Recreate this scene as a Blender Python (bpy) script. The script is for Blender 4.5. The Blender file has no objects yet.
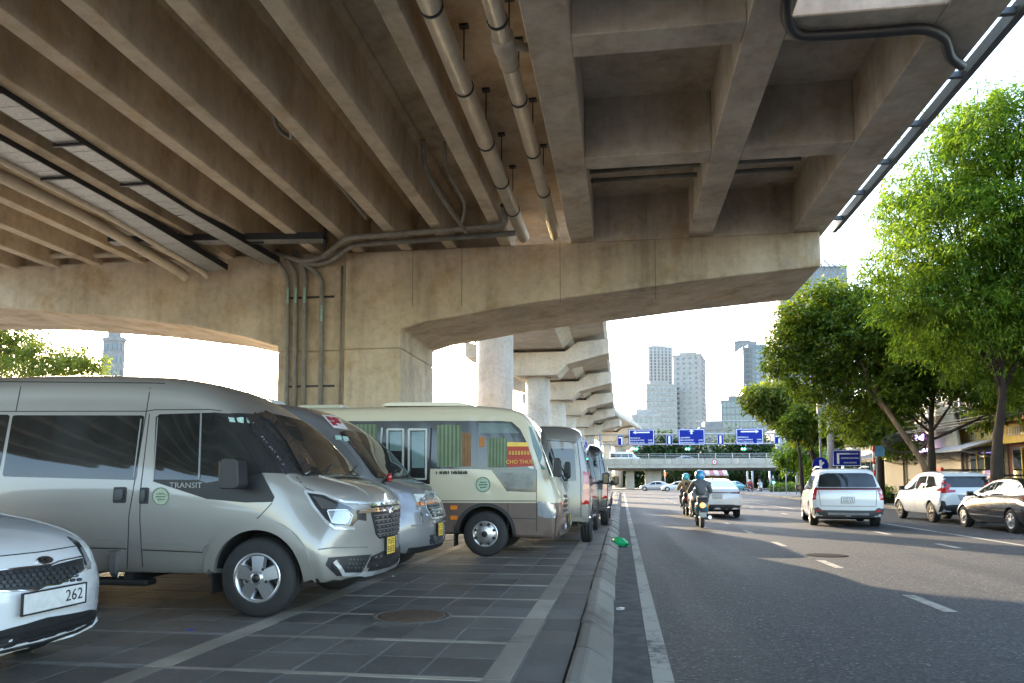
import bpy, bmesh, math, random
from mathutils import Vector, Matrix
from mathutils.bvhtree import BVHTree
from mathutils.geometry import delaunay_2d_cdt
R = math.radians
rnd = random.Random(7)
scn = bpy.context.scene
col = scn.collection

# ------------------------------------------------------------------ camera
FPX, CAM_H, YAW, PITCH, SHIFT = 745.0, 1.32, R(8.35), math.atan(60.5 / 745), 80.0
cam_d = bpy.data.cameras.new('camera'); cam = bpy.data.objects.new('camera', cam_d); col.objects.link(cam)
cam_d.sensor_width = 36; cam_d.lens = 36 * FPX / 1024; cam_d.shift_y = SHIFT / 1024
cam_d.clip_start = 0.05; cam_d.clip_end = 5000
cam.location = (0, 0, CAM_H); cam.rotation_euler = (R(90) + PITCH, 0, YAW)
scn.camera = cam

# ------------------------------------------------------------------ sky, sun, exposure
SUN_AZ, SUN_EL = R(-31), R(17)            # azimuth clockwise from +Y (the road direction)
wd = bpy.data.worlds.new('World'); scn.world = wd; wd.use_nodes = True
nt = wd.node_tree; bg = nt.nodes['Background']
sky = nt.nodes.new('ShaderNodeTexSky'); sky.sky_type = 'NISHITA'; sky.sun_disc = False
sky.sun_elevation = SUN_EL; sky.sun_rotation = SUN_AZ; sky.air_density = 1.0; sky.dust_density = 1.5; sky.ozone_density = 1.0
nt.links.new(sky.outputs[0], bg.inputs[0]); bg.inputs[1].default_value = 0.15
sd = bpy.data.lights.new('sun', 'SUN'); sun = bpy.data.objects.new('sun', sd); col.objects.link(sun)
sd.energy = 2.2; sd.angle = R(0.55); sd.color = (1.0, 0.80, 0.56)
sun_dir = Vector((math.sin(SUN_AZ) * math.cos(SUN_EL), math.cos(SUN_AZ) * math.cos(SUN_EL), math.sin(SUN_EL)))
sun.rotation_euler = (-sun_dir).to_track_quat('-Z', 'Y').to_euler(); sun.location = (-30, 60, 40)
vs = scn.view_settings; vs.view_transform = 'Standard'; vs.look = 'None'; vs.gamma = 1; vs.exposure = 3.0
scn.cycles.use_denoising = True
scn.cycles.max_bounces = 10; scn.cycles.diffuse_bounces = 6; scn.cycles.glossy_bounces = 4
scn.cycles.transmission_bounces = 6; scn.cycles.transparent_max_bounces = 12
scn.cycles.sample_clamp_indirect = 6; scn.cycles.caustics_reflective = False; scn.cycles.caustics_refractive = False

# ------------------------------------------------------------------ pixel -> place
_F = Vector((-math.sin(YAW) * math.cos(PITCH), math.cos(YAW) * math.cos(PITCH), math.sin(PITCH)))
_Rt = Vector((math.cos(YAW), math.sin(YAW), 0)); _Up = _Rt.cross(_F)
def at(px, py, Z=None, Y=None, X=None):
    d = _F + _Rt * ((px - 512) / FPX) - _Up * ((py - 341.5 - SHIFT) / FPX)
    t = (Z - CAM_H) / d.z if Z is not None else (Y / d.y if Y is not None else X / d.x)
    return Vector((0, 0, CAM_H)) + d * t

# ------------------------------------------------------------------ materials
MATS = {}
def _new(name):
    m = bpy.data.materials.new(name); m.use_nodes = True
    return m, m.node_tree, m.node_tree.nodes['Principled BSDF']
def N(t, kind, **kw):
    n = t.nodes.new(kind)
    for k, v in kw.items(): setattr(n, k, v)
    return n
def noise(t, scale, detail=6, rough=.55, vec=None, dist=0):
    n = N(t, 'ShaderNodeTexNoise'); n.inputs['Scale'].default_value = scale; n.inputs['Detail'].default_value = detail
    n.inputs['Roughness'].default_value = rough; n.inputs['Distortion'].default_value = dist
    if vec is not None: t.links.new(vec, n.inputs['Vector'])
    return n
def ramp(t, fac, stops):
    r = N(t, 'ShaderNodeValToRGB'); e = r.color_ramp.elements
    while len(e) < len(stops): e.new(.5)
    for i, (p, c) in enumerate(stops):
        e[i].position = p; e[i].color = (c[0], c[1], c[2], 1) if isinstance(c, (tuple, list)) else (c, c, c, 1)
    t.links.new(fac, r.inputs[0]); return r
def mixc(t, a, b, fac, mode='MIX'):
    m = N(t, 'ShaderNodeMix', data_type='RGBA', blend_type=mode)
    for s, v in ((0, fac), (6, a), (7, b)):
        if hasattr(v, 'is_linked') or hasattr(v, 'links'): t.links.new(v, m.inputs[s])
        else: m.inputs[s].default_value = (v[0], v[1], v[2], 1) if isinstance(v, (tuple, list)) else v
    return m.outputs[2]
def bump(t, b, height, strength=.3, dist=.02):
    n = N(t, 'ShaderNodeBump'); n.inputs['Strength'].default_value = strength; n.inputs['Distance'].default_value = dist
    t.links.new(height, n.inputs['Height']); t.links.new(n.outputs[0], b.inputs['Normal'])
def coords(t, kind='Object', scale=(1, 1, 1)):
    tc = N(t, 'ShaderNodeTexCoord'); mp = N(t, 'ShaderNodeMapping'); mp.inputs['Scale'].default_value = scale
    t.links.new(tc.outputs[kind], mp.inputs[0]); return mp.outputs[0]

def plain(name, c, rough=.5, metal=0, coat=0, var=.12, scale=6, emit=None, estr=0, spec=.5, bmp=0):
    if name in MATS: return MATS[name]
    m, t, b = _new(name)
    if var:
        n = noise(t, scale, 5, vec=coords(t))
        r = ramp(t, n.outputs[0], [(.25, [x * (1 - var) for x in c]), (.75, [min(1, x * (1 + var)) for x in c])])
        t.links.new(r.outputs[0], b.inputs['Base Color'])
        if bmp: bump(t, b, n.outputs[0], bmp, .01)
    else: b.inputs['Base Color'].default_value = (*c, 1)
    b.inputs['Roughness'].default_value = rough; b.inputs['Metallic'].default_value = metal
    b.inputs['Coat Weight'].default_value = coat; b.inputs['Coat Roughness'].default_value = .06
    b.inputs['Specular IOR Level'].default_value = spec
    if emit: b.inputs['Emission Color'].default_value = (*emit, 1); b.inputs['Emission Strength'].default_value = estr
    MATS[name] = m; return m

def concrete(name, c, stain=.5, streak=True, boards=None, rough=.85):
    m, t, b = _new(name); v = coords(t)
    n1 = noise(t, .55, 8, .6, v); n2 = noise(t, 4.5, 8, .65, v); n3 = noise(t, 60, 3, .5, v)
    base = ramp(t, n1.outputs[0], [(.25, [x * .72 for x in c]), (.5, c), (.78, [min(1, x * 1.18) for x in c])])
    fine = ramp(t, n2.outputs[0], [(.28, .74), (.5, .97), (.72, 1.1)])
    cc = mixc(t, base.outputs[0], fine.outputs[0], .8, 'MULTIPLY')
    if streak:
        sv = coords(t, 'Object', (.9, .9, .12)); ns = noise(t, 1.0, 8, .65, sv, .3)
        sr = ramp(t, ns.outputs[0], [(.42, [1.08, 1.08, 1.08]), (.55, [.86, .83, .78]), (.70, [.38, .33, .27])])
        cc = mixc(t, cc, sr.outputs[0], stain, 'MULTIPLY')
        rv = coords(t, 'Object', (1, 1, 1)); nr = noise(t, .9, 5, .6, rv, .4)
        rr = ramp(t, nr.outputs[0], [(.52, [1, 1, 1]), (.66, [.78, .62, .40]), (.8, [.55, .42, .26])])
        cc = mixc(t, cc, rr.outputs[0], stain * .9, 'MULTIPLY')
    t.links.new(cc, b.inputs['Base Color']); b.inputs['Roughness'].default_value = rough
    h = mixc(t, n2.outputs[0], n3.outputs[0], .35)
    if boards:
        w = N(t, 'ShaderNodeTexWave', wave_type='BANDS', bands_direction=boards[0]); w.inputs['Scale'].default_value = boards[1]
        w.inputs['Distortion'].default_value = .6; t.links.new(v, w.inputs['Vector'])
        wr = ramp(t, w.outputs[0], [(0, 0.0), (.06, 1.0)]); h = mixc(t, h, wr.outputs[0], .25)
    bump(t, b, h, .35, .02)
    MATS[name] = m; return m

def paint(name, c, metal=0.0, rough=.35, coat=1.0, dust=(.30, .26, .20), damt=.25):
    """car paint: clear coat over the colour, road dust low on the body"""
    if name in MATS: return MATS[name]
    m, t, b = _new(name); v = coords(t)
    sx = N(t, 'ShaderNodeSeparateXYZ'); t.links.new(v, sx.inputs[0])
    n = noise(t, 3.0, 6, .6, v)
    h = N(t, 'ShaderNodeMapRange'); h.inputs[1].default_value = 1.0; h.inputs[2].default_value = .25; h.inputs[3].default_value = 0; h.inputs[4].default_value = damt
    t.links.new(sx.outputs[2], h.inputs[0])
    mul = N(t, 'ShaderNodeMath', operation='MULTIPLY'); t.links.new(h.outputs[0], mul.inputs[0]); t.links.new(n.outputs[0], mul.inputs[1])
    add = N(t, 'ShaderNodeMath', operation='ADD'); t.links.new(mul.outputs[0], add.inputs[0])
    n2 = noise(t, 9, 5, .6, v); mr = N(t, 'ShaderNodeMapRange'); mr.inputs[1].default_value = .45; mr.inputs[2].default_value = .8; mr.inputs[4].default_value = damt * .35
    t.links.new(n2.outputs[0], mr.inputs[0]); t.links.new(mr.outputs[0], add.inputs[1])
    t.links.new(mixc(t, c, dust, add.outputs[0]), b.inputs['Base Color'])
    b.inputs['Metallic'].default_value = metal
    rr = N(t, 'ShaderNodeMapRange'); rr.inputs[3].default_value = rough; rr.inputs[4].default_value = min(1, rough + .35)
    t.links.new(add.outputs[0], rr.inputs[0]); t.links.new(rr.outputs[0], b.inputs['Roughness'])
    b.inputs['Coat Weight'].default_value = coat; b.inputs['Coat Roughness'].default_value = .05
    MATS[name] = m; return m

def glass(name, c=(.02, .024, .024), trans=0.0, rough=.03):
    """tinted pane: a glossy dark skin, or (trans) see-through tint with the same gloss"""
    if name in MATS: return MATS[name]
    m, t, b = _new(name)
    if not trans:
        n = noise(t, 1.6, 4, .5, coords(t)); r = ramp(t, n.outputs[0], [(.3, [x * .6 for x in c]), (.7, [x * 1.8 for x in c])])
        t.links.new(r.outputs[0], b.inputs['Base Color']); b.inputs['Roughness'].default_value = rough
        b.inputs['IOR'].default_value = 1.6
    else:
        out = t.nodes['Material Output']; t.nodes.remove(b)
        tr = N(t, 'ShaderNodeBsdfTransparent'); tr.inputs[0].default_value = (*[min(1, trans * (.9 + x)) for x in c], 1)
        gl = N(t, 'ShaderNodeBsdfGlossy'); gl.inputs['Roughness'].default_value = rough
        fr = N(t, 'ShaderNodeFresnel'); fr.inputs[0].default_value = 1.5
        mx = N(t, 'ShaderNodeMixShader'); t.links.new(fr.outputs[0], mx.inputs[0]); t.links.new(tr.outputs[0], mx.inputs[1]); t.links.new(gl.outputs[0], mx.inputs[2])
        t.links.new(mx.outputs[0], out.inputs[0])
    MATS[name] = m; return m

# ------------------------------------------------------------------ mesh builder
class MB:
    def __init__(s): s.v = []; s.f = []; s.sm = []; s.mi = []; s.cur = 0
    def add(s, vs, fs, smooth=False):
        o = len(s.v); s.v += [tuple(p) for p in vs]
        for f in fs: s.f.append([i + o for i in f]); s.sm.append(smooth); s.mi.append(s.cur)
        return s
    def box(s, x0, x1, y0, y1, z0, z1):
        return s.add([(x, y, z) for z in (z0, z1) for y in (y0, y1) for x in (x0, x1)],
                     [(0, 2, 3, 1), (4, 5, 7, 6), (0, 1, 5, 4), (2, 6, 7, 3), (0, 4, 6, 2), (1, 3, 7, 5)])
    def prism(s, poly, axis, a, b, smooth=False):
        """poly: 2D outline (ccw); axis 0: (y,z) along x; 1: (x,z) along y; 2: (x,y) along z"""
        def P(p, t): return (t, p[0], p[1]) if axis == 0 else ((p[0], t, p[1]) if axis == 1 else (p[0], p[1], t))
        n = len(poly); vs = [P(p, a) for p in poly] + [P(p, b) for p in poly]
        fs = [[i, (i + 1) % n, n + (i + 1) % n, n + i] for i in range(n)]
        s.add(vs, fs, smooth); o = len(s.v) - 2 * n
        s.f.append([o + i for i in range(n)][::-1]); s.f.append([o + n + i for i in range(n)]); s.sm += [False, False]; s.mi += [s.cur, s.cur]
        return s
    def tube(s, pts, r, n=10, cap=True):
        pts = [Vector(p) for p in pts]; rs = r if isinstance(r, (list, tuple)) else [r] * len(pts)
        rings = []; up = None
        for i, p in enumerate(pts):
            d = (pts[min(i + 1, len(pts) - 1)] - pts[max(i - 1, 0)])
            if d.length < 1e-9: d = Vector((0, 0, 1))
            d.normalize()
            if up is None: up = Vector((0, 0, 1)) if abs(d.z) < .9 else Vector((1, 0, 0))
            a = d.cross(up); 
            if a.length < 1e-4: a = d.cross(Vector((1, 0, 0)))
            a.normalize(); b = a.cross(d); up = b
            rings.append([p + (a * math.cos(2 * math.pi * k / n) + b * math.sin(2 * math.pi * k / n)) * rs[i] for k in range(n)])
        vs = [q for g in rings for q in g]
        fs = [[i * n + k, i * n + (k + 1) % n, (i + 1) * n + (k + 1) % n, (i + 1) * n + k] for i in range(len(pts) - 1) for k in range(n)]
        s.add(vs, fs, True)
        if cap:
            o = len(s.v) - len(vs)
            s.f.append([o + k for k in range(n)][::-1]); s.f.append([o + len(vs) - n + k for k in range(n)]); s.sm += [False, False]; s.mi += [s.cur, s.cur]
        return s
    def lathe(s, prof, n=24, axis='Z', c=(0, 0, 0), close=True):
        """prof: (radius, height) pairs turned about axis through c"""
        vs = []
        for r_, h in prof:
            for k in range(n):
                a = 2 * math.pi * k / n; x, y = r_ * math.cos(a), r_ * math.sin(a)
                p = (x, y, h) if axis == 'Z' else ((h, x, y) if axis == 'X' else (y, h, x))
                vs.append((p[0] + c[0], p[1] + c[1], p[2] + c[2]))
        fs = [[i * n + k, i * n + (k + 1) % n, (i + 1) * n + (k + 1) % n, (i + 1) * n + k] for i in range(len(prof) - 1) for k in range(n)]
        s.add(vs, fs, True)
        o = len(s.v) - len(vs)
        if close:
            for i, rev in ((0, True), (len(prof) - 1, False)):
                if prof[i][0] > 1e-5:
                    f = [o + i * n + k for k in range(n)]; s.f.append(f[::-1] if rev else f); s.sm.append(False); s.mi.append(s.cur)
        return s
    def quad(s, a, b, c, d): return s.add([a, b, c, d], [(0, 1, 2, 3)])
    def mesh(s, name, mats):
        me = bpy.data.meshes.new(name); me.from_pydata(s.v, [], s.f)
        me.polygons.foreach_set('use_smooth', s.sm)
        for m in (mats if isinstance(mats, (list, tuple)) else [mats]): me.materials.append(m)
        me.polygons.foreach_set('material_index', s.mi)
        me.update(); return me
    def build(s, name, mats, parent=None, bevel=0, seg=2, fix=True, loc=None):
        me = s.mesh(name, mats)
        if fix:
            bm = bmesh.new(); bm.from_mesh(me); bmesh.ops.recalc_face_normals(bm, faces=bm.faces[:]); bm.to_mesh(me); bm.free()
        o = bpy.data.objects.new(name, me); col.objects.link(o)
        if parent is not None: o.parent = parent
        if loc is not None: o.location = loc
        if bevel:
            b = o.modifiers.new('bevel', 'BEVEL'); b.width = bevel; b.segments = seg; b.limit_method = 'ANGLE'; b.angle_limit = R(35)
        return o
def tag(o, label=None, cat=None, group=None, kind=None):
    if label: o['label'] = label
    if cat: o['category'] = cat
    if group: o['group'] = group
    if kind: o['kind'] = kind
    return o
def thing(name, label, cat, loc=(0, 0, 0), rz=0, group=None):
    o = bpy.data.objects.new(name, None); col.objects.link(o); o.location = loc; o.rotation_euler = (0, 0, rz)
    o.empty_display_size = .2
    return tag(o, label, cat, group)
def obj(name, me, parent=None, loc=(0, 0, 0), rz=0):
    o = bpy.data.objects.new(name, me); col.objects.link(o); o.location = loc; o.rotation_euler = (0, 0, rz)
    if parent is not None: o.parent = parent
    return o
def copy_tree(o, parent=None):
    c = o.copy(); col.objects.link(c); c.parent = parent
    for ch in list(o.children): copy_tree(ch, c)
    return c
def arc_pts(a, b, c, n=6):
    """smooth bend from a over corner b to c"""
    a, b, c = Vector(a), Vector(b), Vector(c)
    return [(a * (1 - t) + b * t) * (1 - t) + (b * (1 - t) + c * t) * t for t in [i / n for i in range(n + 1)]]
def smooth_path(pts, r=.25, n=5):
    pts = [Vector(p) for p in pts]; out = [pts[0]]
    for i in range(1, len(pts) - 1):
        a, b, c = pts[i - 1], pts[i], pts[i + 1]
        d1 = (a - b); d2 = (c - b); k = min(r, d1.length * .45, d2.length * .45)
        out += arc_pts(b + d1.normalized() * k, b, b + d2.normalized() * k, n)
    out.append(pts[-1]); return out
def text_mesh(txt, size, mat, name, parent, loc, rot, extrude=.002, align='CENTER', sx=1.0):
    cu = bpy.data.curves.new(name, 'FONT'); cu.body = txt; cu.size = size; cu.align_x = align; cu.align_y = 'CENTER'; cu.extrude = extrude
    cu.resolution_u = 2
    tmp = bpy.data.objects.new(name, cu); col.objects.link(tmp)
    me = bpy.data.meshes.new_from_object(tmp.evaluated_get(bpy.context.evaluated_depsgraph_get()))
    bpy.data.objects.remove(tmp); me.materials.clear(); me.materials.append(mat)
    o = obj(name, me, parent, loc); o.rotation_euler = rot; o.scale = (sx, 1, 1)
    return o
# ================================================================== ground, road, pavement
PAVE_Z = .12
def asphalt():
    m, t, b = _new('asphalt'); v = coords(t)
    n1 = noise(t, .35, 6, .6, v); n2 = noise(t, 90, 2, .6, v)
    vo = N(t, 'ShaderNodeTexVoronoi'); vo.inputs['Scale'].default_value = 48; t.links.new(v, vo.inputs['Vector'])
    base = ramp(t, n1.outputs[0], [(.3, (.046, .046, .046)), (.7, (.066, .065, .063))])
    grit = ramp(t, vo.outputs['Color'], [(.1, .2), (.5, .85), (.8, 1.3), (1, 4.2)])
    c = mixc(t, base.outputs[0], grit.outputs[0], .75, 'MULTIPLY')
    wv = coords(t, 'Object', (1.1, .05, 1)); nw = noise(t, 1.0, 5, .6, wv)
    wr = ramp(t, nw.outputs[0], [(.35, [.78, .78, .78]), (.65, [1.22, 1.2, 1.16])])
    c = mixc(t, c, wr.outputs[0], .8, 'MULTIPLY')
    nl = noise(t, 1.7, 9, .75, v, .3); lr = ramp(t, nl.outputs[0], [(.62, [1, 1, 1]), (.68, [.8, .8, .8])]); c = mixc(t, c, lr.outputs[0], .7, 'MULTIPLY')
    t.links.new(c, b.inputs['Base Color'])
    b.inputs['Specular IOR Level'].default_value = .35; rr = ramp(t, nw.outputs[0], [(.3, .66), (.7, .84)]); t.links.new(rr.outputs[0], b.inputs['Roughness'])
    bump(t, b, mixc(t, vo.outputs['Distance'], n2.outputs[0], .4), .55, .008)
    MATS['asphalt'] = m; return m
def pave_mat(name, c, veins=True):
    m, t, b = _new(name)
    oi = N(t, 'ShaderNodeObjectInfo'); v = coords(t)
    ad = N(t, 'ShaderNodeVectorMath', operation='ADD'); t.links.new(v, ad.inputs[0]); t.links.new(oi.outputs['Location'], ad.inputs[1]); w = ad.outputs[0]
    n1 = noise(t, 1.4, 8, .65, w); n2 = noise(t, 30, 4, .6, w)
    base = ramp(t, n1.outputs[0], [(.28, [x * .6 for x in c]), (.52, c), (.75, [x * 1.45 for x in c])])
    ge = N(t, 'ShaderNodeNewGeometry'); sm_ = N(t, 'ShaderNodeMath', operation='ADD'); t.links.new(oi.outputs['Random'], sm_.inputs[0]); t.links.new(ge.outputs['Random Per Island'], sm_.inputs[1])
    fr2 = N(t, 'ShaderNodeMath', operation='FRACT'); t.links.new(sm_.outputs[0], fr2.inputs[0]); rv = ramp(t, fr2.outputs[0], [(0, .74), (.85, 1.14), (1, 1.3)])
    cc = mixc(t, base.outputs[0], rv.outputs[0], 1, 'MULTIPLY')
    nv = noise(t, 5.5, 2, .5, w, 1.3); vr = ramp(t, nv.outputs[0], [(.485, 0.0), (.5, 1.0), (.515, 0.0)])
    if veins:
        vf = N(t, 'ShaderNodeMath', operation='MULTIPLY'); vf.inputs[1].default_value = .3; t.links.new(vr.outputs[0], vf.inputs[0]); cc = mixc(t, cc, (.16, .155, .14), vf.outputs[0])
    nd = noise(t, .5, 6, .6, w); dr = ramp(t, nd.outputs[0], [(.5, 0.0), (.8, .4)]); cc = mixc(t, cc, (.10, .092, .08), dr.outputs[0])
    ns_ = noise(t, .8, 7, .7, w, .5); so = ramp(t, ns_.outputs[0], [(.30, [.35, .34, .33]), (.42, [1, 1, 1])]); cc = mixc(t, cc, so.outputs[0], 1, 'MULTIPLY')
    t.links.new(cc, b.inputs['Base Color']); rg = ramp(t, n1.outputs[0], [(.3, .62), (.7, .9)]); t.links.new(rg.outputs[0], b.inputs['Roughness'])
    bump(t, b, mixc(t, n2.outputs[0], vr.outputs[0], .5), .4, .006)
    MATS[name] = m; return m
asphalt()
m_tile = pave_mat('slate_paver', (.090, .086, .078)); m_band = pave_mat('band_stone', (.23, .21, .17), False)
m_kerb = pave_mat('kerb_concrete', (.14, .13, .11), False); m_joint = plain('mortar', (.17, .16, .145), .9, var=.3)
def worn_paint():
    m, t, b = _new('road_paint'); v = coords(t); n = noise(t, 9, 9, .75, v); n2 = noise(t, .9, 4, .5, v)
    ad = N(t, 'ShaderNodeMath', operation='ADD'); t.links.new(n.outputs[0], ad.inputs[0]); t.links.new(n2.outputs[0], ad.inputs[1])
    r = ramp(t, ad.outputs[0], [(.80, (.07, .068, .065)), (.92, (.24, .225, .19)), (1.0, (.36, .335, .28))]); 
    t.links.new(r.outputs[0], b.inputs['Base Color']); b.inputs['Roughness'].default_value = .85; bump(t, b, n.outputs[0], .4, .006); MATS['road_paint'] = m; return m
m_white = worn_paint()
m_soil = concrete('dusty_ground', (.28, .25, .21), .4, False)

g = MB().add([(-2500, -300, -.06), (2500, -300, -.06), (2500, 4500, -.06), (-2500, 4500, -.06)], [(0, 1, 2, 3)]).build('ground', m_soil); tag(g, kind='structure')
ROAD_R = 13.2
r_ = MB().add([(-.2, -30, 0), (ROAD_R + .1, -30, 0), (ROAD_R + .1, 96, 0), (-.2, 96, 0)], [(0, 1, 2, 3)])
road = r_.build('road', MATS['asphalt']); tag(road, kind='structure')
cr = MB().add([(-90, 96, 0), (130, 96, 0), (130, 150, 0), (-90, 150, 0)], [(0, 1, 2, 3)]).build('cross_road', MATS['asphalt']); tag(cr, kind='structure')
# painted lines on the road (4 mm above it)
def strip(x0, x1, y0, y1, z=.004): return MB().add([(x0, y0, z), (x1, y0, z), (x1, y1, z), (x0, y1, z)], [(0, 1, 2, 3)])
strip(.19, .33, -4, 92).build('edge_line', m_white, road)
strip(8.2, 8.33, -4, 92).build('edge_line', m_white, road)
def dash(x, yc, l=1.15, w=.14):
    strip(x - w / 2, x + w / 2, yc - l / 2, yc + l / 2).build('lane_dash', m_white, road)
for k in range(-1, 14): dash(3.30, 8.85 + 3.93 * k)
for k in range(-1, 10): dash(6.66, 16.72 + 3.93 * (k - 2), 1.1)
strip(3.0, 13, 89.5, 89.9).build('stop_line', m_white, road)
# dark repair patch / cover in the road
c0 = at(827, 555.5, Z=0)
dc = MB().lathe([(.36, .003), (.36, .006), (.30, .0065), (.0, .0065)], 28, c=(c0.x, c0.y, 0)).build('manhole_cover', plain('iron_dark', (.010, .010, .011), .95, 0, var=.4, scale=30, spec=.1))
tag(dc, 'dark round manhole cover set into the asphalt lane', 'manhole cover')

# ---- pavement: slab, pavers, bands
X_K0, X_K1 = -.36, -.09
pv = MB().box(-30, X_K0 - .01, -30, 92, -.05, PAVE_Z - .004).build('pavement', m_joint); tag(pv, kind='structure')
bandsX = [-.77, -3.02]; bw = .085; P0 = 4.58; PER = 1.04
def bandmesh(lx, ly): return MB().box(-lx / 2, lx / 2, -ly / 2, ly / 2, -.02, 0).mesh('border_band', m_band)
seg_m = bandmesh(bw * 2, PER - .012)
for bx in bandsX:
    for k in range(0, 22):
        obj('border_band', seg_m, pv, (bx, P0 + PER * (k + .5) - PER, PAVE_Z + .0005))
xb = [bandsX[0] - bw, bandsX[1] + bw]; L = (xb[0] - xb[1])
xs_m = bandmesh(L / 2 - .008, .065)
for k in range(0, 22):
    for h in (.25, .75): obj('cross_band', xs_m, pv, (xb[1] + L * h, P0 + PER * (k - 1) + PER, PAVE_Z + .0005))
TW, TL = (L) / 5, (PER - .075) / 2
tile_variants = []
for k in range(4):
    b_ = MB().box(-TW / 2 + .007, TW / 2 - .007, -TL / 2 + .005, TL / 2 - .005, -.02, 0)
    me = b_.mesh('paver', m_tile); bm = bmesh.new(); bm.from_mesh(me)
    bmesh.ops.bevel(bm, geom=[e for e in bm.edges if abs(e.verts[0].co.z) < 1e-6 and abs(e.verts[1].co.z) < 1e-6], offset=.004, segments=1, affect='EDGES')
    bm.to_mesh(me); bm.free(); tile_variants.append(me)
tiles = []
for k in range(-1, 84):
    yb = P0 + PER * k + .0325 + .005
    for r2 in (0, 1):
        yc = yb + TL * (r2 + .5)
        for i in range(5): tiles.append((xb[1] + TW * (i + .5), yc))
        xo = bandsX[1] - bw
        for i in range(24): tiles.append((xo - TW * (i + .5), yc))
for k in range(-1, 84):     # narrow row of pavers between band and kerb
    yb = P0 + PER * k
    for r2 in (0, 1): tiles.append((None, yb + PER * (r2 * .5 + .25)))
nar = MB().box(-.141, .141, -PER / 4 + .004, PER / 4 - .004, -.02, 0).mesh('paver', m_tile)
tiles.sort(key=lambda p: (p[1] + (abs((p[0] or -.5) + 1.6) * 1.6)))
near = [p for p in tiles if p[1] > 3.9]; far = near[270:] + [p for p in tiles if p[1] <= 3.9]
for p in near[:270]:
    z = PAVE_Z + rnd.uniform(-.002, .003)
    o = obj('paver', rnd.choice(tile_variants) if p[0] is not None else nar, pv, (p[0] if p[0] is not None else -.517, p[1], z), rnd.choice((0, math.pi)))
    o.rotation_euler.x = rnd.uniform(-.005, .005); o.rotation_euler.y = rnd.uniform(-.005, .005)
fb = MB()
for p in far:
    z = PAVE_Z + rnd.uniform(-.002, .003); x = p[0] if p[0] is not None else -.517; hw = TW / 2 if p[0] is not None else .145; hl = TL / 2 if p[0] is not None else PER / 4
    fb.box(x - hw + .007, x + hw - .007, p[1] - hl + .005, p[1] + hl - .005, z - .02, z)
fo = fb.build('paver_field', m_tile, pv, fix=False); tag(fo, kind='stuff')
# kerb stones, sloped face towards the road
kb = thing('kerb', '', ''); 
for k_ in ('label', 'category'):
    if k_ in kb: del kb[k_]
tag(kb, kind='structure')
kprof = [(X_K0, -.05), (X_K1, -.05), (X_K1, .035), (X_K1 - .05, .062), (X_K0 + .10, .135), (X_K0 + .02, .142), (X_K0, .13)]
kms = []
for j in range(3):
    b_ = MB().prism([(x, z + (rnd.uniform(-.006, .006) if z > 0 else 0)) for x, z in kprof], 1, -.478, .478); me = b_.mesh('kerb_stone', m_kerb)
    bm = bmesh.new(); bm.from_mesh(me); bmesh.ops.recalc_face_normals(bm, faces=bm.faces[:]); bmesh.ops.bevel(bm, geom=bm.edges[:], offset=.012, segments=1, affect='EDGES'); bm.to_mesh(me); bm.free(); kms.append(me)
for k in range(0, 88):
    o = obj('kerb_stone', kms[k % 3 if rnd.random() < .6 else rnd.randrange(3)], kb, (rnd.uniform(-.012, .012), 4.0 + k * 1.0, rnd.uniform(-.012, .006))); o.rotation_euler.z = rnd.uniform(-.014, .014)
strip(-.1, .185, -4, 92, .003).build('gutter', plain('gutter_dirt', (.066, .063, .058), .9, var=.6, scale=5, bmp=.4), road)
# round inspection cover in the pavement, with rusty sand on it
mc = at(412, 616, Z=PAVE_Z)
t_ = thing('manhole_cover', 'round rusty brown manhole cover flush in the dark pavers', 'manhole cover', (mc.x, mc.y, PAVE_Z - .002))
m_rust = plain('rusty_iron', (.075, .05, .035), .8, .2, var=.5, scale=18, bmp=.4)
MB().lathe([(.36, 0), (.36, .006), (.31, .007), (.31, .004)], 36).build('ring', plain('cover_rim', (.085, .078, .065), .85, var=.3, scale=20), t_)
cv = MB().lathe([(.305, 0), (.305, .007), (0, .007)], 36).build('lid', m_rust, t_)
rb = MB()
for i in range(-6, 7):
    h = math.sqrt(max(0, .28 ** 2 - (i * .042) ** 2)); rb.box(-h, h, i * .042 - .006, i * .042 + .006, .007, .0105)
rb.build('tread_bars', m_rust, cv)
# small litter
def scrap(px, py, c, s, nm, lab, z=0):
    p = at(px, py, Z=z); b_ = MB(); r5 = random.Random(px)
    vs = [(math.cos(a) * s * r5.uniform(.6, 1), math.sin(a) * s * .6 * r5.uniform(.6, 1), r5.uniform(.002, s * .35)) for a in [k * .7 for k in range(9)]]
    b_.add(vs + [(0, 0, s * .4)], [(k, (k + 1) % 9, 9) for k in range(9)])
    b_.add([(x, y, .001) for x, y, z_ in vs], [list(range(9))[::-1]])
    o = b_.build(nm, plain('scrap_' + nm + str(px), c, .6, var=.1)); o.location = (p.x, p.y, z + .004); tag(o, lab, 'litter')
scrap(620, 610, (.6, .58, .55), .07, 'paper_scrap', 'crumpled pale paper scrap on the asphalt beside the kerb')
scrap(393, 577, (.7, .68, .62), .035, 'paper_scrap', 'tiny white scrap on pavers below the van number plate', PAVE_Z)
scrap(191, 631, (.02, .04, .5), .03, 'bottle_cap', 'tiny blue scrap on the pavers left of the van wheel', PAVE_Z)
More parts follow.
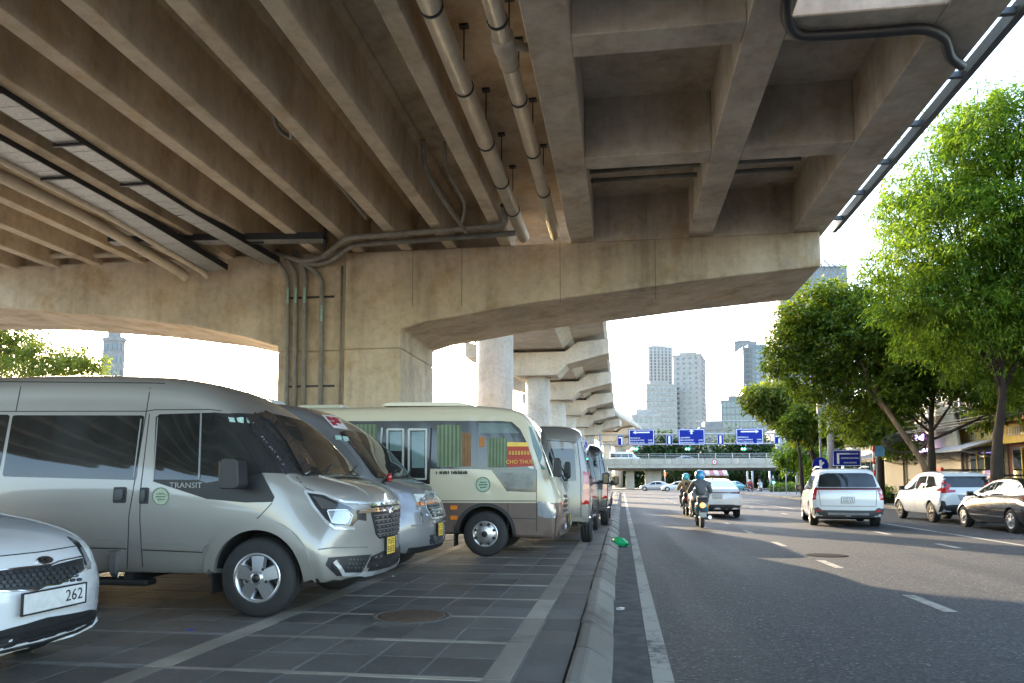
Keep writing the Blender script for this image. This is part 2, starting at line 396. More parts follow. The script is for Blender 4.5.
# green plastic bag lying on the road edge
p = at(619, 546, Z=0); b_ = MB(); r5 = random.Random(4); n = 14; rings = []
for i in range(9):
    t = i / 8; cx_ = (t - .5) * .62; rad = (.02 + .12 * math.sin(math.pi * min(1, t * 1.15)) ** .8) if i < 8 else .03
    rings.append([(cx_ + r5.uniform(-.02, .02), math.cos(a) * rad * r5.uniform(.8, 1.2) * 1.1, max(.004, .075 + math.sin(a) * rad * .75 * r5.uniform(.7, 1.3) - t * .02)) for a in [2 * math.pi * k / n for k in range(n)]])
b_.add([q for g_ in rings for q in g_], [[i * n + k, i * n + (k + 1) % n, (i + 1) * n + (k + 1) % n, (i + 1) * n + k] for i in range(8) for k in range(n)])
bag = b_.build('plastic_bag', plain('green_plastic', (.02, .42, .16), .35, var=.25, scale=12)); bag.location = (p.x + .02, p.y, 0); bag.rotation_euler.z = R(-55)
tag(bag, 'crumpled green plastic bag lying against the kerb', 'bag')

# ================================================================== viaduct overhead
CON = concrete('viaduct_concrete', (.61, .54, .45), .6); CON2 = concrete('girder_concrete', (.62, .535, .42), .55, boards=('Y', .35))
CONP = concrete('pier_concrete', (.52, .44, .335), .6, boards=('Z', .55)); CONF = concrete('far_concrete', (.52, .47, .40), .3)
YC, YB, ZS, ZT = 22.8, 27.0, 8.80, 10.22
via = thing('viaduct', 'brown concrete road viaduct overhead, girders resting on a massive arched pier', 'viaduct')
# left girders: I shape with bottom flange, running along the road
gx = [x_ * 1.0247 for x_ in (-3.30, -5.02, -6.45, -8.02, -9.40, -10.95, -12.5, -14.1, -15.7, -17.3, -18.9, -20.5, -22.1)]
for i, x in enumerate(gx):
    w, zb = .36, ZS
    prof = [(x - w, zb), (x, zb), (x, zb + 1.2), (x + .14, zb + 1.32), (x + .14, ZT + .01), (x - w - .14, ZT + .01), (x - w - .14, zb + 1.32), (x - w, zb + 1.2)]
    MB().prism(prof, 1, -16, YC + 1.1).build('girder', CON2, via, bevel=.015, seg=1)
# end diaphragm between girders near the pier, and an intermediate one
for y in (YC + .55, 3.0):
    for i in range(len(gx) - 1):
        MB().box(gx[i + 1] + .0, gx[i] - .36, y, y + .3, (ZS - .02) if y > 10 else ZS + .35, ZT + .003).build('diaphragm', CON2, via)
# deck slab over the left part
MB().box(-24.5, -1.2, -16, YB + .6, ZT, ZT + .28).build('deck_slab', CON, via)
# right part: beam grid with deep coffers
for (x0, x1) in ((-.76, 2.11), (2.81, 5.17)): MB().box(x0, x1, YC + .05, YC + .6, ZS - .05, ZT + .012).build('end_wall', CON, via)
for (x0, x1) in ((-1.51, -.76), (2.11, 2.81), (5.17, 6.12)):
    MB().box(x0, x1, -16, YC + .9, ZS, ZT + .02).build('longitudinal_beam', CON, via, bevel=.02, seg=1)
ys = [16.72 + 4.7 * k for k in range(-7, 1)]
ys = [17.13, 12.32, 7.38, 2.5, -2.2, -6.9, -11.6]
for y in ys:
    for (x0, x1) in ((-.76, 2.11), (2.81, 5.17)):
        MB().box(x0, x1, y - .33, y + .33, ZS + .004, ZT + .015).build('cross_beam', CON, via, bevel=.02, seg=1)
MB().box(-.76, 2.3, -16, YC + .9, ZT, ZT + .28).build('deck_slab', CON, via)
MB().box(2.31, 6.10, 12.3, YC + .9, ZT + .001, ZT + .281).build('deck_slab', CON, via)
MB().box(2.31, 6.05, -16, 2.4, ZT + .001, ZT + .281).build('deck_slab', CON, via)
# edge: parapet and a long fascia rail on brackets with a gap of daylight
MB().box(5.80, 6.10, -16, YC + 1.2, ZT + .285, ZT + 1.2).build('parapet', CON, via)
rail = MB().box(6.44, 6.56, -16, YC + .6, ZS + .10, ZS + .34).build('fascia_rail', plain('dull_steel', (.16, .165, .17), .5, .6, var=.2), via)
bk = MB().box(0, .36, -.05, .05, ZS + .13, ZS + .24).mesh('rail_bracket', MATS['dull_steel'])
for k in range(22): obj('rail_bracket', bk, via, (6.10, YC - .5 - 1.93 * k, 0))
MB().tube([(6.62, -15, ZS + .2), (6.62, YC + .5, ZS + .2)], .035, 8).build('cable_conduit', plain('pvc_dark', (.05, .052, .055), .5), via)

# pier cap: right cantilever, left arch, column
def curve_prof(pts): return pts
right = [(-8.85, 8.60)]
lowR = [(-6.95, 6.20), (-6.2, 6.42), (-5.0, 6.58), (-3.1, 6.88), (-.5, 7.14), (2.4, 7.44), (5.95, 7.72)]
polyR = [(-8.85, 5.6), (-6.95, 5.6)] + lowR + [(5.95, ZS - .002), (-8.85, ZS - .002)]
MB().prism(polyR, 1, YC, YB).build('pier_cap', CONP, via, bevel=.06, seg=2)
lowL = [(-11.2, 5.80), (-12.45, 6.17), (-14.2, 6.55), (-17.5, 7.02), (-21.5, 7.42), (-25.0, 7.55), (-28.5, 7.42), (-31, 7.0), (-33.5, 6.2), (-34.2, 5.8)]
polyL = [(-8.851, ZS + .12)] + [(-36, ZS + .12), (-36, 5.6)] + [(-34.2, 5.6)] + lowL[::-1] + [(-11.2, 5.6), (-8.851, 5.6)]
MB().prism(polyL, 1, YC + .16, YB - .1).build('pier_cap', CONP, via, bevel=.05, seg=2)
MB().box(-8.85, -6.95, YC, YB, 0, 5.6).build('column', CONP, via, bevel=.06)
MB().box(-11.2, -8.86, YC + .16, YB - .1, 0, 5.6).build('column', CONP, via, bevel=.06)
MB().box(-36, -34.2, YC + .16, YB - .1, 0, 5.6).build('column', CONP, via, bevel=.06)
# form joints on the cap face
for px in (413, 462, 560, 655):
    q = at(px, 250, Y=YC); MB().box(q.x - .008, q.x + .008, YC - .003, YC + .01, 6.9, ZS - .02).build('form_joint', plain('joint_dark', (.12, .095, .07), .9), via)
# bearings pads
for x in gx[:8]: MB().box(x - .40, x - .06, YC + .35, YC + .8, ZS - .1, ZS + .005).build('bearing_pad', plain('rubber', (.02, .02, .02), .7), via)

# ---- next spans beyond the pier: hammerhead piers, box girder, parapet bending away to the right
far_via = thing('viaduct', 'pale concrete box girder viaduct on round columns receding behind the pier', 'viaduct', group=None)
path = []
x, y, a = -6.75, 27.6, 0.0
while len(path) < 64:
    path.append((x, y, a)); 
    a = R(8) * max(0, min(1, (y - 122) / 18)) - R(5.5) * max(0, min(1, (y - 160) / 25))
    x += 3 * math.sin(a); y += 3 * math.cos(a)
ZD = 12.05
sec = [(-5.6, 2.15), (-5.75, 1.35), (-5.5, 1.1), (-3.0, .75), (-2.2, 0), (2.2, 0), (3.0, .75), (5.5, 1.1), (5.75, 1.35), (5.6, 2.15), (5.35, 2.15), (5.35, 1.4), (-5.35, 1.4), (-5.35, 2.15)]
vs_, fs_ = [], []; n = len(sec)
for (x, y, a) in path:
    for (o, h) in sec: vs_.append((x + o * math.cos(a), y - o * math.sin(a), ZD + h))
for i in range(len(path) - 1):
    for k in range(n): fs_.append([i * n + k, i * n + (k + 1) % n, (i + 1) * n + (k + 1) % n, (i + 1) * n + k])
fs_.append(list(range(n))); fs_.append([(len(path) - 1) * n + k for k in range(n)][::-1])
MB().add(vs_, fs_).build('box_girder', CONF, far_via)
def pier(x, y, a):
    ca, sa = math.cos(a), math.sin(a)
    def W(o, d, z): return (x + o * ca + d * sa, y - o * sa + d * ca, z)
    zt = ZD - .28
    hp = [(-5.85, zt + 1.05), (-2.4, zt), (2.4, zt), (3.4, zt + .75), (5.85, zt + .95), (5.85, zt - .25), (2.5, zt - 1.05), (1.7, zt - 1.9), (-1.7, zt - 1.9), (-2.5, zt - 1.05), (-5.85, zt - .2)]
    b_ = MB(); m_ = len(hp)
    b_.add([W(o, -1.5, z) for o, z in hp] + [W(o, 1.5, z) for o, z in hp], [[i, (i + 1) % m_, m_ + (i + 1) % m_, m_ + i] for i in range(m_)] + [list(range(m_))[::-1], list(range(m_, 2 * m_))])
    b_.build('pier_cap', CONF, far_via, bevel=.05, seg=1)
    for o in (-1.9, 1.9): 
        q = [W(o - .4, -.9, zt + .002), W(o + .4, -.9, zt + .002), W(o + .4, .9, zt + .002), W(o - .4, .9, zt + .002)]
        MB().add(q + [(p[0], p[1], ZD + .01) for p in q], [(0, 1, 2, 3), (4, 5, 6, 7), (0, 1, 5, 4), (1, 2, 6, 5), (2, 3, 7, 6), (3, 0, 4, 7)]).build('bearing_pad', MATS['rubber'], far_via)
    MB().lathe([(1.0, 0), (1.0, zt - 1.88)], 32, c=(x, y, 0)).build('column', CONF, far_via)
for yy in (41, 61, 79, 98, 117):
    k = min(range(len(path)), key=lambda i: abs(path[i][1] - yy)); X_, Y_, A_ = path[k]
    pier(X_ + (0 if yy < 110 else 0), Y_, A_)
for k in (37, 44, 51, 58): pier(*path[k])

# ---- drain pipes and conduits under the deck
PVC = plain('pvc_cream', (.52, .46, .37), .5, var=.18, scale=3); PVG = plain('pvc_grey', (.20, .19, .17), .55, var=.25, scale=4)
STEEL = plain('strap_steel', (.035, .035, .038), .5, .4)
def pipe(name, label, pts, r, mat, straps=None, hang=None, bend=.3, couple=True, cat='pipe', group=None):
    o = thing(name, label, cat, group=group)
    MB().tube(smooth_path(pts, bend), r, 14).build('pipe_run', mat, o)
    if straps:
        for (x, y, z) in straps:
            b_ = MB().lathe([(r + .004, -.03), (r + .016, -.03), (r + .016, .03), (r + .004, .03)], 18, 'Y', (x, y, z)); 
            if hang: b_.box(x - .012, x + .012, y - .012, y + .012, z + r, hang); b_.box(x - .09, x + .09, y - .07, y + .07, hang - .05, hang)
            b_.build('strap', STEEL, o)
    return o
z1 = ZS + .15
pa, pb = at(433, 0, Z=z1), at(521, 236, Z=z1); xp = (pa.x + pb.x) / 2
pipe('drain_pipe', 'fat cream drain pipe hanging lengthwise under the deck, left of the pair', [(xp, -12, z1), (xp, YC - .25, z1)], .185, PVC, [(xp, y, z1) for y in (9.5, 11.1, 13.6, 16.0, 18.2, 20.2)], ZT)
pa, pb = at(499, 0, Z=z1), at(552, 236, Z=z1); xq = (pa.x + pb.x) / 2
o = pipe('drain_pipe', 'cream drain pipe with a branch joint, right of the pair under the deck', [(xq, -12, z1), (xq, YC - .25, z1)], .162, PVC, [(xq, y, z1) for y in (9.8, 11.6, 12.9, 14.2, 16.6, 19.0)], ZT)
MB().lathe([(.165, -.35), (.205, -.33), (.205, .05), (.182, .09), (.182, .5), (.165, .52)], 18, 'Y', (xq, 12.4, z1)).build('coupling', PVC, o)
MB().tube(smooth_path([(xq + .05, 12.2, z1), (xq + .35, 12.75, z1 + .15), (xq + .55, 13.0, z1 + .6)], .1), .085, 10).build('branch', PVC, o)
# grey pipes crossing below the girder ends in front of the cap
def P3(*pp, Y): return [tuple(at(px, py, Y=Y)) for px, py in pp]
zc_ = ZS - .12
pipe('conduit', 'grey conduit crossing under the girder ends, upper of two', [tuple(at(503, 205, Z=zc_ + .35)), tuple(at(507, 225, Z=zc_)), tuple(at(346, 238, Z=zc_))] + P3((322, 258), (302, 262), (276, 252), Y=YC - .28), .085, PVG)
pipe('conduit', 'grey conduit crossing under the girder ends, lower of two', [tuple(at(516, 233, Z=zc_)), tuple(at(352, 245, Z=zc_))] + P3((330, 262), (314, 265), (292, 257), Y=YC - .14), .085, PVG)
for i, (px, y0) in enumerate(((288, 276), (296, 272), (305, 268), (322, 276))):
    o = pipe('downpipe', 'grey vertical pipe strapped to the pier face, %s from the left' % ('first', 'second', 'third', 'fourth')[i],
         [tuple(at(px - 12 if i < 3 else px - 26, y0 - 18, Y=YC - .16))] + [tuple(at(px, y0, Y=YC + .05)), tuple(at(px - 2.5, 470, Y=YC + .05))], .075, PVG, bend=.35)
    a_ = at(px - .6, 300 if i < 3 else 318, Y=YC - .03)
    MB().box(a_.x - .035, a_.x + .035, a_.y - .003, a_.y + .002, a_.z - .1, a_.z + .42).build('marker_label', plain('label_green', (.25, .42, .36), .6, var=.5, scale=40), o)
o = pipe('conduit', 'thin grey conduit running down the pier at the column joint', P3((342, 266), (339, 430), Y=YC + .08), .035, PVG)
for py in (297, 386):
    a_, b_2 = at(284, py, Y=YC - .045), at(332, py, Y=YC - .045)
    tag(MB().box(a_.x, b_2.x, YC + .10, YC + .155, a_.z - .03, a_.z + .03).build('pipe_clamp_rail', STEEL), 'steel clamp rail holding the four downpipes, %s' % ('upper one' if py < 300 else 'lower one just above the vans'), 'clamp rail')
# conduits going up between girders
pipe('conduit', 'short conduit rising between two girders, left one', [tuple(at(px, py, Z=z)) for px, py, z in ((423, 140, 9.6), (424, 168, 9.2), (447, 205, 8.7), (466, 232, 8.45))], .06, PVG)
pipe('conduit', 'short conduit rising between two girders, right one', [tuple(at(px, py, Z=z)) for px, py, z in ((444, 142, 9.5), (446, 168, 9.1), (466, 205, 8.7), (462, 222, 8.4))], .04, PVG)
pipe('conduit', 'grey conduit branching off a girder side in the shade', [tuple(at(px, py, Z=z)) for px, py, z in ((273, 108, 9.3), (276, 128, 9.1), (292, 140, 9.0), (290, 118, 9.0), (316, 155, 8.9), (366, 218, 8.8))], .05, PVG)
# corrugated black hose hanging from the open bay
pipe('hose', 'thick dark corrugated hose looping under the beam by the open bay', [tuple(at(px, py, Z=ZS - .09)) for px, py in ((787, -20), (786, 22), (798, 37), (860, 34), (925, 28), (944, 36), (950, 58), (962, 66))], .085, plain('hose_dark', (.022, .023, .027), .5), bend=.6)
# two pipes in the last coffers
for j, (y, z) in enumerate(((19.2, 9.5), (20.1, 9.62))):
    pipe('conduit', 'conduit crossing the coffers nearest the pier, %s one' % ('front', 'rear')[j], [(-.74, y, z), (4.6, y, z + .02)], .06, PVG)
# ---- left: cable trays and pipes under the girders
TRAY = plain('tray_zinc', (.30, .31, .31), .45, .55, var=.25, scale=12)
def tray(label, pts, w):
    o = thing('cable_tray', label, 'cable tray'); P_ = [Vector(p) for p in pts]
    for s_ in range(len(P_) - 1):
        a_, b_2 = P_[s_], P_[s_ + 1]; d = (b_2 - a_); L_ = d.length; d.normalize(); sx_ = d.cross(Vector((0, 0, 1)))
        if sx_.length < .05: sx_ = Vector((1, 0, 0))
        sx_.normalize(); nrm = sx_.cross(d)
        nseg = max(1, int(L_ / .5))
        for k in range(nseg):
            p0 = a_ + d * (L_ * k / nseg + .008); p1 = a_ + d * (L_ * (k + 1) / nseg - .008); b_ = MB()
            q = [p0 - sx_ * w / 2, p0 + sx_ * w / 2, p1 + sx_ * w / 2, p1 - sx_ * w / 2]
            b_.add([tuple(v_) for v_ in q] + [tuple(v_ + nrm * .012) for v_ in q], [(0, 1, 2, 3), (4, 5, 6, 7), (0, 1, 5, 4), (1, 2, 6, 5), (2, 3, 7, 6), (3, 0, 4, 7)])
            b_.build('tray_panel', TRAY, o)
        b_ = MB()
        for e in (-1, 1):
            q = [a_ + sx_ * e * w / 2, a_ + sx_ * e * (w / 2 + .03), b_2 + sx_ * e * (w / 2 + .03), b_2 + sx_ * e * w / 2]
            b_.add([tuple(v_) for v_ in q] + [tuple(v_ + nrm * .2) for v_ in q], [(0, 1, 2, 3), (4, 5, 6, 7), (0, 1, 5, 4), (1, 2, 6, 5), (2, 3, 7, 6), (3, 0, 4, 7)])
        b_.build('side_rail', plain('rail_dark', (.03, .032, .035), .5, .3), o)
        if s_ == 0:
            for k in range(1, int(L_ / 2.2)):
                p0 = b_2 - d * (k * 2.2); b_ = MB().box(p0.x - w / 2 - .1, p0.x + w / 2 + .1, p0.y - .03, p0.y + .03, p0.z - .06, p0.z - .005); b_.box(p0.x - w / 2 - .08, p0.x - w / 2 - .06, p0.y - .01, p0.y + .01, p0.z, ZT); b_.build('hanger', STEEL, o)
zt_ = ZS - .12
a1, a2 = at(0, 100, Z=zt_), at(184, 215, Z=zt_); tx = (a1.x + a2.x) / 2
e1 = at(205, 236, Z=zt_ - .05)
tray('grey zinc cable tray under the girders, nearer of two', [(tx, -2, zt_), (tx, a2.y, zt_), (tx + .6, YC - .35, zt_ - .25)], .55)
a1, a2 = at(0, 152, Z=zt_), at(118, 210, Z=zt_); tx2 = (a1.x + a2.x) / 2
tray('grey zinc cable tray under the girders, farther of two', [(tx2, -2, zt_), (tx2, a2.y, zt_), (tx2 + .5, YC - .45, zt_ - .45)], .7)
q1, q2 = at(112, 244, Z=ZS - .16), at(325, 241, Z=ZS - .16)
tray('grey zinc cable tray running sideways along the pier cap', [tuple(q1), tuple(q2)], .42)
MB2 = MB().box(q2.x - .04, q2.x + .04, q2.y - .04, q2.y + .04, q2.z - .3, ZT); tag(MB2.build('tray_post', STEEL), 'dark steel post where the cable trays meet above the column', 'post')
for j, (pA, pB, r) in enumerate((((0, 178), (118, 235), .16), ((0, 160), (128, 228), .10))):
    A_, B_ = at(*pA, Z=zt_ - .05), at(*pB, Z=zt_ - .05)
    xx = (A_.x + B_.x) / 2
    pipe('drain_pipe', 'cream drain pipe at the far left under the girders, %s one' % ('fat', 'thin')[j], [(xx, -4, zt_), (xx, B_.y - 1.0, zt_), (xx + .4, YC - .5, zt_ - .45), (xx + .5, YC - .3, zt_ - .6)], r, PVC, bend=.7)
pipe('conduit', 'cream pipe running sideways along the left pier cap', P3((-60, 224), (10, 230), (30, 256), (150, 254), Y=YC - .2), .10, PVC)
# ================================================================== vehicles: shared builders
def pchip(keys):
    ks = sorted(keys); xs = [k[0] for k in ks]; ys = [k[1] for k in ks]; n = len(xs)
    if n == 1: return lambda x: ys[0]
    h = [xs[i + 1] - xs[i] for i in range(n - 1)]; d = [(ys[i + 1] - ys[i]) / h[i] for i in range(n - 1)]
    m = [d[0]] + [0 if d[i - 1] * d[i] <= 0 else 2 * d[i - 1] * d[i] / (d[i - 1] + d[i]) for i in range(1, n - 1)] + [d[-1]]
    def f(x):
        if x <= xs[0]: return ys[0]
        if x >= xs[-1]: return ys[-1]
        i = 0
        while x > xs[i + 1]: i += 1
        t = (x - xs[i]) / h[i]; t2, t3 = t * t, t * t * t
        return (2 * t3 - 3 * t2 + 1) * ys[i] + (t3 - 2 * t2 + t) * h[i] * m[i] + (-2 * t3 + 3 * t2) * ys[i + 1] + (t3 - t2) * h[i] * m[i + 1]
    return f
class Vehicle: pass
def hull_mesh(S):
    """closed body shell; x forward (0 at the nose, -L at the tail), z up from the ground"""
    F = {k: pchip(S[k]) for k in ('zt', 'zb', 'belt', 'wb', 'wm', 'wbelt', 'wt', 'crown')}
    L = S['L']; dxf, dxr = pchip(S['front']), pchip(S['rear']); kf, kr = S.get('plan', (.12, .05))
    Df, Dr = S.get('blend', (.9, .8)); pe = S.get('edge', .55); step = S.get('step', .06)
    def section(x):
        zt, zb, wb, wm = F['zt'](x), F['zb'](x), F['wb'](x), F['wm'](x); cr = F['crown'](x)
        bl = min(F['belt'](x), zt - cr - .03); wbl = F['wbelt'](x); wt = F['wt'](x); ze = zt - cr
        wt = wbl + (wt - wbl) * min(1, max(0, (ze - bl) / max(.05, S.get('gh', .45))))
        p = [(wb * .45, zb), (wb * .88, zb), (wb * .97, zb + .015)]
        for i in range(10):
            t = i / 9; z = zb + .05 + (bl - zb - .05) * t; tt = .5
            w = wb * (1 - t) * (1 - 2 * t) + 4 * wm * t * (1 - t) + wbl * t * (2 * t - 1)
            p.append((w, z))
        for i in range(1, 11):
            s = i / 10; p.append((wbl + (wt - wbl) * s ** 1.15, bl + (ze - bl) * s))
        for i in range(1, 12):
            th = math.pi / 2 * i / 11; p.append((wt * math.cos(th) ** pe if i < 11 else 0, ze + (zt - ze) * math.sin(th) ** pe))
        ring = [(-y, z) for y, z in p] + [(y, z) for y, z in p[:-1]][::-1] + [(0, zb)]
        return ring
    sts = []
    fr, rr = S.get('round', (.10, .07))
    for s in (.12, .35, .6, .8): sts.append((0, s))
    for a in (0, .25, .5, .75, 1): sts.append((-fr * a, 1 - (1 - .93) * (1 - a) ** 2))
    n = int((L - fr - rr) / step)
    for i in range(1, n): sts.append((-fr - (L - fr - rr) * i / n, 1))
    for a in (1, .75, .5, .25, 0): sts.append((-L + rr * a, 1 - (1 - .95) * (1 - a) ** 2))
    for s in (.8, .6, .35, .12): sts.append((-L, s))
    vs, fs = [], []; m = None
    def place(x, y, z):
        wf = max(0, 1 + x / Df) ** 2; wr = max(0, 1 - (x + L) / Dr) ** 2; W = S['W'] / 2; q = min(1.1, abs(y) / W)
        return (x + wf * (dxf(z) - kf * q ** 2.6) + wr * (dxr(z) + kr * q ** 2.6), y, z)
    for (x, s) in sts:
        r = section(x); m = len(r); zc = sum(p[1] for p in r) / m
        for (y, z) in r: vs.append(place(x, y * s, zc + (z - zc) * s))
    for i in range(len(sts) - 1):
        for k in range(m): fs.append([i * m + k, i * m + (k + 1) % m, (i + 1) * m + (k + 1) % m, (i + 1) * m + k])
    for i0, x in ((0, 0), (len(sts) - 1, -L)):
        r = section(x); zc = sum(p[1] for p in r) / m; c = len(vs); vs.append(place(x, 0, zc))
        for k in range(m): fs.append([c, i0 * m + (k + 1) % m, i0 * m + k] if i0 == 0 else [c, i0 * m + k, i0 * m + (k + 1) % m])
    return vs, fs
def make_vehicle(name, label, cat, S, paint_mat, loc, rz, group=None, wheels=True):
    V = Vehicle(); V.S = S
    V.root = thing(name, label, cat, loc, rz, group)
    V.M = Matrix.Translation(loc) @ Matrix.Rotation(rz, 4, 'Z'); V.Mi = V.M.inverted()
    vs, fs = hull_mesh(S)
    me = bpy.data.meshes.new('body'); me.from_pydata(vs, [], fs)
    bm = bmesh.new(); bm.from_mesh(me); bmesh.ops.recalc_face_normals(bm, faces=bm.faces[:])
    V.bvh = BVHTree.FromBMesh(bm); bm.to_mesh(me); bm.free()
    # wheel wells cut out
    W = S['W'] / 2; ra = S['arch']; cut = MB()
    for xw in (S['xf'], S['xr']):
        for s in (-1, 1):
            y0, y1 = sorted((s * (W - .42), s * (W + .3)))
            cut.prism([(xw + ra * math.cos(2 * math.pi * k / 40), S['rw'] + S.get('lift', .0) + ra * math.sin(2 * math.pi * k / 40)) for k in range(40)], 1, y0, y1)
            cut.box(xw - ra * .96, xw + ra * .96, y0 + .003, y1 - .003, -.3, S['rw'] - .02)
    body = obj('body', me, V.root)
    if not S.get('nocut'):
        cme = cut.mesh('cut', []); bm = bmesh.new(); bm.from_mesh(cme); bmesh.ops.recalc_face_normals(bm, faces=bm.faces[:]); bm.to_mesh(cme); bm.free()
        cme.materials.clear()
        co = bpy.data.objects.new('cut', cme); col.objects.link(co); co.parent = V.root
        md = body.modifiers.new('cut', 'BOOLEAN'); md.object = co; md.operation = 'DIFFERENCE'; md.solver = 'EXACT'; md.use_self = True
        bpy.context.view_layer.update()
        nm = bpy.data.meshes.new_from_object(body.evaluated_get(bpy.context.evaluated_depsgraph_get()))
        body.modifiers.clear(); body.data = nm; bpy.data.objects.remove(co); nm.name = 'body'
    me = body.data; me.materials.clear(); me.materials.append(paint_mat); me.materials.append(MATS['liner'])
    me.polygons.foreach_set('use_smooth', [True] * len(me.polygons)); me.set_sharp_from_angle(angle=R(32))
    mi = []
    for p in me.polygons:
        c = p.center; inside = 0
        for xw in (S['xf'], S['xr']):
            d = math.hypot(c.x - xw, c.z - S['rw'])
            if (d < ra + .012 and abs(c.y) < W - .015 and abs(c.y) > W - .45 and c.z < S['rw'] + ra + .05 and (abs(p.normal.y) < .5 or abs(c.y) < W - .3)): inside = 1
        if c.z < F_low(S, c.x) + .03 and p.normal.z < -.6: inside = 1
        mi.append(inside)
    me.polygons.foreach_set('material_index', mi)
    V.body = body; V.paint = paint_mat
    if wheels:
        for xw in (S['xf'], S['xr']):
            for s in (-1, 1):
                wheel(V, xw, s)
    return V
def F_low(S, x): return pchip(S['zb'])(x)
plain('liner', (.012, .012, .012), .9, var=.2)
M_TYRE = plain('tyre_rubber', (.018, .018, .019), .75, var=.35, scale=9, bmp=.3); M_BLACK = plain('black_trim', (.012, .012, .013), .5, var=.3)
M_ALLOY = plain('alloy', (.52, .52, .53), .32, .85, var=.12); M_DARKALLOY = plain('alloy_dark', (.05, .05, .055), .4, .7); M_CHROME = plain('chrome', (.72, .72, .73), .12, 1.0, var=.05)
M_GLASS = glass('dark_glass', (.016, .019, .019)); M_SEAM = plain('seam', (.02, .019, .018), .8, var=.2); M_LENS = plain('lamp_lens', (.34, .36, .38), .10, .35, 1.0, var=.2, scale=14)
M_RED = plain('tail_red', (.42, .012, .012), .15, 0, 1.0, var=.25, scale=25); M_AMBER = plain('amber', (.75, .22, .03), .2, 0, 1.0, var=.2); M_LAMPHOUSE = plain('lamp_house', (.03, .032, .035), .2, .2, 1.0)
M_YPLATE = plain('yellow_plate', (.72, .46, .06), .5, var=.15, scale=20); M_WPLATE = plain('white_plate', (.62, .62, .60), .5, var=.12, scale=20); M_INK = plain('ink', (.02, .02, .02), .6, var=0)
M_MESH = plain('grille_black', (.02, .021, .023), .45, .2, var=.3, scale=40)
WHEEL_CACHE = {}
def wheel_meshes(r, w, style):
    k = (r, w, style)
    if k in WHEEL_CACHE: return WHEEL_CACHE[k]
    rr = r * (.62 if style != 'bus' else .56)
    ty = MB().lathe([(rr, -w / 2), (rr + .02, -w / 2 - .004), (r * .9, -w / 2), (r * .975, -w / 2 + .02), (r, -w / 2 + .05), (r, -w * .17), (r - .012, -w * .165), (r - .012, -w * .13), (r, -w * .125), (r, w * .125), (r - .012, w * .13), (r - .012, w * .165), (r, w * .17), (r, w / 2 - .05), (r * .975, w / 2 - .02), (r * .9, w / 2), (rr + .02, w / 2 + .004), (rr, w / 2)], 40, 'Y', close=False).mesh('tyre', M_TYRE)
    rim = MB(); rim.lathe([(rr + .004, -w / 2 + .005), (rr + .004, -w / 2 - .003), (rr - .022, -w / 2 + .002), (rr - .035, -w / 2 + .06), (rr - .05, w / 2 - .02)], 40, 'Y', close=False)
    mats = [M_ALLOY if style not in ('dark', 'steel') else (M_DARKALLOY if style == 'dark' else M_BLACK), M_LAMPHOUSE, M_BLACK]
    rim.cur = 1; rim.lathe([(rr - .04, -w / 2 + .085), (0, -w / 2 + .085)], 24, 'Y', close=False); rim.cur = 0
    def spoke(a, w0, w1, y=-w / 2 + .012, th=.03, r0=.055, r1=None):
        r1 = r1 or rr - .012; ca, sa = math.cos(a), math.sin(a)
        def P(u, v, yy): return (u * ca - v * sa, yy, u * sa + v * ca)
        q = [P(r0, -w0, y - .012), P(r0, w0, y - .012), P(r1, w1, y), P(r1, -w1, y)]
        q2 = [P(r0, -w0 * 1.25, y + th), P(r0, w0 * 1.25, y + th), P(r1, w1 * 1.25, y + th), P(r1, -w1 * 1.25, y + th)]
        rim.add(q + q2, [(3, 2, 1, 0), (4, 5, 6, 7), (0, 1, 5, 4), (1, 2, 6, 5), (2, 3, 7, 6), (3, 0, 4, 7)])
    if style in ('five', 'dark'):
        for k_ in range(5): spoke(R(90 + 72 * k_), .045 if style == 'five' else .03, .062 if style == 'five' else .028)
        if style == 'dark':
            for k_ in range(5): spoke(R(90 + 72 * k_ + 20), .018, .02)
    elif style == 'multi':
        for k_ in range(7): spoke(R(90 + 360 / 7 * k_), .03, .035)
    elif style == 'bus':
        rim.lathe([(rr - .02, -w / 2 + .02), (rr - .05, -w / 2 - .012), (rr * .55, -w / 2 - .028), (0, -w / 2 - .04)], 32, 'Y', close=False)
        rim.cur = 2
        for k_ in range(8):
            a = R(22.5 + 45 * k_); u = rr * .8
            rim.lathe([(.026, -w / 2 - .03), (0, -w / 2 - .031)], 8, 'Y', (math.cos(a) * u, 0, math.sin(a) * u), close=False)
        rim.lathe([(.05, -w / 2 - .045), (.04, -w / 2 - .05), (0, -w / 2 - .05)], 16, 'Y', close=False)
        rim.cur = 0
    rim.lathe([(.062, -w / 2 + .01), (.058, -w / 2 - .012), (.03, -w / 2 - .02), (0, -w / 2 - .02)], 20, 'Y', close=False)
    if style == 'five':
        rim.cur = 2; rim.lathe([(.04, -w / 2 - .0205), (.038, -w / 2 - .026), (0, -w / 2 - .027)], 16, 'Y', close=False)
        for k_ in range(5): a = R(90 + 36 + 72 * k_); rim.lathe([(.014, -w / 2 - .006), (0, -w / 2 - .014)], 8, 'Y', (math.cos(a) * .095, 0, math.sin(a) * .095), close=False)
    rm = rim.mesh('rim', mats)
    WHEEL_CACHE[k] = (ty, rm); return ty, rm
def wheel(V, xw, s):
    S = V.S; ty, rm = wheel_meshes(S['rw'], S.get('tw', .215), S.get('rim', 'five'))
    y = s * (S['W'] / 2 - S.get('tw', .215) / 2 - S.get('inset', .03))
    t = obj('wheel', ty, V.root, (xw, y, S['rw']), 0 if s < 0 else math.pi)
    obj('rim', rm, t)
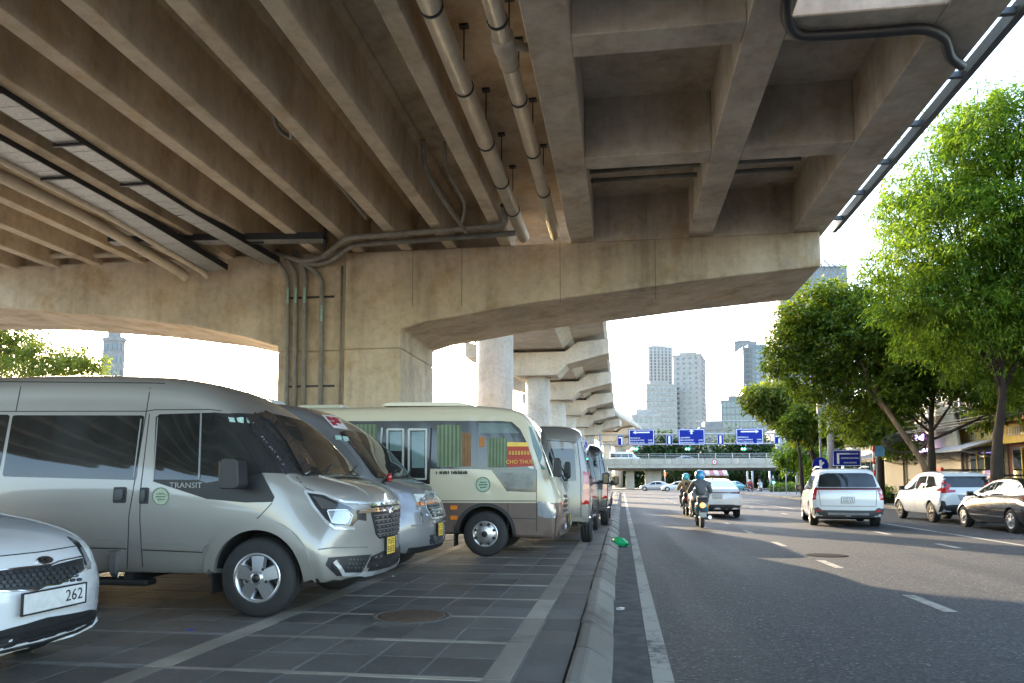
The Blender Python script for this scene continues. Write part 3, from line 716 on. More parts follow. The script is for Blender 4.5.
# ---- pieces laid on the body surface
def ray_fn(V, mode):
    o = V.Mi @ Vector((0, 0, CAM_H)) if mode == 'P' else None; Lr = V.S['L']
    def cast(p):
        if mode == 'P':
            d = _F + _Rt * ((p[0] - 512) / FPX) - _Up * ((p[1] - 341.5 - SHIFT) / FPX); d = (V.Mi.to_3x3() @ d).normalized(); og = o
        elif mode == 'S': og, d = Vector((p[0], -4, p[1])), Vector((0, 1, 0))
        elif mode == 'F': og, d = Vector((4, p[0], p[1])), Vector((-1, 0, 0))
        elif mode == 'B': og, d = Vector((-Lr - 4, p[0], p[1])), Vector((1, 0, 0))
        elif mode == 'T': og, d = Vector((p[0], p[1], 6)), Vector((0, 0, -1))
        h = V.bvh.ray_cast(og, d)
        if h[0] is None:
            best = None
            for k in range(24):
                if mode == 'P': q = og + d * (max(.5, og.length - 4) + k * .35)
                else: q = og + d * (2.5 + k * .3)
                g = V.bvh.find_nearest(q)
                if g[0] is not None and (best is None or g[3] < best[3]): best = g
            return best[0], best[1], d
        nrm = h[1] if h[1].dot(d) < 0 else -h[1]
        return h[0], nrm, d
    return cast
def roundpoly(poly, r, n=4):
    out = []; m = len(poly)
    for i in range(m):
        a, b, c = Vector((*poly[i - 1], 0)), Vector((*poly[i], 0)), Vector((*poly[(i + 1) % m], 0))
        d1, d2 = a - b, c - b; k = min(r, d1.length * .42, d2.length * .42)
        for q in arc_pts(b + d1.normalized() * k, b, b + d2.normalized() * k, n): out.append((q.x, q.y))
    return out
def patch(V, name, poly, mode, mat, off=.004, parent=None, res=9, rnd_=0, mir=False, skirt=.012, label=None):
    if rnd_: poly = roundpoly(poly, rnd_)
    cast = ray_fn(V, mode)
    xs = [p[0] for p in poly]; ys = [p[1] for p in poly]; w, h = max(xs) - min(xs), max(ys) - min(ys)
    st = max(w, h) / res
    pts = []
    for i in range(len(poly)):
        a, b = Vector(poly[i]), Vector(poly[(i + 1) % len(poly)]); k = max(1, int((b - a).length / st))
        for j in range(k): pts.append(a + (b - a) * (j / k))
    nb = len(pts)
    def inside(p):
        c = False
        for i in range(nb):
            a, b = pts[i], pts[i - 1]
            if (a.y > p.y) != (b.y > p.y) and p.x < (b.x - a.x) * (p.y - a.y) / (b.y - a.y) + a.x: c = not c
        return c
    nx, ny = int(w / st) + 1, int(h / st) + 1
    for i in range(nx + 1):
        for j in range(ny + 1):
            p = Vector((min(xs) + w * (i + .5) / (nx + 1), min(ys) + h * (j + .5) / (ny + 1)))
            if inside(p) and min((p - q).length for q in pts[:nb]) > st * .35: pts.append(p)
    vv, ee, ff, _, _, _ = delaunay_2d_cdt([Vector((p.x, p.y)) for p in pts], [(i, (i + 1) % nb) for i in range(nb)], [], 1, 1e-6)
    hits = [cast((p.x, p.y)) for p in vv]
    vs = [h[0] + h[1] * off for h in hits]; fs = []
    for f in ff:
        a, b, c = [vs[i] for i in f[:3]]; n_ = (b - a).cross(c - a)
        fs.append(list(f) if n_.dot(hits[f[0]][1]) > 0 else list(f)[::-1])
    cnt = {}
    for f in fs:
        for i in range(len(f)):
            e = (f[i], f[(i + 1) % len(f)]); cnt[e] = 1
    base = {}; n0 = len(vs)
    for (a, b) in list(cnt):
        if (b, a) not in cnt:
            for q in (a, b):
                if q not in base: base[q] = len(vs); vs.append(hits[q][0] - hits[q][1] * skirt)
            fs.append([b, a, base[a], base[b]])
    me = bpy.data.meshes.new(name); me.from_pydata([tuple(v) for v in vs], [], fs); me.materials.append(mat)
    me.polygons.foreach_set('use_smooth', [True] * len(fs)); me.update(); me.set_sharp_from_angle(angle=R(40))
    o = obj(name, me, parent or V.root)
    if label: o['label'] = label
    if mir:
        m2 = bpy.data.meshes.new(name); m2.from_pydata([(v[0], -v[1], v[2]) for v in vs], [], [f[::-1] for f in fs]); m2.materials.append(mat)
        m2.polygons.foreach_set('use_smooth', [True] * len(fs)); m2.update(); m2.set_sharp_from_angle(angle=R(40))
        obj(name, m2, parent or V.root)
    return o
def ribbon(V, name, pts, mode, width, mat, off=.0025, parent=None, mir=False, closed=False, thick=.01):
    cast = ray_fn(V, mode); P_ = [Vector(p) for p in pts]
    if closed: P_.append(P_[0])
    tot = sum((P_[i + 1] - P_[i]).length for i in range(len(P_) - 1)); st = tot / max(6, min(48, int(tot / (.06 if mode != 'P' else 5))))
    s_ = []
    for i in range(len(P_) - 1):
        k = max(1, int((P_[i + 1] - P_[i]).length / st))
        for j in range(k): s_.append(P_[i] + (P_[i + 1] - P_[i]) * (j / k))
    s_.append(P_[-1]); vs = []; fs = []
    L_, R_ = [], []
    for i, p in enumerate(s_):
        d = s_[min(i + 1, len(s_) - 1)] - s_[max(i - 1, 0)]; d.normalize(); n2 = Vector((-d.y, d.x)) * width / 2
        for q in (p - n2, p + n2):
            h = cast((q.x, q.y)); vs.append(h[0] + h[1] * off); vs.append(h[0] - h[1] * thick)
    for i in range(len(s_) - 1):
        a = i * 4; b = a + 4
        fs += [[a, a + 2, b + 2, b], [a + 2, a + 3, b + 3, b + 2], [a + 1, a, b, b + 1]]
    e = (len(s_) - 1) * 4; fs += [[0, 1, 3, 2], [e, e + 2, e + 3, e + 1]]
    me = bpy.data.meshes.new(name); me.from_pydata([tuple(v) for v in vs], [], fs); me.materials.append(mat); me.update()
    bm = bmesh.new(); bm.from_mesh(me); bmesh.ops.recalc_face_normals(bm, faces=bm.faces[:]); bm.to_mesh(me); bm.free()
    o = obj(name, me, parent or V.root)
    if mir:
        m2 = me.copy(); m2.transform(Matrix.Scale(-1, 4, (0, 1, 0))); m2.flip_normals(); obj(name, m2, parent or V.root)
    return o
def arch_flare(V, xw, r0, r1, mat, off=.02, a0=-12, a1=192, mir=True, n=36, zc=None):
    S = V.S; zc = S['rw'] if zc is None else zc
    poly = [(xw + r1 * math.cos(R(a0 + (a1 - a0) * k / n)), zc + r1 * math.sin(R(a0 + (a1 - a0) * k / n))) for k in range(n + 1)] + [(xw + r0 * math.cos(R(a1 - (a1 - a0) * k / n)), zc + r0 * math.sin(R(a1 - (a1 - a0) * k / n))) for k in range(n + 1)]
    return patch(V, 'wheel_arch', poly, 'S', mat, off, mir=mir, res=26, skirt=.03)
def rel(V, px, py, y):
    """pixel -> local point on the plane at local side offset y (vehicle facing +X)"""
    w = at(px, py, Y=V.root.location.y + y); return V.Mi @ w
def mirror_unit(V, x, y, z, w=.14, h=.30, d=.20, s=-1, mat=None, arm=.14):
    o = MB()
    pr = roundpoly([(0, 0), (w, .0), (w * .9, h), (0.02, h)], .05, 3)
    b_ = MB(); yy = s * (y + arm)
    b_.prism([(x + p[0], z + p[1]) for p in pr], 1, min(yy, yy + s * d), max(yy, yy + s * d))
    m_ = b_.build('mirror', mat or M_BLACK, V.root, bevel=.025, seg=3)
    MB().tube([(x + w / 2, s * (y - .05), z + .02), (x + w / 2, yy + s * .03, z + .06)], .028, 8).build('mirror_arm', M_BLACK, m_)
    MB().box(x - .006, x - .001, min(yy + s * .03, yy + s * (d - .03)), max(yy + s * .03, yy + s * (d - .03)), z + .03, z + h - .03).build('mirror_glass', M_GLASS, m_)
    return m_
def plate(V, px=None, loc=None, w=.33, h=.165, facing='F', mat=None, txt=None, tilt=0):
    """number plate standing just off the body"""
    mat = mat or M_YPLATE; o = MB().box(-.006, .006, -w / 2, w / 2, -h / 2, h / 2).build('number_plate', mat, V.root, bevel=.003, seg=1)
    o.location = loc; o.rotation_euler = (0, tilt, 0 if facing == 'F' else math.pi)
    fr_ = MB(); t_ = .008
    fr_.box(-.006, .008, -w / 2 - t_, w / 2 + t_, h / 2, h / 2 + t_).box(-.006, .008, -w / 2 - t_, w / 2 + t_, -h / 2 - t_, -h / 2).box(-.006, .008, -w / 2 - t_, -w / 2, -h / 2, h / 2).box(-.006, .008, w / 2, w / 2 + t_, -h / 2, h / 2)
    fr_.build('plate_frame', M_BLACK, o)
    for i, (tx, zz, sz) in enumerate(txt or []):
        q = text_mesh(tx, sz, M_INK, 'plate_text', o, (.0065, 0, zz), (R(90), 0, R(90)), .0008)
    return o
# ================================================================== parked van nearest the camera
def marks(o, w, h, rows, x=.0068, seed=1, mat=None):
    """worn, unreadable characters on a plate: short dark strokes"""
    r = random.Random(seed); b_ = MB()
    for (zc, n, hh) in rows:
        step = w * .86 / n
        for i in range(n):
            y0 = -w * .43 + step * (i + .18); y1 = y0 + step * .62
            a, t = zc - hh / 2, max(.006, hh * .17)
            segs = [(y0, y1, a, a + t), (y0, y1, a + hh - t, a + hh), (y0, y1, zc - t / 2, zc + t / 2), (y0, y0 + t, a, a + hh), (y1 - t, y1, a, a + hh)]
            for q in r.sample(segs, r.choice((3, 4))): b_.box(x - .001, x, q[0], q[1], q[2], q[3])
    b_.build('plate_marks', mat or M_INK, o, fix=False)
SILVER = paint('champagne_silver', (.27, .256, .235), .3, .36); BRIGHT = paint('bright_silver', (.62, .63, .64), .5, .25)
SILVER2 = paint('cool_silver', (.185, .19, .20), .35, .32)
def van_spec(**kw):
    S = dict(L=5.78, W=2.0, rw=.352, tw=.215, arch=.43, xf=-.91, xr=-4.66, rim='five', inset=.015,
        zt=[(0, 1.0), (-.06, 1.085), (-.15, 1.15), (-.35, 1.215), (-.57, 1.28), (-.80, 1.50), (-1.07, 1.77), (-1.32, 1.97), (-1.5, 2.08), (-1.76, 2.19), (-2.2, 2.255), (-3.2, 2.29), (-5.3, 2.29), (-5.65, 2.25), (-5.78, 2.15)],
        zb=[(0, .30), (-.3, .30), (-.6, .33), (-1.4, .36), (-4.2, .36), (-5.2, .38), (-5.78, .42)],
        belt=[(0, .80), (-.5, 1.05), (-.9, 1.22), (-1.4, 1.25), (-5.78, 1.25)],
        wb=[(0, .93), (-.5, .95), (-5.78, .955)], wm=[(0, .98), (-.4, 1.0), (-1.2, 1.0), (-5.78, 1.0)],
        wbelt=[(0, .86), (-.3, .90), (-.6, .955), (-1.0, .975), (-5.78, .98)],
        wt=[(0, .62), (-.5, .72), (-.9, .78), (-1.3, .80), (-2.0, .83), (-5.78, .83)],
        crown=[(0, .06), (-.3, .09), (-.6, .09), (-1.0, .10), (-1.5, .2), (-2.2, .25), (-5.78, .25)],
        front=[(.2, -.10), (.32, -.03), (.45, .0), (.62, -.01), (.80, -.005), (.95, -.015), (1.1, -.03), (1.4, -.03)], rear=[(.3, .0), (.7, 0), (1.25, .03), (2.2, .11)],
        plan=(.30, .05), blend=(1.05, .8), gh=.6, edge=.62)
    S.update(kw); return S
V1 = make_vehicle('parked_van', 'champagne silver passenger van parked nearest the camera, yellow number plate on its nose', 'van', van_spec(), SILVER, (-2.30, 7.28, PAVE_Z), 0, 'vans parked under the viaduct')
ws = patch(V1, 'windscreen', [(-.76, 1.25), (-.5, 1.265), (0, 1.275), (.5, 1.265), (.76, 1.25), (.74, 1.42), (.64, 1.83), (.5, 1.865), (0, 1.885), (-.5, 1.865), (-.64, 1.83), (-.74, 1.42)], 'F', M_GLASS, .014, rnd_=.04, res=30, skirt=0)
patch(V1, 'pillar_trim', [(213, 412.8), (250, 414.6), (268, 417), (286, 436), (306, 474.5), (262, 473), (243, 441), (224, 418)], 'P', M_LAMPHOUSE, .012, mir=True, res=34)
dw = patch(V1, 'door_window', [(156, 417), (160, 414.3), (214, 412.8), (224, 418), (243, 441), (262, 473), (274.5, 497), (272.5, 502), (245, 502.5), (207, 499), (153.5, 481)], 'P', M_GLASS, .004, mir=True, res=14)
tr_ = patch(V1, 'door_trim', [(153.5, 479.5), (199, 480), (206, 483), (262, 473.5), (274.5, 497), (272.5, 502), (245, 502.5), (207, 499), (153.5, 481.5)], 'P', M_BLACK, .0065, dw, mir=True, res=12, skirt=0)
ribbon(V1, 'window_bar', [(201.5, 413.5), (199.5, 479)], 'P', 1.6, plain('grey_seal', (.22, .22, .22), .4, .3), .012, dw)
ribbon(V1, 'window_bar', [(154, 480), (158, 417)], 'P', .9, MATS['grey_seal'], .008, dw)
w2 = patch(V1, 'side_window', [(13, 415.3), (144.5, 415.5), (136, 480), (2.5, 476.5)], 'P', M_GLASS, .004, mir=True, res=14, rnd_=3)
ribbon(V1, 'window_bar', [(141.5, 419), (134, 477.5)], 'P', 1.2, MATS['grey_seal'], .008, w2)
patch(V1, 'side_window', [(-118, 413.5), (10, 414.8), (-1.5, 476), (-130, 474)], 'P', M_GLASS, .004, mir=True, res=14, rnd_=3)
patch(V1, 'rear_window', [(-.72, 1.3), (-.06, 1.3), (-.06, 1.88), (-.68, 1.88)], 'B', M_GLASS, .004, rnd_=.06); patch(V1, 'rear_window', [(.72, 1.3), (.06, 1.3), (.06, 1.88), (.68, 1.88)], 'B', M_GLASS, .004, rnd_=.06)
ribbon(V1, 'pillar_seal', [(262, 415.5), (270, 419.5), (287, 440), (306, 475)], 'P', 7, M_LAMPHOUSE, .030, thick=.0)
ribbon(V1, 'pillar_cover', [(250, 417.5), (262, 433.5), (275, 451), (290, 473)], 'P', 9, M_LAMPHOUSE, .034, thick=.0)
# shut lines
for pts in ([(151, 383), (146.5, 411), (129, 515), (127, 574)], [(149.5, 414), (140.5, 490), (139.8, 520), (143, 572)], [(21.5, 383), (16, 411)], [(143, 572), (203, 577)], [(60, 569), (127, 574)],
            [(-40, 411.5), (147, 411.2), (155, 409.8), (210, 409.5), (222, 411)], [(-60, 381), (40, 382), (151, 383), (165, 383.5)], [(272, 503), (258, 518), (240, 524)]):
    ribbon(V1, 'shut_line', pts, 'P', .85, M_SEAM, .0015, mir=True)
for pts in ([(-60, 544.5), (127, 549)], [(143, 550), (203, 552.5)]): ribbon(V1, 'strip_shade_line', pts, 'P', .8, M_SEAM, .002, mir=True)  # dark line painted as the shade below the rub strip
# rub strip, roof gutter, handles, badges
patch(V1, 'rub_strip', [(-60, 536.5), (127, 541), (127, 547.5), (-60, 543)], 'P', SILVER, .022, mir=True, res=40, skirt=.02)
patch(V1, 'rub_strip', [(143, 541.5), (207, 544.5), (203, 551), (143, 548.5)], 'P', SILVER, .022, mir=True, res=24, skirt=.02)
for q in ((113, 487, 127, 503), (139.2, 487.5, 149.2, 504)):
    h_ = patch(V1, 'door_handle', [(q[0] + 1, q[1]), (q[2], q[1]), (q[2] - 1, q[3]), (q[0], q[3])], 'P', M_BLACK, .006, rnd_=2, mir=True, res=5)
    patch(V1, 'grip', [(q[0] + 3, q[1] + 2.5), (q[2] - 2.5, q[1] + 2.5), (q[2] - 3.5, q[3] - 3), (q[0] + 2.5, q[3] - 3)], 'P', plain('handle_grey', (.05, .05, .052), .3), .022, h_, rnd_=2, res=5, skirt=0)
n_ = 22
m_st = plain('sticker_green', (.33, .36, .27), .6, var=.5, scale=60)
st_ = patch(V1, 'round_sticker', [(160.8 + 9 * math.cos(2 * math.pi * k / n_), 496.5 + 9.3 * math.sin(2 * math.pi * k / n_)) for k in range(n_)], 'P', m_st, .003, res=6, skirt=.001)
ribbon(V1, 'sticker_ring', [(160.8 + 8.2 * math.cos(2 * math.pi * k / n_), 496.5 + 8.5 * math.sin(2 * math.pi * k / n_)) for k in range(n_)], 'P', .8, plain('sticker_ink', (.06, .13, .09), .6), .0045, st_, closed=True)
for dy, l_ in ((-2.6, 4), (.2, 5), (3, 3.5)): ribbon(V1, 'sticker_line', [(160.8 - l_, 496.5 + dy), (160.8 + l_, 496.5 + dy)], 'P', 1.1, MATS['sticker_ink'], .0045, st_)
pt = rel(V1, 186.5, 485.5, -.985)
hit = V1.bvh.ray_cast(Vector((pt.x, -4, pt.z)), Vector((0, 1, 0)))[0]
text_mesh('TRANSIT', .072, plain('badge_grey', (.30, .30, .30), .3, .6), 'lettering', dw, (hit.x, hit.y - .0095, hit.z), (R(90), 0, 0), .002, sx=1.12)
ribbon(V1, 'bracket', [(116.5, 550), (115, 578)], 'P', 6, M_ALLOY, .05); ribbon(V1, 'bracket_cap', [(112, 551.5), (121, 552)], 'P', 3, M_ALLOY, .065)
sl = MB().box(-3.1, -2.0, -.95, -.78, .25, .31).build('side_step', M_BLACK, V1.root, bevel=.02); 
for k in (-2.9, -2.2): MB().box(k - .04, k + .04, -.92, -.3, .29, .37).build('step_bracket', M_BLACK, sl)
arch_flare(V1, -.91, .425, .525, SILVER, .022, -8, 190); arch_flare(V1, -4.66, .425, .51, SILVER, .018, -8, 188)
MB().box(-1.36, -1.345, -.96, -.76, .20, .50).build('mud_flap', M_BLACK, V1.root)
mp = rel(V1, 226, 489, -1.12); mirror_unit(V1, mp.x, 1.0, mp.z, .20, .27, .17, -1, arm=.1); mirror_unit(V1, mp.x, 1.0, mp.z, .20, .27, .17, 1, arm=.1)
# nose: lamps, grille, bumper
hl = patch(V1, 'headlight', [(307.5, 492.8), (323, 495.5), (344, 504.5), (353, 509), (366, 511.5), (366, 521), (358, 519.5), (352, 525.8), (333, 525), (325, 518.5), (315, 505.5)], 'P', M_LAMPHOUSE, .006, mir=True, res=12)
l1 = patch(V1, 'lamp_lens', [(327.5, 511), (345.6, 510.4), (350.6, 515.4), (347.6, 523.2), (332.3, 522.6)], 'P', M_LENS, .012, hl, mir=True, res=6, rnd_=2)
ribbon(V1, 'daytime_strip', [(327.5, 510.6), (346, 510), (351.5, 515.4), (348.5, 524), (332, 523.2), (327.5, 511)], 'P', 1.1, plain('drl', (.75, .78, .8), .3), .016, l1)
patch(V1, 'lamp_reflector', [(313, 496.5), (322, 498), (338, 505.5), (336, 508.5), (322, 508.5)], 'P', plain('reflector', (.16, .165, .17), .15, .6, 1), .01, hl, mir=True, res=6)
ribbon(V1, 'lamp_brow', [(304.5, 491.5), (323, 494), (345, 502.5), (366, 503.5), (400, 500.5)], 'P', 2.2, BRIGHT, .014, mir=True)
ribbon(V1, 'lamp_brow', [(304.5, 491.5), (314, 507), (324.5, 520.5), (334, 528.5), (354, 528.5)], 'P', 2.4, BRIGHT, .012, mir=True)
gr = patch(V1, 'grille', [(-.44, .97), (.44, .97), (.455, .90), (.36, .70), (.28, .655), (-.28, .655), (-.36, .70), (-.455, .90)], 'F', M_MESH, .008, res=12)
for k, z in enumerate((.70, .745, .79, .835, .88)):
    w_ = .33 + .095 * (z - .69) / .21
    ribbon(V1, 'grille_bar', [(-w_, z), (w_, z)], 'F', .012, plain('bar_grey', (.25, .255, .26), .3, .7), .018, gr)
    for j in range(-3, 4): patch(V1, 'grille_stud', [(j * w_ / 3.6 - .018, z - .026), (j * w_ / 3.6 + .018, z - .026), (j * w_ / 3.6 + .018, z - .014), (j * w_ / 3.6 - .018, z - .014)], 'F', MATS['bar_grey'], .016, gr, res=2)
cb = patch(V1, 'chrome_bar', [(-.62, .935), (-.42, .955), (.42, .955), (.62, .935), (.62, .91), (.42, .915), (-.42, .915), (-.62, .91)], 'F', M_CHROME, .02, res=14)
MB().lathe([(.068, -.008), (.068, .012), (.05, .02), (0, .022)], 24, 'X').build('emblem', M_CHROME, cb).location = V1.bvh.ray_cast(Vector((3, 0, .90)), Vector((-1, 0, 0)))[0] + Vector((.012, 0, 0))
patch(V1, 'grille_frame', [(-.44, 1.0), (.44, 1.0), (.47, .972), (-.47, .972)], 'F', M_CHROME, .014, res=10)
fg = patch(V1, 'fog_recess', [(325.3, 565), (328.5, 557.5), (349, 556), (371, 554.3), (366, 564), (361, 573), (337, 576)], 'P', M_MESH, .005, mir=True, res=9)
patch(V1, 'fog_lamp', [(336 + 4.5 * math.cos(k), 564.5 + 5 * math.sin(k)) for k in [2 * math.pi * i / 14 for i in range(14)]], 'P', M_LAMPHOUSE, .012, fg, mir=True, res=4)
for i in range(5):
    for j in range(3):
        cx_, cy_ = 350 + i * 3.6 - j * 1.2, 559.5 + j * 4.2
        patch(V1, 'honeycomb_cell', [(cx_ - 1.1, cy_), (cx_, cy_ - 1.4), (cx_ + 1.1, cy_), (cx_, cy_ + 1.4)], 'P', plain('cell_edge', (.07, .075, .08), .35, .3), .009, fg, res=2)
li = patch(V1, 'lower_intake', [(-.46, .50), (-.2, .53), (.2, .53), (.46, .50), (.50, .40), (.25, .37), (-.25, .37), (-.50, .40)], 'F', M_MESH, .005, res=10)
for z in (.42, .46): ribbon(V1, 'intake_bar', [(-.44, z), (.44, z)], 'F', .012, M_BLACK, .014, li)
ribbon(V1, 'bumper_blade', [(-.90, .50), (-.80, .375), (-.5, .345), (0, .338), (.5, .345), (.80, .375), (.90, .50)], 'F', .032, BRIGHT, .016)
ribbon(V1, 'bumper_lip', [(-.46, .385), (0, .375), (.46, .385)], 'F', .035, M_BLACK, .012)
ribbon(V1, 'bumper_crease_shade', [(318, 549.5), (334, 547.5), (368, 547.2)], 'P', 1.4, plain('crease_shade', (.14, .14, .14), .5), .003, mir=True)  # grey ribbon paints the shade of a crease on the smooth bumper
pl_ = plate(V1, loc=V1.bvh.ray_cast(Vector((3, -.03, .575)), Vector((-1, 0, 0)))[0] + Vector((.02, 0, 0)), w=.26, h=.165)
marks(pl_, .26, .165, [(.038, 3, .05), (-.035, 4, .06)], seed=3)
# wipers, bonnet vents and creases, windscreen stickers
for y in (-.45, .25): MB().tube([(-.53, y, 1.285), (-.66, y + .55, 1.375)], .012, 6).build('wiper', M_BLACK, V1.root)
patch(V1, 'bonnet_vent', [(-.50, -.35), (-.50, .35), (-.42, .35), (-.42, -.35)], 'T', M_BLACK, .004, res=8)
for s in (1,): ribbon(V1, 'bonnet_crease', [(-.55, -.52), (-.3, -.44), (-.08, -.36)], 'T', .02, SILVER, .010, mir=True)
ribbon(V1, 'bonnet_line', [(296, 477), (306, 488), (322, 494.5), (345, 503)], 'P', .8, M_SEAM, .002, mir=True)
for q in ((229, 417.5, 6), (237.5, 418, 6), (246, 419, 6)):
    patch(V1, 'windscreen_sticker', [(q[0], q[1]), (q[0] + q[2], q[1] + .6), (q[0] + q[2] + 1, q[1] + 5.5), (q[0] + 1.5, q[1] + 5)], 'P', plain('sticker_pale', (.35, .50, .45), .5, var=.4, scale=60), .019, ws, res=5, skirt=0)
# ================================================================== second van (older nose), bus, hatchback, more vans
def place_on(V, o, mode, p, lift=.01):
    h = ray_fn(V, mode)(p); o.location = h[0] + h[1] * lift; return h
V2 = make_vehicle('parked_van', 'grey silver van between the nearest van and the bus, red sticker on its roof front', 'van',
    van_spec(front=[(.2, -.14), (.32, -.05), (.45, .0), (.62, .0), (.80, -.03), (.95, -.09), (1.1, -.12), (1.4, -.08)], plan=(.34, .05)), SILVER2, (-2.40, 9.80, PAVE_Z), 0, 'vans parked under the viaduct')
w_ = patch(V2, 'windscreen', [(-.83, 1.245), (-.5, 1.265), (0, 1.275), (.5, 1.265), (.83, 1.245), (.82, 1.42), (.72, 1.82), (.5, 1.865), (0, 1.885), (-.5, 1.865), (-.72, 1.82), (-.82, 1.42)], 'F', M_GLASS, .010, rnd_=.04, res=28)
dw2 = patch(V2, 'door_window', [(-2.1, 1.25), (-2.07, 1.80), (-1.55, 1.82), (-1.25, 1.62), (-.88, 1.18), (-.95, 1.10), (-1.5, 1.13)], 'S', M_GLASS, .004, mir=True, res=10)
patch(V2, 'pillar_trim', [(-1.55, 1.83), (-1.38, 1.83), (-1.1, 1.68), (-.72, 1.27), (-.88, 1.18), (-1.25, 1.62)], 'S', SILVER2, .005, mir=True, res=8)
for a, b in ((-3.45, -2.25), (-4.7, -3.52), (-5.5, -4.77)): patch(V2, 'side_window', [(a, 1.25), (b, 1.25), (b + .03, 1.80), (a + .03, 1.80)], 'S', M_GLASS, .004, mir=True, rnd_=.05)
patch(V2, 'bonnet_edge', [(-.56, -.86), (-.56, .86), (-.50, .84), (-.50, -.84)], 'T', M_BLACK, .004, res=14)
hl = patch(V2, 'headlight', [(426, 492.5), (436, 495.5), (443, 503), (447.5, 514), (445, 518.5), (435, 518), (430, 507)], 'P', M_LENS, .006, mir=True, res=8)
patch(V2, 'indicator', [(434.5, 499), (441.5, 499.5), (443.8, 503.5), (436, 503)], 'P', M_AMBER, .012, hl, mir=True, res=4)
ribbon(V2, 'lamp_brow', [(424, 491), (436, 493.5), (443, 500), (447, 507)], 'P', 1.6, BRIGHT, .014, mir=True)
gr = patch(V2, 'grille', [(-.40, .93), (.40, .93), (.44, .86), (.36, .74), (-.36, .74), (-.44, .86)], 'F', M_MESH, .006, res=10)
for z in (.78, .82, .86, .90): ribbon(V2, 'grille_bar', [(-.38, z), (.38, z)], 'F', .016, MATS['bar_grey'], .02, gr)
ribbon(V2, 'grille_frame', [(-.41, .94), (.41, .94), (.45, .86), (.37, .73), (-.37, .73), (-.45, .86)], 'F', .022, BRIGHT, .022, gr, closed=True)
patch(V2, 'fog_lamp', [(437.5 + 5 * math.cos(k), 538 + 4.5 * math.sin(k)) for k in [2 * math.pi * i / 14 for i in range(14)]], 'P', MATS['reflector'], .01, mir=True, res=4)
ribbon(V2, 'bumper_crease_shade', [(-.78, .66), (.78, .66)], 'F', .02, MATS['crease_shade'], .004); ribbon(V2, 'bumper_lip', [(-.8, .36), (.8, .36)], 'F', .06, M_BLACK, .006)  # crease here is a painted shade line as well
patch(V2, 'lower_intake', [(-.42, .52), (.42, .52), (.38, .40), (-.38, .40)], 'F', M_MESH, .005, res=8)
pl_ = plate(V2, loc=V2.bvh.ray_cast(Vector((3, -.1, .58)), Vector((-1, 0, 0)))[0] + Vector((.02, 0, 0)), w=.26, h=.165); marks(pl_, .26, .165, [(.038, 3, .05), (-.035, 4, .06)], seed=5)
arch_flare(V2, -.91, .425, .50, SILVER2, .02, -8, 190)
st = patch(V2, 'roof_sticker', [(322, 415), (337, 416), (348, 429.5), (334, 428)], 'P', plain('sticker_white', (.62, .60, .60), .5), .004, res=5, skirt=.001)
for q in (((325.5, 416.5), (329.8, 417), (333, 421.2), (328.6, 420.6)), ((331, 417.2), (336, 417.8), (341.5, 424), (335.5, 423.2)), ((329.5, 421.5), (334, 422), (338, 426), (333, 425.4))): patch(V2, 'sticker_print', list(q), 'P', plain('sticker_red', (.35, .02, .03), .5), .007, st, res=3, skirt=0)
for q in ((334.5, 436, 6), (342, 437, 5)): patch(V2, 'windscreen_sticker', [(q[0], q[1]), (q[0] + q[2], q[1] + .6), (q[0] + q[2] + 1.5, q[1] + 4.5), (q[0] + 1.5, q[1] + 4)], 'P', MATS['sticker_pale'], .016, w_, res=5, skirt=0)
MB().prism(roundpoly([(-2.9, 2.27), (-2.35, 2.27), (-2.45, 2.37), (-2.8, 2.38)], .05), 1, -.35, .35).build('roof_vent', plain('vent_white', (.55, .55, .52), .5), V2.root, bevel=.02)
mirror_unit(V2, -1.05, 1.0, 1.15, .18, .27, .17, -1, arm=.1); mirror_unit(V2, -1.05, 1.0, 1.15, .18, .27, .17, 1, arm=.1)
for y in (-.45, .25): MB().tube([(-.53, y, 1.285), (-.66, y + .55, 1.375)], .012, 6).build('wiper', M_BLACK, V2.root)
# reddish ornament behind the first van's windscreen sits on this van's bonnet side: a small red lamp
MB().lathe([(.035, 0), (.035, .06), (.02, .09), (0, .095)], 12).build('red_ornament', M_RED, V2.root).location = V2.bvh.ray_cast(Vector((-.50, -.70, 4)), Vector((0, 0, -1)))[0]

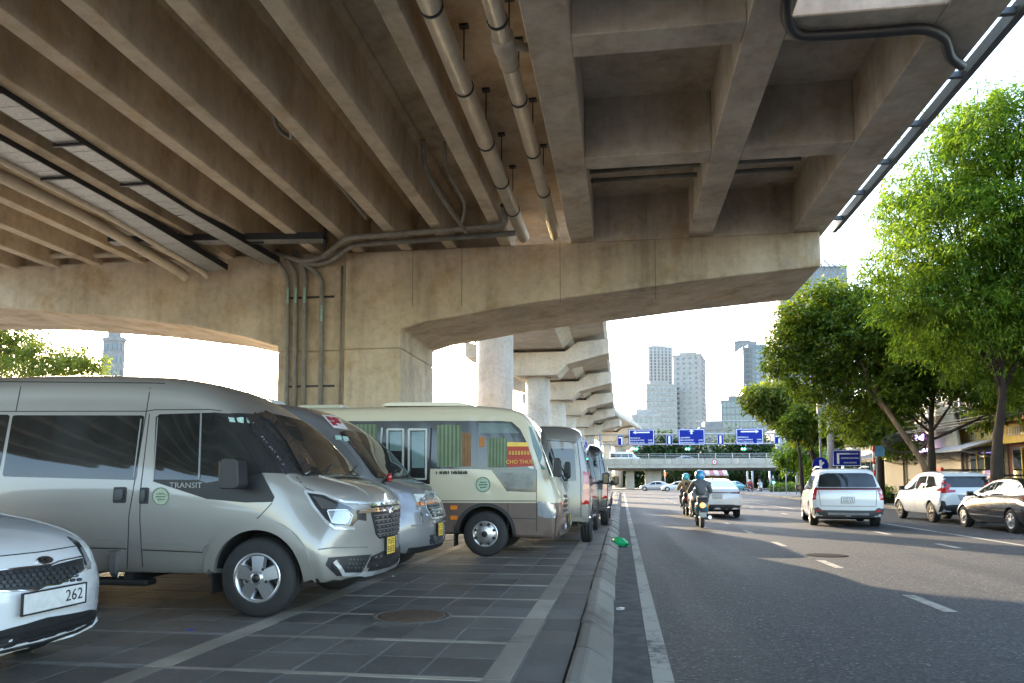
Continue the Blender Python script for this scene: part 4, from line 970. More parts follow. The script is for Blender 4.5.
# ---- minibus, cream over brown
def paint_two(name, top, low, zcut):
    m = paint(name, top, 0, .4, .7).copy(); m.name = name; t = m.node_tree; b = t.nodes['Principled BSDF']
    src = b.inputs['Base Color'].links[0].from_node
    v = coords(t); sx = N(t, 'ShaderNodeSeparateXYZ'); t.links.new(v, sx.inputs[0])
    gt = N(t, 'ShaderNodeMath', operation='GREATER_THAN'); gt.inputs[1].default_value = zcut; t.links.new(sx.outputs[2], gt.inputs[0])
    t.links.new(mixc(t, low, top, gt.outputs[0]), src.inputs[6]); return m
CREAM = (.54, .475, .345); BUSP = paint_two('bus_cream_brown', CREAM, (.115, .075, .062), .865)
BS = dict(L=7.1, W=2.0, rw=.365, tw=.22, arch=.45, xf=-1.24, xr=-5.1, rim='bus', inset=.0,
    zt=[(0, .98), (-.05, 1.12), (-.16, 1.40), (-.33, 1.85), (-.47, 2.17), (-.60, 2.31), (-.8, 2.41), (-1.1, 2.465), (-1.6, 2.50), (-6.8, 2.50), (-7.0, 2.45), (-7.1, 2.3)],
    zb=[(0, .30), (-.5, .30), (-1.2, .34), (-7.1, .38)], belt=[(0, .85), (-.2, 1.2), (-.5, 1.45), (-7.1, 1.45)],
    wb=[(0, .93), (-.4, .97), (-7.1, .97)], wm=[(0, .97), (-.4, 1.0), (-7.1, 1.0)], wbelt=[(0, .94), (-.3, .98), (-.7, .99), (-7.1, .99)],
    wt=[(0, .80), (-.35, .86), (-.6, .90), (-1.2, .92), (-7.1, .92)], crown=[(0, .05), (-.3, .08), (-.6, .12), (-1.2, .20), (-7.1, .20)],
    front=[(.25, -.06), (.4, 0), (.9, 0), (1.1, -.02), (2.2, -.02)], rear=[(.3, 0), (2.4, .12)], plan=(.13, .04), blend=(.8, .5), gh=.5, edge=.55, round=(.07, .08))
VB = make_vehicle('minibus', 'cream and brown minibus with green curtains parked across the pavement', 'minibus', BS, BUSP, (-.95, 12.93, PAVE_Z), 0)
M_PANE = glass('clear_tint', (.1, .12, .11), .72); M_BANDB = plain('band_black', (.015, .016, .016), .25, 0, .6)
CUR = plain('curtain_green', (.11, .15, .09), .8, var=.25, scale=3); CURL = plain('curtain_green_lit', (.18, .23, .14), .8, var=.2, scale=3); CURB = plain('curtain_brown', (.24, .13, .06), .8, var=.2)  # second green is the painted lit tone of the curtain folds
bd = patch(VB, 'window_band', [(280, 421.5), (440, 420.8), (502, 421), (512, 422), (520, 429), (527, 443), (534.8, 466), (536.3, 470), (536, 492.3), (507, 491.2), (491.5, 470), (478, 469), (280, 468)], 'P', M_BANDB, .003, mir=True, res=26)
def curtain(x0, x1, y0, y1, n, m, ph=0):
    m2 = CURL if m == CUR else m
    o = patch(VB, 'curtain', [(x0, y0), (x1, y0), (x1, y1), (x0, y1)], 'P', m, .0045, bd, res=5, skirt=0)
    for k in range(n):
        xa = x0 + (x1 - x0) * (k + .25) / n; ribbon(VB, 'curtain_fold', [(xa + .3, y0), (xa, y1)], 'P', (x1 - x0) / n * .5, m2, .012, o, thick=-.004)
for q in ((352, 377, 424.5, 466, 6), (437, 461, 425, 467, 6), (487.5, 507, 438, 467.5, 6), (300, 340, 424.5, 466, 8)): curtain(*q, CUR)
curtain(461.5, 471, 433, 466.5, 3, CURB); curtain(479, 484.5, 437, 447, 1, plain('amber_cloth', (.4, .16, .05), .8))
patch(VB, 'glass_strip', [(479, 423), (510, 423.5), (519, 433.5), (479, 433)], 'P', plain('strip_glass', (.12, .16, .15), .1), .006, bd, res=6)
sg = patch(VB, 'rental_board', [(507.2, 442), (527.3, 442.5), (533.5, 466), (507.2, 467.3)], 'P', plain('board_red', (.38, .035, .015), .5), .005, bd, res=5, skirt=0)
patch(VB, 'board_header', [(507.2, 442), (527.3, 442.5), (528.5, 446.5), (507.2, 446.5)], 'P', plain('board_yellow', (.75, .5, .08), .5), .008, sg, res=4, skirt=0)
pq = VB.bvh.ray_cast(VB.Mi @ Vector((0, 0, CAM_H)), (VB.Mi.to_3x3() @ (at(519.5, 462, Y=11.9) - Vector((0, 0, CAM_H)))).normalized())[0]
text_mesh('CHO THUÊ', .088, MATS['board_yellow'], 'board_text', sg, (pq.x, pq.y - .013, pq.z), (R(90), 0, 0), .001)
pm = MB(); r5 = random.Random(9)
for i in range(7):
    xx = pq.x - .17 + i * .05; pm.box(xx, xx + .034, pq.y - .014, pq.y - .012, pq.z + .12, pq.z + .135); pm.box(xx, xx + .009, pq.y - .014, pq.y - .012, pq.z + .135, pq.z + .18); pm.box(xx + .02, xx + .03, pq.y - .014, pq.y - .012, pq.z + .14, pq.z + .18)
pm.build('board_lines', MATS['board_yellow'], sg)
patch(VB, 'lower_window', [(495, 472.5), (533.5, 473), (533.5, 489.5), (508, 488.5)], 'P', plain('seat_grey', (.16, .17, .16), .3, var=.6, scale=4), .006, bd, res=6)
for x in (474.5, 381): ribbon(VB, 'window_post', [(x, 421.5), (x, 467)], 'P', 4.5, M_BANDB, .014, bd)
# passenger door
FRM = plain('door_frame', (.45, .46, .42), .4, .3)
dr = patch(VB, 'door', [(383, 428), (430.5, 427.5), (430, 484), (383, 484)], 'P', M_BANDB, .008, res=8)
for q in ((387.5, 403.5), (409, 426.5)):
    fr_ = ribbon(VB, 'door_frame', [(q[0], 429.5), (q[1], 429.5), (q[1] - .5, 479), (q[0], 479)], 'P', 2.0, FRM, .016, dr, closed=True)
patch(VB, 'door_pane', [(390, 432), (402, 432), (402, 451), (390, 451)], 'P', plain('pane_teal', (.15, .22, .22), .08), .014, dr, res=4); patch(VB, 'door_pane', [(412, 432), (424.5, 432), (424.2, 468), (412, 468)], 'P', MATS['pane_teal'], .014, dr, res=4)
ribbon(VB, 'grab_rail', [(382.5, 428), (380.5, 452)], 'P', 1.6, FRM, .03, dr); ribbon(VB, 'grab_rail', [(431.5, 428), (429, 482)], 'P', 1.4, M_BLACK, .012, dr)
wsb = patch(VB, 'windscreen', [(-.84, 1.30), (.84, 1.30), (.86, 1.5), (.79, 2.10), (.6, 2.16), (-.6, 2.16), (-.79, 2.10), (-.86, 1.5)], 'F', M_GLASS, .006, rnd_=.06, res=14)
patch(VB, 'corner_glass', [(528.5, 426), (531.5, 427.5), (546, 463), (545, 470), (541.5, 469), (533, 446)], 'P', plain('corner_pane', (.10, .15, .13), .06), .005, mir=True, res=8)
hl = patch(VB, 'headlight', [(537.5, 501), (546, 501.5), (553, 504), (556, 510), (555, 518), (545, 518), (538, 516)], 'P', M_LENS, .008, mir=True, res=6, rnd_=2)
patch(VB, 'bumper', [(-.9, .30), (.9, .30), (.92, .66), (-.92, .66)], 'F', plain('bumper_brown', (.13, .09, .075), .3, 0, .6), .03, res=14, rnd_=.05, skirt=.04)
gb = patch(VB, 'grille', [(-.36, .98), (.36, .98), (.40, .70), (-.40, .70)], 'F', M_MESH, .006, res=6)
for z in (.76, .84, .92): ribbon(VB, 'grille_bar', [(-.37, z), (.37, z)], 'F', .025, M_CHROME, .02, gb)
plb = plate(VB, loc=Vector((.06, 0, .56)), w=.30, h=.16); marks(plb, .30, .16, [(.038, 3, .05), (-.035, 4, .06)], seed=8)
for s in (-1, 1): MB().lathe([(.06, 0), (.06, .02), (0, .03)], 14, 'X', (.02, s * .62, .47)).build('fog_lamp', M_LENS, VB.root)
for yy in (507.5, 517.7): patch(VB, 'side_lamp', [(450.5, yy - 2), (457.5, yy - 2), (457.5, yy + 2), (450.5, yy + 2)], 'P', M_AMBER, .012, mir=True, res=3, rnd_=1)
ribbon(VB, 'belt_line', [(270, 500.6), (536, 501)], 'P', .8, M_SEAM, .002, mir=True)
for pts in ([(536.5, 470), (536.5, 536)], [(508, 503), (508, 536)], [(508, 518), (536, 519)]): ribbon(VB, 'shut_line', pts, 'P', .6, M_SEAM, .0015, mir=True)
stb = patch(VB, 'round_sticker', [(483 + 7.6 * math.cos(2 * math.pi * k / 20), 484.6 + 7.8 * math.sin(2 * math.pi * k / 20)) for k in range(20)], 'P', plain('sticker_cream', (.36, .44, .33), .6, var=.5, scale=50), .003, res=5, skirt=.001)
ribbon(VB, 'sticker_ring', [(483 + 7 * math.cos(2 * math.pi * k / 20), 484.6 + 7.2 * math.sin(2 * math.pi * k / 20)) for k in range(20)], 'P', .8, MATS['sticker_ink'], .005, stb, closed=True)
for dy, l_ in ((-2.4, 3.4), (.2, 4.6), (2.8, 3)): ribbon(VB, 'sticker_line', [(483 - l_, 484.6 + dy), (483 + l_, 484.6 + dy)], 'P', 1, MATS['sticker_ink'], .005, stb)
tl = MB(); p0, p1 = rel(VB, 436, 472.8, -1.0), rel(VB, 468, 472.8, -1.0)
for i in range(19):
    if i in (1, 8): continue
    xx = p0.x + (p1.x - p0.x) * i / 19; tl.box(xx, xx + .018 + .006 * (i % 3), -1.003, -.99, p0.z - .022, p0.z + .022 + .008 * (i % 2))
tl.build('side_lettering', plain('letter_dark', (.05, .05, .04), .6), VB.root)
arch_flare(VB, -1.24, .445, .50, plain('arch_dark', (.03, .026, .024), .6), .014, -10, 190)
MB().box(-1.76, -1.74, -.98, -.72, .16, .50).build('mud_flap', M_BLACK, VB.root)
mirror_unit(VB, -.12, .95, 1.28, .13, .30, .17, -1, arm=.06); mirror_unit(VB, -.12, .95, 1.28, .13, .30, .17, 1, arm=.06)
MB().box(-4.7, -3.9, -.5, .5, 2.49, 2.56).build('roof_hatch', plain('hatch_cream', (.45, .44, .36), .5), VB.root, bevel=.03)
MB().prism(roundpoly([(-3.1, 2.49), (-1.45, 2.47), (-1.75, 2.545), (-3.0, 2.55)], .08), 1, -.75, .75).build('air_conditioner', BUSP, VB.root, bevel=.02)
for y in (-.5, .3): MB().tube([(.0, y, 1.22), (-.16, y + .45, 1.52)], .012, 6).build('wiper', M_BLACK, VB.root)

# ---- white hatchback at the left edge
WHITE = paint('pearl_white', (.66, .67, .68), 0, .25, 1, damt=.12)
def car_spec(**kw):
    S = dict(L=4.5, W=1.76, rw=.31, tw=.2, arch=.36, xf=-.82, xr=-3.5, rim='multi', inset=.02,
        zt=[(0, .60), (-.06, .68), (-.2, .76), (-.6, .88), (-1.1, .97), (-1.3, 1.02), (-1.8, 1.27), (-2.15, 1.39), (-2.7, 1.44), (-3.3, 1.40), (-3.7, 1.27), (-4.05, 1.09), (-4.35, 1.03), (-4.46, .98), (-4.5, .88)],
        zb=[(0, .22), (-.4, .2), (-4.1, .22), (-4.5, .30)], belt=[(0, .58), (-.8, .80), (-1.4, .90), (-3.6, .95), (-4.5, .90)],
        wb=[(0, .74), (-.5, .80), (-4, .80), (-4.5, .76)], wm=[(0, .82), (-.5, .875), (-4, .875), (-4.5, .84)], wbelt=[(0, .74), (-.6, .80), (-1.3, .83), (-3.6, .82), (-4.5, .74)],
        wt=[(0, .6), (-1.3, .64), (-2.0, .60), (-3.2, .58), (-4.5, .62)], crown=[(0, .05), (-1.2, .06), (-1.8, .06), (-2.4, .07), (-3.3, .06), (-4.5, .04)],
        front=[(.15, -.08), (.3, -.01), (.5, 0), (.65, -.03), (.9, -.06)], rear=[(.2, .08), (.4, .0), (.7, 0), (1.0, .06), (1.4, .1)], plan=(.28, .16), blend=(.9, .6), gh=.35, edge=.6, round=(.08, .07))
    S.update(kw); return S
KX, KY = -3.42, 4.10
VK = make_vehicle('parked_hatchback', 'white hatchback nose with honeycomb grille poking in at the left edge', 'car', car_spec(W=1.74, L=4.2, xr=-3.3, zt=[(0, .66), (-.05, .74), (-.12, .80), (-.3, .875), (-.7, .955), (-1.05, 1.01), (-1.25, 1.06), (-1.75, 1.30), (-2.1, 1.41), (-2.7, 1.46), (-3.5, 1.42), (-4.0, 1.25), (-4.2, 1.0)],
    belt=[(0, .60), (-.3, .74), (-.8, .88), (-1.4, .93), (-4.2, .98)], plan=(.34, .1), crown=[(0, .07), (-.3, .10), (-.9, .09), (-1.8, .06), (-2.4, .07), (-3.3, .06), (-4.2, .04)]), WHITE, (KX, KY, PAVE_Z), 0)
patch(VK, 'windscreen', [(-.68, 1.06), (.68, 1.06), (.56, 1.36), (-.56, 1.36)], 'F', M_GLASS, .005, rnd_=.05)
patch(VK, 'side_window', [(-3.2, 1.0), (-1.55, .97), (-2.0, 1.34), (-3.0, 1.36)], 'S', M_GLASS, .004, mir=True, rnd_=.05)
kg = patch(VK, 'grille', [(-40, 577), (0, 571), (20, 569), (52, 566), (60, 563.5), (82, 558), (84, 569.5), (70, 577), (58, 584), (45, 585.5), (36, 590), (0, 591), (-40, 594)], 'P', M_MESH, .005, res=18)
for i in range(16):
    for j in range(4):
        px = -24 + i * 6.6 + (j % 2) * 3.3; py = 574.5 + j * 4.2 - px * .095
        if px < 80 and py > 564: patch(VK, 'honeycomb_cell', [(px - 2.4, py), (px - 1.2, py - 1.5), (px + 1.2, py - 1.5), (px + 2.4, py), (px + 1.2, py + 1.5), (px - 1.2, py + 1.5)], 'P', plain('cell_black', (.045, .047, .05), .35, .3), .012, kg, res=2, skirt=0)
ribbon(VK, 'chrome_line', [(-40, 577.5), (0, 571), (20, 568.6), (50, 565.5), (58, 562), (82, 556.8)], 'P', 1.2, M_CHROME, .014, kg)
ribbon(VK, 'chrome_line', [(-40, 595), (0, 591.5), (36, 590.3), (45, 586), (58, 584.5), (72, 576.5), (85, 569)], 'P', 1.2, M_CHROME, .012, kg)
hk = patch(VK, 'headlight', [(67, 537), (78, 542), (84, 551), (90.5, 563), (90, 569), (85.5, 570), (83, 558), (76, 546)], 'P', M_LAMPHOUSE, .006, mir=True, res=8)
patch(VK, 'lamp_lens', [(80, 548), (84.5, 553), (89, 563), (86.5, 565)], 'P', M_LENS, .011, hk, mir=True, res=4)
em = patch(VK, 'emblem', [(44 + 8 * math.cos(2 * math.pi * k / 24), 560.8 + 3.7 * math.sin(2 * math.pi * k / 24)) for k in range(24)], 'P', M_BLACK, .006, res=8, skirt=0)
ribbon(VK, 'emblem_ring', [(44 + 7.6 * math.cos(2 * math.pi * k / 24), 560.8 + 3.4 * math.sin(2 * math.pi * k / 24)) for k in range(24)], 'P', .8, M_CHROME, .011, em, closed=True)
for q in ([(39.5, 559), (39.5, 563)], [(42.5, 559), (39.8, 561)], [(40, 561), (43, 563)], [(44.6, 559), (44.6, 563)], [(46.2, 563), (48.2, 559), (50, 562.5)]): ribbon(VK, 'emblem_letter', q, 'P', .7, M_CHROME, .012, em)
ribbon(VK, 'bonnet_line', [(-30, 558.5), (0, 556.2), (40, 552), (76, 546)], 'P', .9, M_SEAM, .002)
lk = patch(VK, 'lower_intake', [(-.70, .26), (-.40, .215), (0, .205), (.40, .215), (.70, .26), (.70, .31), (.45, .36), (0, .39), (-.45, .36), (-.70, .31)], 'F', M_MESH, .006, res=16)
for z in (.245, .285, .325): ribbon(VK, 'intake_bar', [(-.55, z + .01), (0, z), (.55, z + .01)], 'F', .012, M_BLACK, .014, lk)
ribbon(VK, 'bumper_lip', [(-.78, .27), (-.6, .222), (-.3, .20), (0, .195), (.3, .20), (.6, .222), (.78, .27)], 'F', .03, WHITE, .022)
pk = plate(VK, loc=VK.bvh.ray_cast(Vector((3, .02, .50)), Vector((-1, 0, 0)))[0] + Vector((.03, 0, 0)), w=.50, h=.115, mat=M_WPLATE)
text_mesh('262', .10, M_INK, 'plate_text', pk, (.0068, .15, 0), (R(90), 0, R(90)), .0008)
mirror_unit(VK, -1.45, .84, .92, .1, .14, .2, -1, WHITE, .02); mirror_unit(VK, -1.45, .84, .92, .1, .14, .2, 1, WHITE, .02)

# ---- vans parked lengthwise further on, seen from behind (face +Y)
def rear_van(label, p, mat, yrear, hh=1.0, trim=True):
    V = make_vehicle('parked_van', label, 'van', van_spec(rim='steel'), mat, (p, yrear + 5.78, PAVE_Z), R(90), 'vans parked under the viaduct')
    V.root.scale = (1, 1, hh)
    patch(V, 'windscreen', [(-.88, 1.24), (.88, 1.24), (.78, 1.80), (0, 1.885), (-.78, 1.80)], 'F', M_GLASS, .006, rnd_=.04, res=12)
    for s in (-1, 1):
        w_ = patch(V, 'rear_window', [(s * .06, 1.22), (s * .74, 1.22), (s * .70, 1.83), (s * .06, 1.83)], 'B', M_GLASS, .005, rnd_=.05)
        tl_ = patch(V, 'tail_lamp', [(s * .83, .78), (s * .97, .78), (s * .955, 1.40), (s * .87, 1.40), (s * .86, 1.1)], 'B', M_RED, .012, res=8)
        patch(V, 'indicator', [(s * .86, 1.06), (s * .965, 1.06), (s * .962, 1.16), (s * .86, 1.16)], 'B', M_AMBER, .017, tl_, res=4)
        ribbon(V, 'door_edge', [(s * .82, .52), (s * .82, 1.35), (s * .76, 1.95), (0, 2.0)], 'B', .012, M_SEAM, .002)
    ribbon(V, 'door_edge', [(0, .5), (0, 2.0)], 'B', .014, M_SEAM, .002)
    patch(V, 'door_handle', [(-.16, 1.07), (-.03, 1.07), (-.03, 1.14), (-.16, 1.14)], 'B', M_BLACK, .012, rnd_=.02, res=4)
    patch(V, 'bumper', [(-.96, .40), (.96, .40), (.96, .54), (-.96, .54)], 'B', mat, .04, res=14, skirt=.05)
    for a, b in ((-2.05, -1.25), (-3.45, -2.25), (-4.55, -3.52), (-5.55, -4.65)):
        patch(V, 'side_window', [(a, 1.26), (b, 1.26), (b - (.25 if b > -1.5 else 0), 1.80), (a + .03, 1.80)], 'S', M_GLASS, .004, mir=True, rnd_=.05)
    for x in (-2.15, -3.5): ribbon(V, 'shut_line', [(x, .42), (x, 1.9)], 'S', .012, M_SEAM, .0015, mir=True)
    for s in (-1, 1): mirror_unit(V, -1.05, 1.0, 1.15, .18, .27, .17, s, arm=.1)
    return V
V3 = rear_van('silver van seen from behind just past the bus, tall red tail lamp by the kerb', -1.58, paint('dull_silver', (.19, .175, .16), .4, .4), 14.02)
patch(V3, 'blue_sticker', [(.45, .66), (.72, .66), (.72, .72), (.45, .72)], 'B', plain('sticker_blue', (.05, .2, .45), .5), .003, res=3, skirt=0)
MB().box(-5.95, -5.8, -.04, .04, .28, .36).build('tow_bar', M_BLACK, V3.root)
V4 = rear_van('black van parked behind the silver van along the kerb', -1.36, paint('van_black', (.016, .016, .018), 0, .25), 19.95, .98)
V5 = rear_van('pale grey van far along the kerb beyond the black van', -1.6, paint('van_pale', (.45, .45, .44), .2, .3), 28.5, .9)
V6 = rear_van('white van farthest along the kerb under the viaduct', -1.5, WHITE, 36.5, .88)
# ================================================================== traffic on the road
def front_at(xr, yr, L, head):   # place by the middle of the tail; head in degrees clockwise from +Y
    return (xr + L * math.sin(R(head)), yr + L * math.cos(R(head)), 0), R(90 - head)
def rim_light(V, s, polyB, mat=M_RED, off=.012, name='tail_lamp', res=7): return patch(V, name, [(s * y, z) for y, z in polyB], 'B', mat, off, res=res)
WHITE2 = paint('plain_white', (.62, .62, .61), 0, .28, 1, damt=.15)
# large white people carrier
loc, rz = front_at(6.5, 22.95, 5.15, 9)
VC = make_vehicle('people_carrier', 'white people carrier in the middle lane, red light bar across its tailgate', 'car', car_spec(L=5.15, W=1.99, rw=.355, tw=.235, arch=.41, xf=-.95, xr=-4.04, rim='multi',
    zt=[(0, .78), (-.08, .92), (-.3, 1.0), (-1.0, 1.10), (-1.25, 1.16), (-1.9, 1.52), (-2.3, 1.66), (-3.2, 1.745), (-4.5, 1.72), (-4.85, 1.655), (-4.97, 1.5), (-5.07, 1.25), (-5.15, 1.05)],
    zb=[(0, .24), (-.5, .2), (-4.6, .22), (-5.15, .30)], belt=[(0, .7), (-1, .98), (-1.5, 1.05), (-5.15, 1.10)], wb=[(0, .84), (-.6, .92), (-4.6, .92), (-5.15, .88)], wm=[(0, .92), (-.6, .99), (-4.6, .99), (-5.15, .96)],
    wbelt=[(0, .86), (-1, .94), (-4.6, .95), (-5.15, .90)], wt=[(0, .7), (-1.5, .74), (-2.4, .75), (-4.6, .74), (-5.15, .74)], crown=[(0, .06), (-1.4, .08), (-2.4, .10), (-4.6, .10), (-5.15, .06)],
    rear=[(.2, .10), (.45, .0), (.8, 0), (1.15, .03), (1.7, .10)], plan=(.3, .10), blend=(.9, .5), gh=.4), WHITE2, loc, rz)
rw_ = patch(VC, 'rear_window', [(-.80, 1.17), (.80, 1.17), (.72, 1.52), (.55, 1.58), (-.55, 1.58), (-.72, 1.52)], 'B', M_GLASS, .006, rnd_=.05, res=12)
ribbon(VC, 'window_sill', [(-.88, 1.135), (.88, 1.135)], 'B', .04, M_BLACK, .012)
lb = ribbon(VC, 'light_bar', [(-.90, 1.10), (.90, 1.10)], 'B', .028, plain('bar_red', (.20, .012, .012), .2, 0, 1), .014)
for s in (-1, 1):
    tl_ = rim_light(VC, s, [(.78, 1.12), (.93, 1.12), (.95, .80), (.86, .80), (.82, 1.06)])
    patch(VC, 'reflector', [(s * .72, .46), (s * .86, .47), (s * .86, .51), (s * .72, .50)], 'B', M_RED, .03, res=4)
MB_ = plain('bumper_dark', (.05, .052, .055), .55)
bp = patch(VC, 'bumper', [(-.93, .30), (.93, .30), (.95, .56), (.80, .58), (.70, .50), (-.70, .50), (-.80, .58), (-.95, .56)], 'B', MB_, .018, res=16)
ribbon(VC, 'skid_plate', [(-.55, .40), (.55, .40)], 'B', .06, M_ALLOY, .026, bp)
ribbon(VC, 'tailgate_line', [(-.78, 1.08), (-.74, .62), (.74, .62), (.78, 1.08)], 'B', .012, M_SEAM, .003)
pl_ = plate(VC, loc=VC.bvh.ray_cast(Vector((-9, 0, .80)), Vector((1, 0, 0)))[0] + Vector((-.015, 0, 0)), w=.33, h=.165, facing='B', mat=M_WPLATE); marks(pl_, .33, .165, [(.038, 4, .05), (-.035, 5, .06)], seed=21)
for a, b, c in ((-2.6, -1.75, .40), (-3.75, -2.72, 0), (-4.85, -3.87, -.12)): patch(VC, 'side_window', [(a, 1.10), (b + .15, 1.08), (b + .15 - (c if c > 0 else 0), 1.52), (a - c * 0 + (.12 if c < 0 else 0), 1.52)], 'S', M_GLASS, .004, mir=True, rnd_=.05)
patch(VC, 'windscreen', [(-.78, 1.16), (.78, 1.16), (.66, 1.56), (-.66, 1.56)], 'F', M_GLASS, .005, rnd_=.05)
for s in (-1, 1): MB().tube([(-2.2, s * .68, 1.72), (-3.2, s * .68, 1.80), (-4.5, s * .66, 1.77)], .025, 6).build('roof_rail', M_ALLOY, VC.root); mirror_unit(VC, -1.75, .97, 1.05, .12, .17, .2, s, M_BLACK, .04)
MB().prism(roundpoly([(-4.3, 1.72), (-4.05, 1.735), (-4.28, 1.82)], .03), 1, -.03, .03).build('antenna_fin', WHITE2, VC.root)
for x in (-2.66, -3.8): ribbon(VC, 'shut_line', [(x, .30), (x, 1.52)], 'S', .012, M_SEAM, .0015, mir=True)
arch_flare(VC, -.95, .405, .44, MB_, .008); arch_flare(VC, -4.04, .405, .44, MB_, .008)
# white crossover by the far kerb
loc, rz = front_at(10.86, 25.45, 4.5, 0)
VX = make_vehicle('parked_crossover', 'white crossover parked by the shops, red L-shaped tail lamps and dark wheels', 'car', car_spec(L=4.5, W=1.75, rw=.34, arch=.40, xf=-.86, xr=-3.64, rim='dark',
    zt=[(0, .80), (-.08, .92), (-.4, 1.02), (-1.0, 1.10), (-1.2, 1.15), (-1.8, 1.50), (-2.1, 1.61), (-2.8, 1.69), (-3.7, 1.66), (-4.15, 1.60), (-4.3, 1.45), (-4.42, 1.18), (-4.5, 1.0)],
    zb=[(0, .28), (-.5, .26), (-4.0, .27), (-4.5, .36)], belt=[(0, .7), (-1, .98), (-1.5, 1.05), (-4.5, 1.12)], wt=[(0, .6), (-1.3, .66), (-2.0, .66), (-4.5, .64)],
    crown=[(0, .06), (-1.4, .08), (-2.4, .09), (-4.0, .09), (-4.5, .06)], rear=[(.2, .12), (.5, .0), (.85, 0), (1.15, .03), (1.7, .10)]), WHITE2, loc, rz)
patch(VX, 'rear_window', [(-.70, 1.15), (.70, 1.15), (.64, 1.50), (-.64, 1.50)], 'B', M_GLASS, .006, rnd_=.05, res=10)
for s in (-1, 1):
    rim_light(VX, s, [(.82, 1.36), (.70, 1.08), (.40, 1.06), (.40, 1.00), (.78, .96), (.86, 1.05)], off=.014)
    patch(VX, 'bumper_vent', [(s * .66, .50), (s * .82, .52), (s * .80, .74), (s * .70, .70)], 'B', M_BLACK, .008, res=5)
patch(VX, 'tail_lamp_side', [(-4.42, 1.0), (-4.05, 1.04), (-4.22, 1.14), (-4.24, 1.40), (-4.36, 1.2)], 'S', M_RED, .010, mir=True, res=6)
patch(VX, 'bumper', [(-.80, .36), (.80, .36), (.82, .56), (.5, .60), (-.5, .60), (-.82, .56)], 'B', M_BLACK, .012, res=14)
patch(VX, 'plate_recess', [(-.30, .74), (.30, .74), (.36, .92), (-.36, .92)], 'B', SILVER2, .003, res=6)
pl_ = plate(VX, loc=VX.bvh.ray_cast(Vector((-9, 0, .82)), Vector((1, 0, 0)))[0] + Vector((-.012, 0, 0)), w=.33, h=.15, facing='B', mat=M_WPLATE); marks(pl_, .33, .15, [(.034, 4, .045), (-.034, 5, .05)], seed=22)
for pts in ([(-2.28, 1.08), (-1.62, 1.05), (-2.0, 1.45), (-2.25, 1.50)], [(-3.15, 1.10), (-2.36, 1.08), (-2.34, 1.51), (-3.05, 1.52)], [(-4.0, 1.18), (-3.24, 1.12), (-3.14, 1.52), (-3.6, 1.50)]): patch(VX, 'side_window', pts, 'S', M_GLASS, .004, mir=True, rnd_=.05)
patch(VX, 'windscreen', [(-.68, 1.15), (.68, 1.15), (.58, 1.52), (-.58, 1.52)], 'F', M_GLASS, .005, rnd_=.05)
for x in (-2.32, -3.2): ribbon(VX, 'shut_line', [(x, .36), (x, 1.5)], 'S', .012, M_SEAM, .0015, mir=True)
for x in (-2.15, -3.02): patch(VX, 'door_handle', [(x - .2, .93), (x, .93), (x, .97), (x - .2, .97)], 'S', WHITE2, .02, mir=True, res=3)
for s in (-1, 1): mirror_unit(VX, -1.6, .86, 1.03, .11, .16, .19, s, M_BLACK, .03)
arch_flare(VX, -.86, .39, .425, WHITE2, .012); arch_flare(VX, -3.64, .39, .425, WHITE2, .012)
# black sedan cut by the right edge
BLACKP = paint('gloss_black', (.012, .010, .012), 0, .2, 1, damt=.06)
loc, rz = front_at(10.80, 20.05, 4.54, 0)
VS = make_vehicle('parked_sedan', 'black sedan half out of the picture at the right edge', 'car', car_spec(L=4.54, W=1.755, xf=-.80, xr=-3.5), BLACKP, loc, rz)
for pts in ([(-2.40, .95), (-1.50, .93), (-1.95, 1.24), (-2.35, 1.33)], [(-3.22, .97), (-2.48, .955), (-2.44, 1.33), (-3.0, 1.32)], [(-3.62, 1.0), (-3.30, .98), (-3.12, 1.29), (-3.3, 1.24)]): patch(VS, 'side_window', pts, 'S', M_GLASS, .004, mir=True, rnd_=.04)
ribbon(VS, 'window_chrome', [(-3.62, .975), (-1.48, .915)], 'S', .02, M_CHROME, .008, mir=True); ribbon(VS, 'side_moulding', [(-3.1, .40), (-1.2, .40)], 'S', .03, M_CHROME, .010, mir=True)
patch(VS, 'windscreen', [(-.66, 1.02), (.66, 1.02), (.54, 1.33), (-.54, 1.33)], 'F', M_GLASS, .005, rnd_=.05); patch(VS, 'rear_window', [(-.60, 1.10), (.60, 1.10), (.50, 1.33), (-.50, 1.33)], 'B', M_GLASS, .005, rnd_=.05)
for s in (-1, 1): rim_light(VS, s, [(.45, .78), (.80, .78), (.80, .94), (.48, .96)]); mirror_unit(VS, -1.6, .85, .92, .10, .14, .18, s, BLACKP, .03)
patch(VS, 'tail_lamp_side', [(-4.42, .80), (-4.12, .82), (-4.16, .95), (-4.40, .95)], 'S', M_RED, .010, mir=True, res=6)
for x in (-2.44, -3.3): ribbon(VS, 'shut_line', [(x, .32), (x, .95)], 'S', .012, M_SEAM, .0015, mir=True)
for x in (-2.25, -3.05): patch(VS, 'door_handle', [(x - .18, .80), (x, .80), (x, .835), (x - .18, .835)], 'S', M_CHROME, .02, mir=True, res=3)
pl_ = plate(VS, loc=VS.bvh.ray_cast(Vector((-9, 0, .72)), Vector((1, 0, 0)))[0] + Vector((-.012, 0, 0)), w=.33, h=.15, facing='B', mat=M_WPLATE); marks(pl_, .33, .15, [(.034, 4, .045), (-.034, 5, .05)], seed=23)
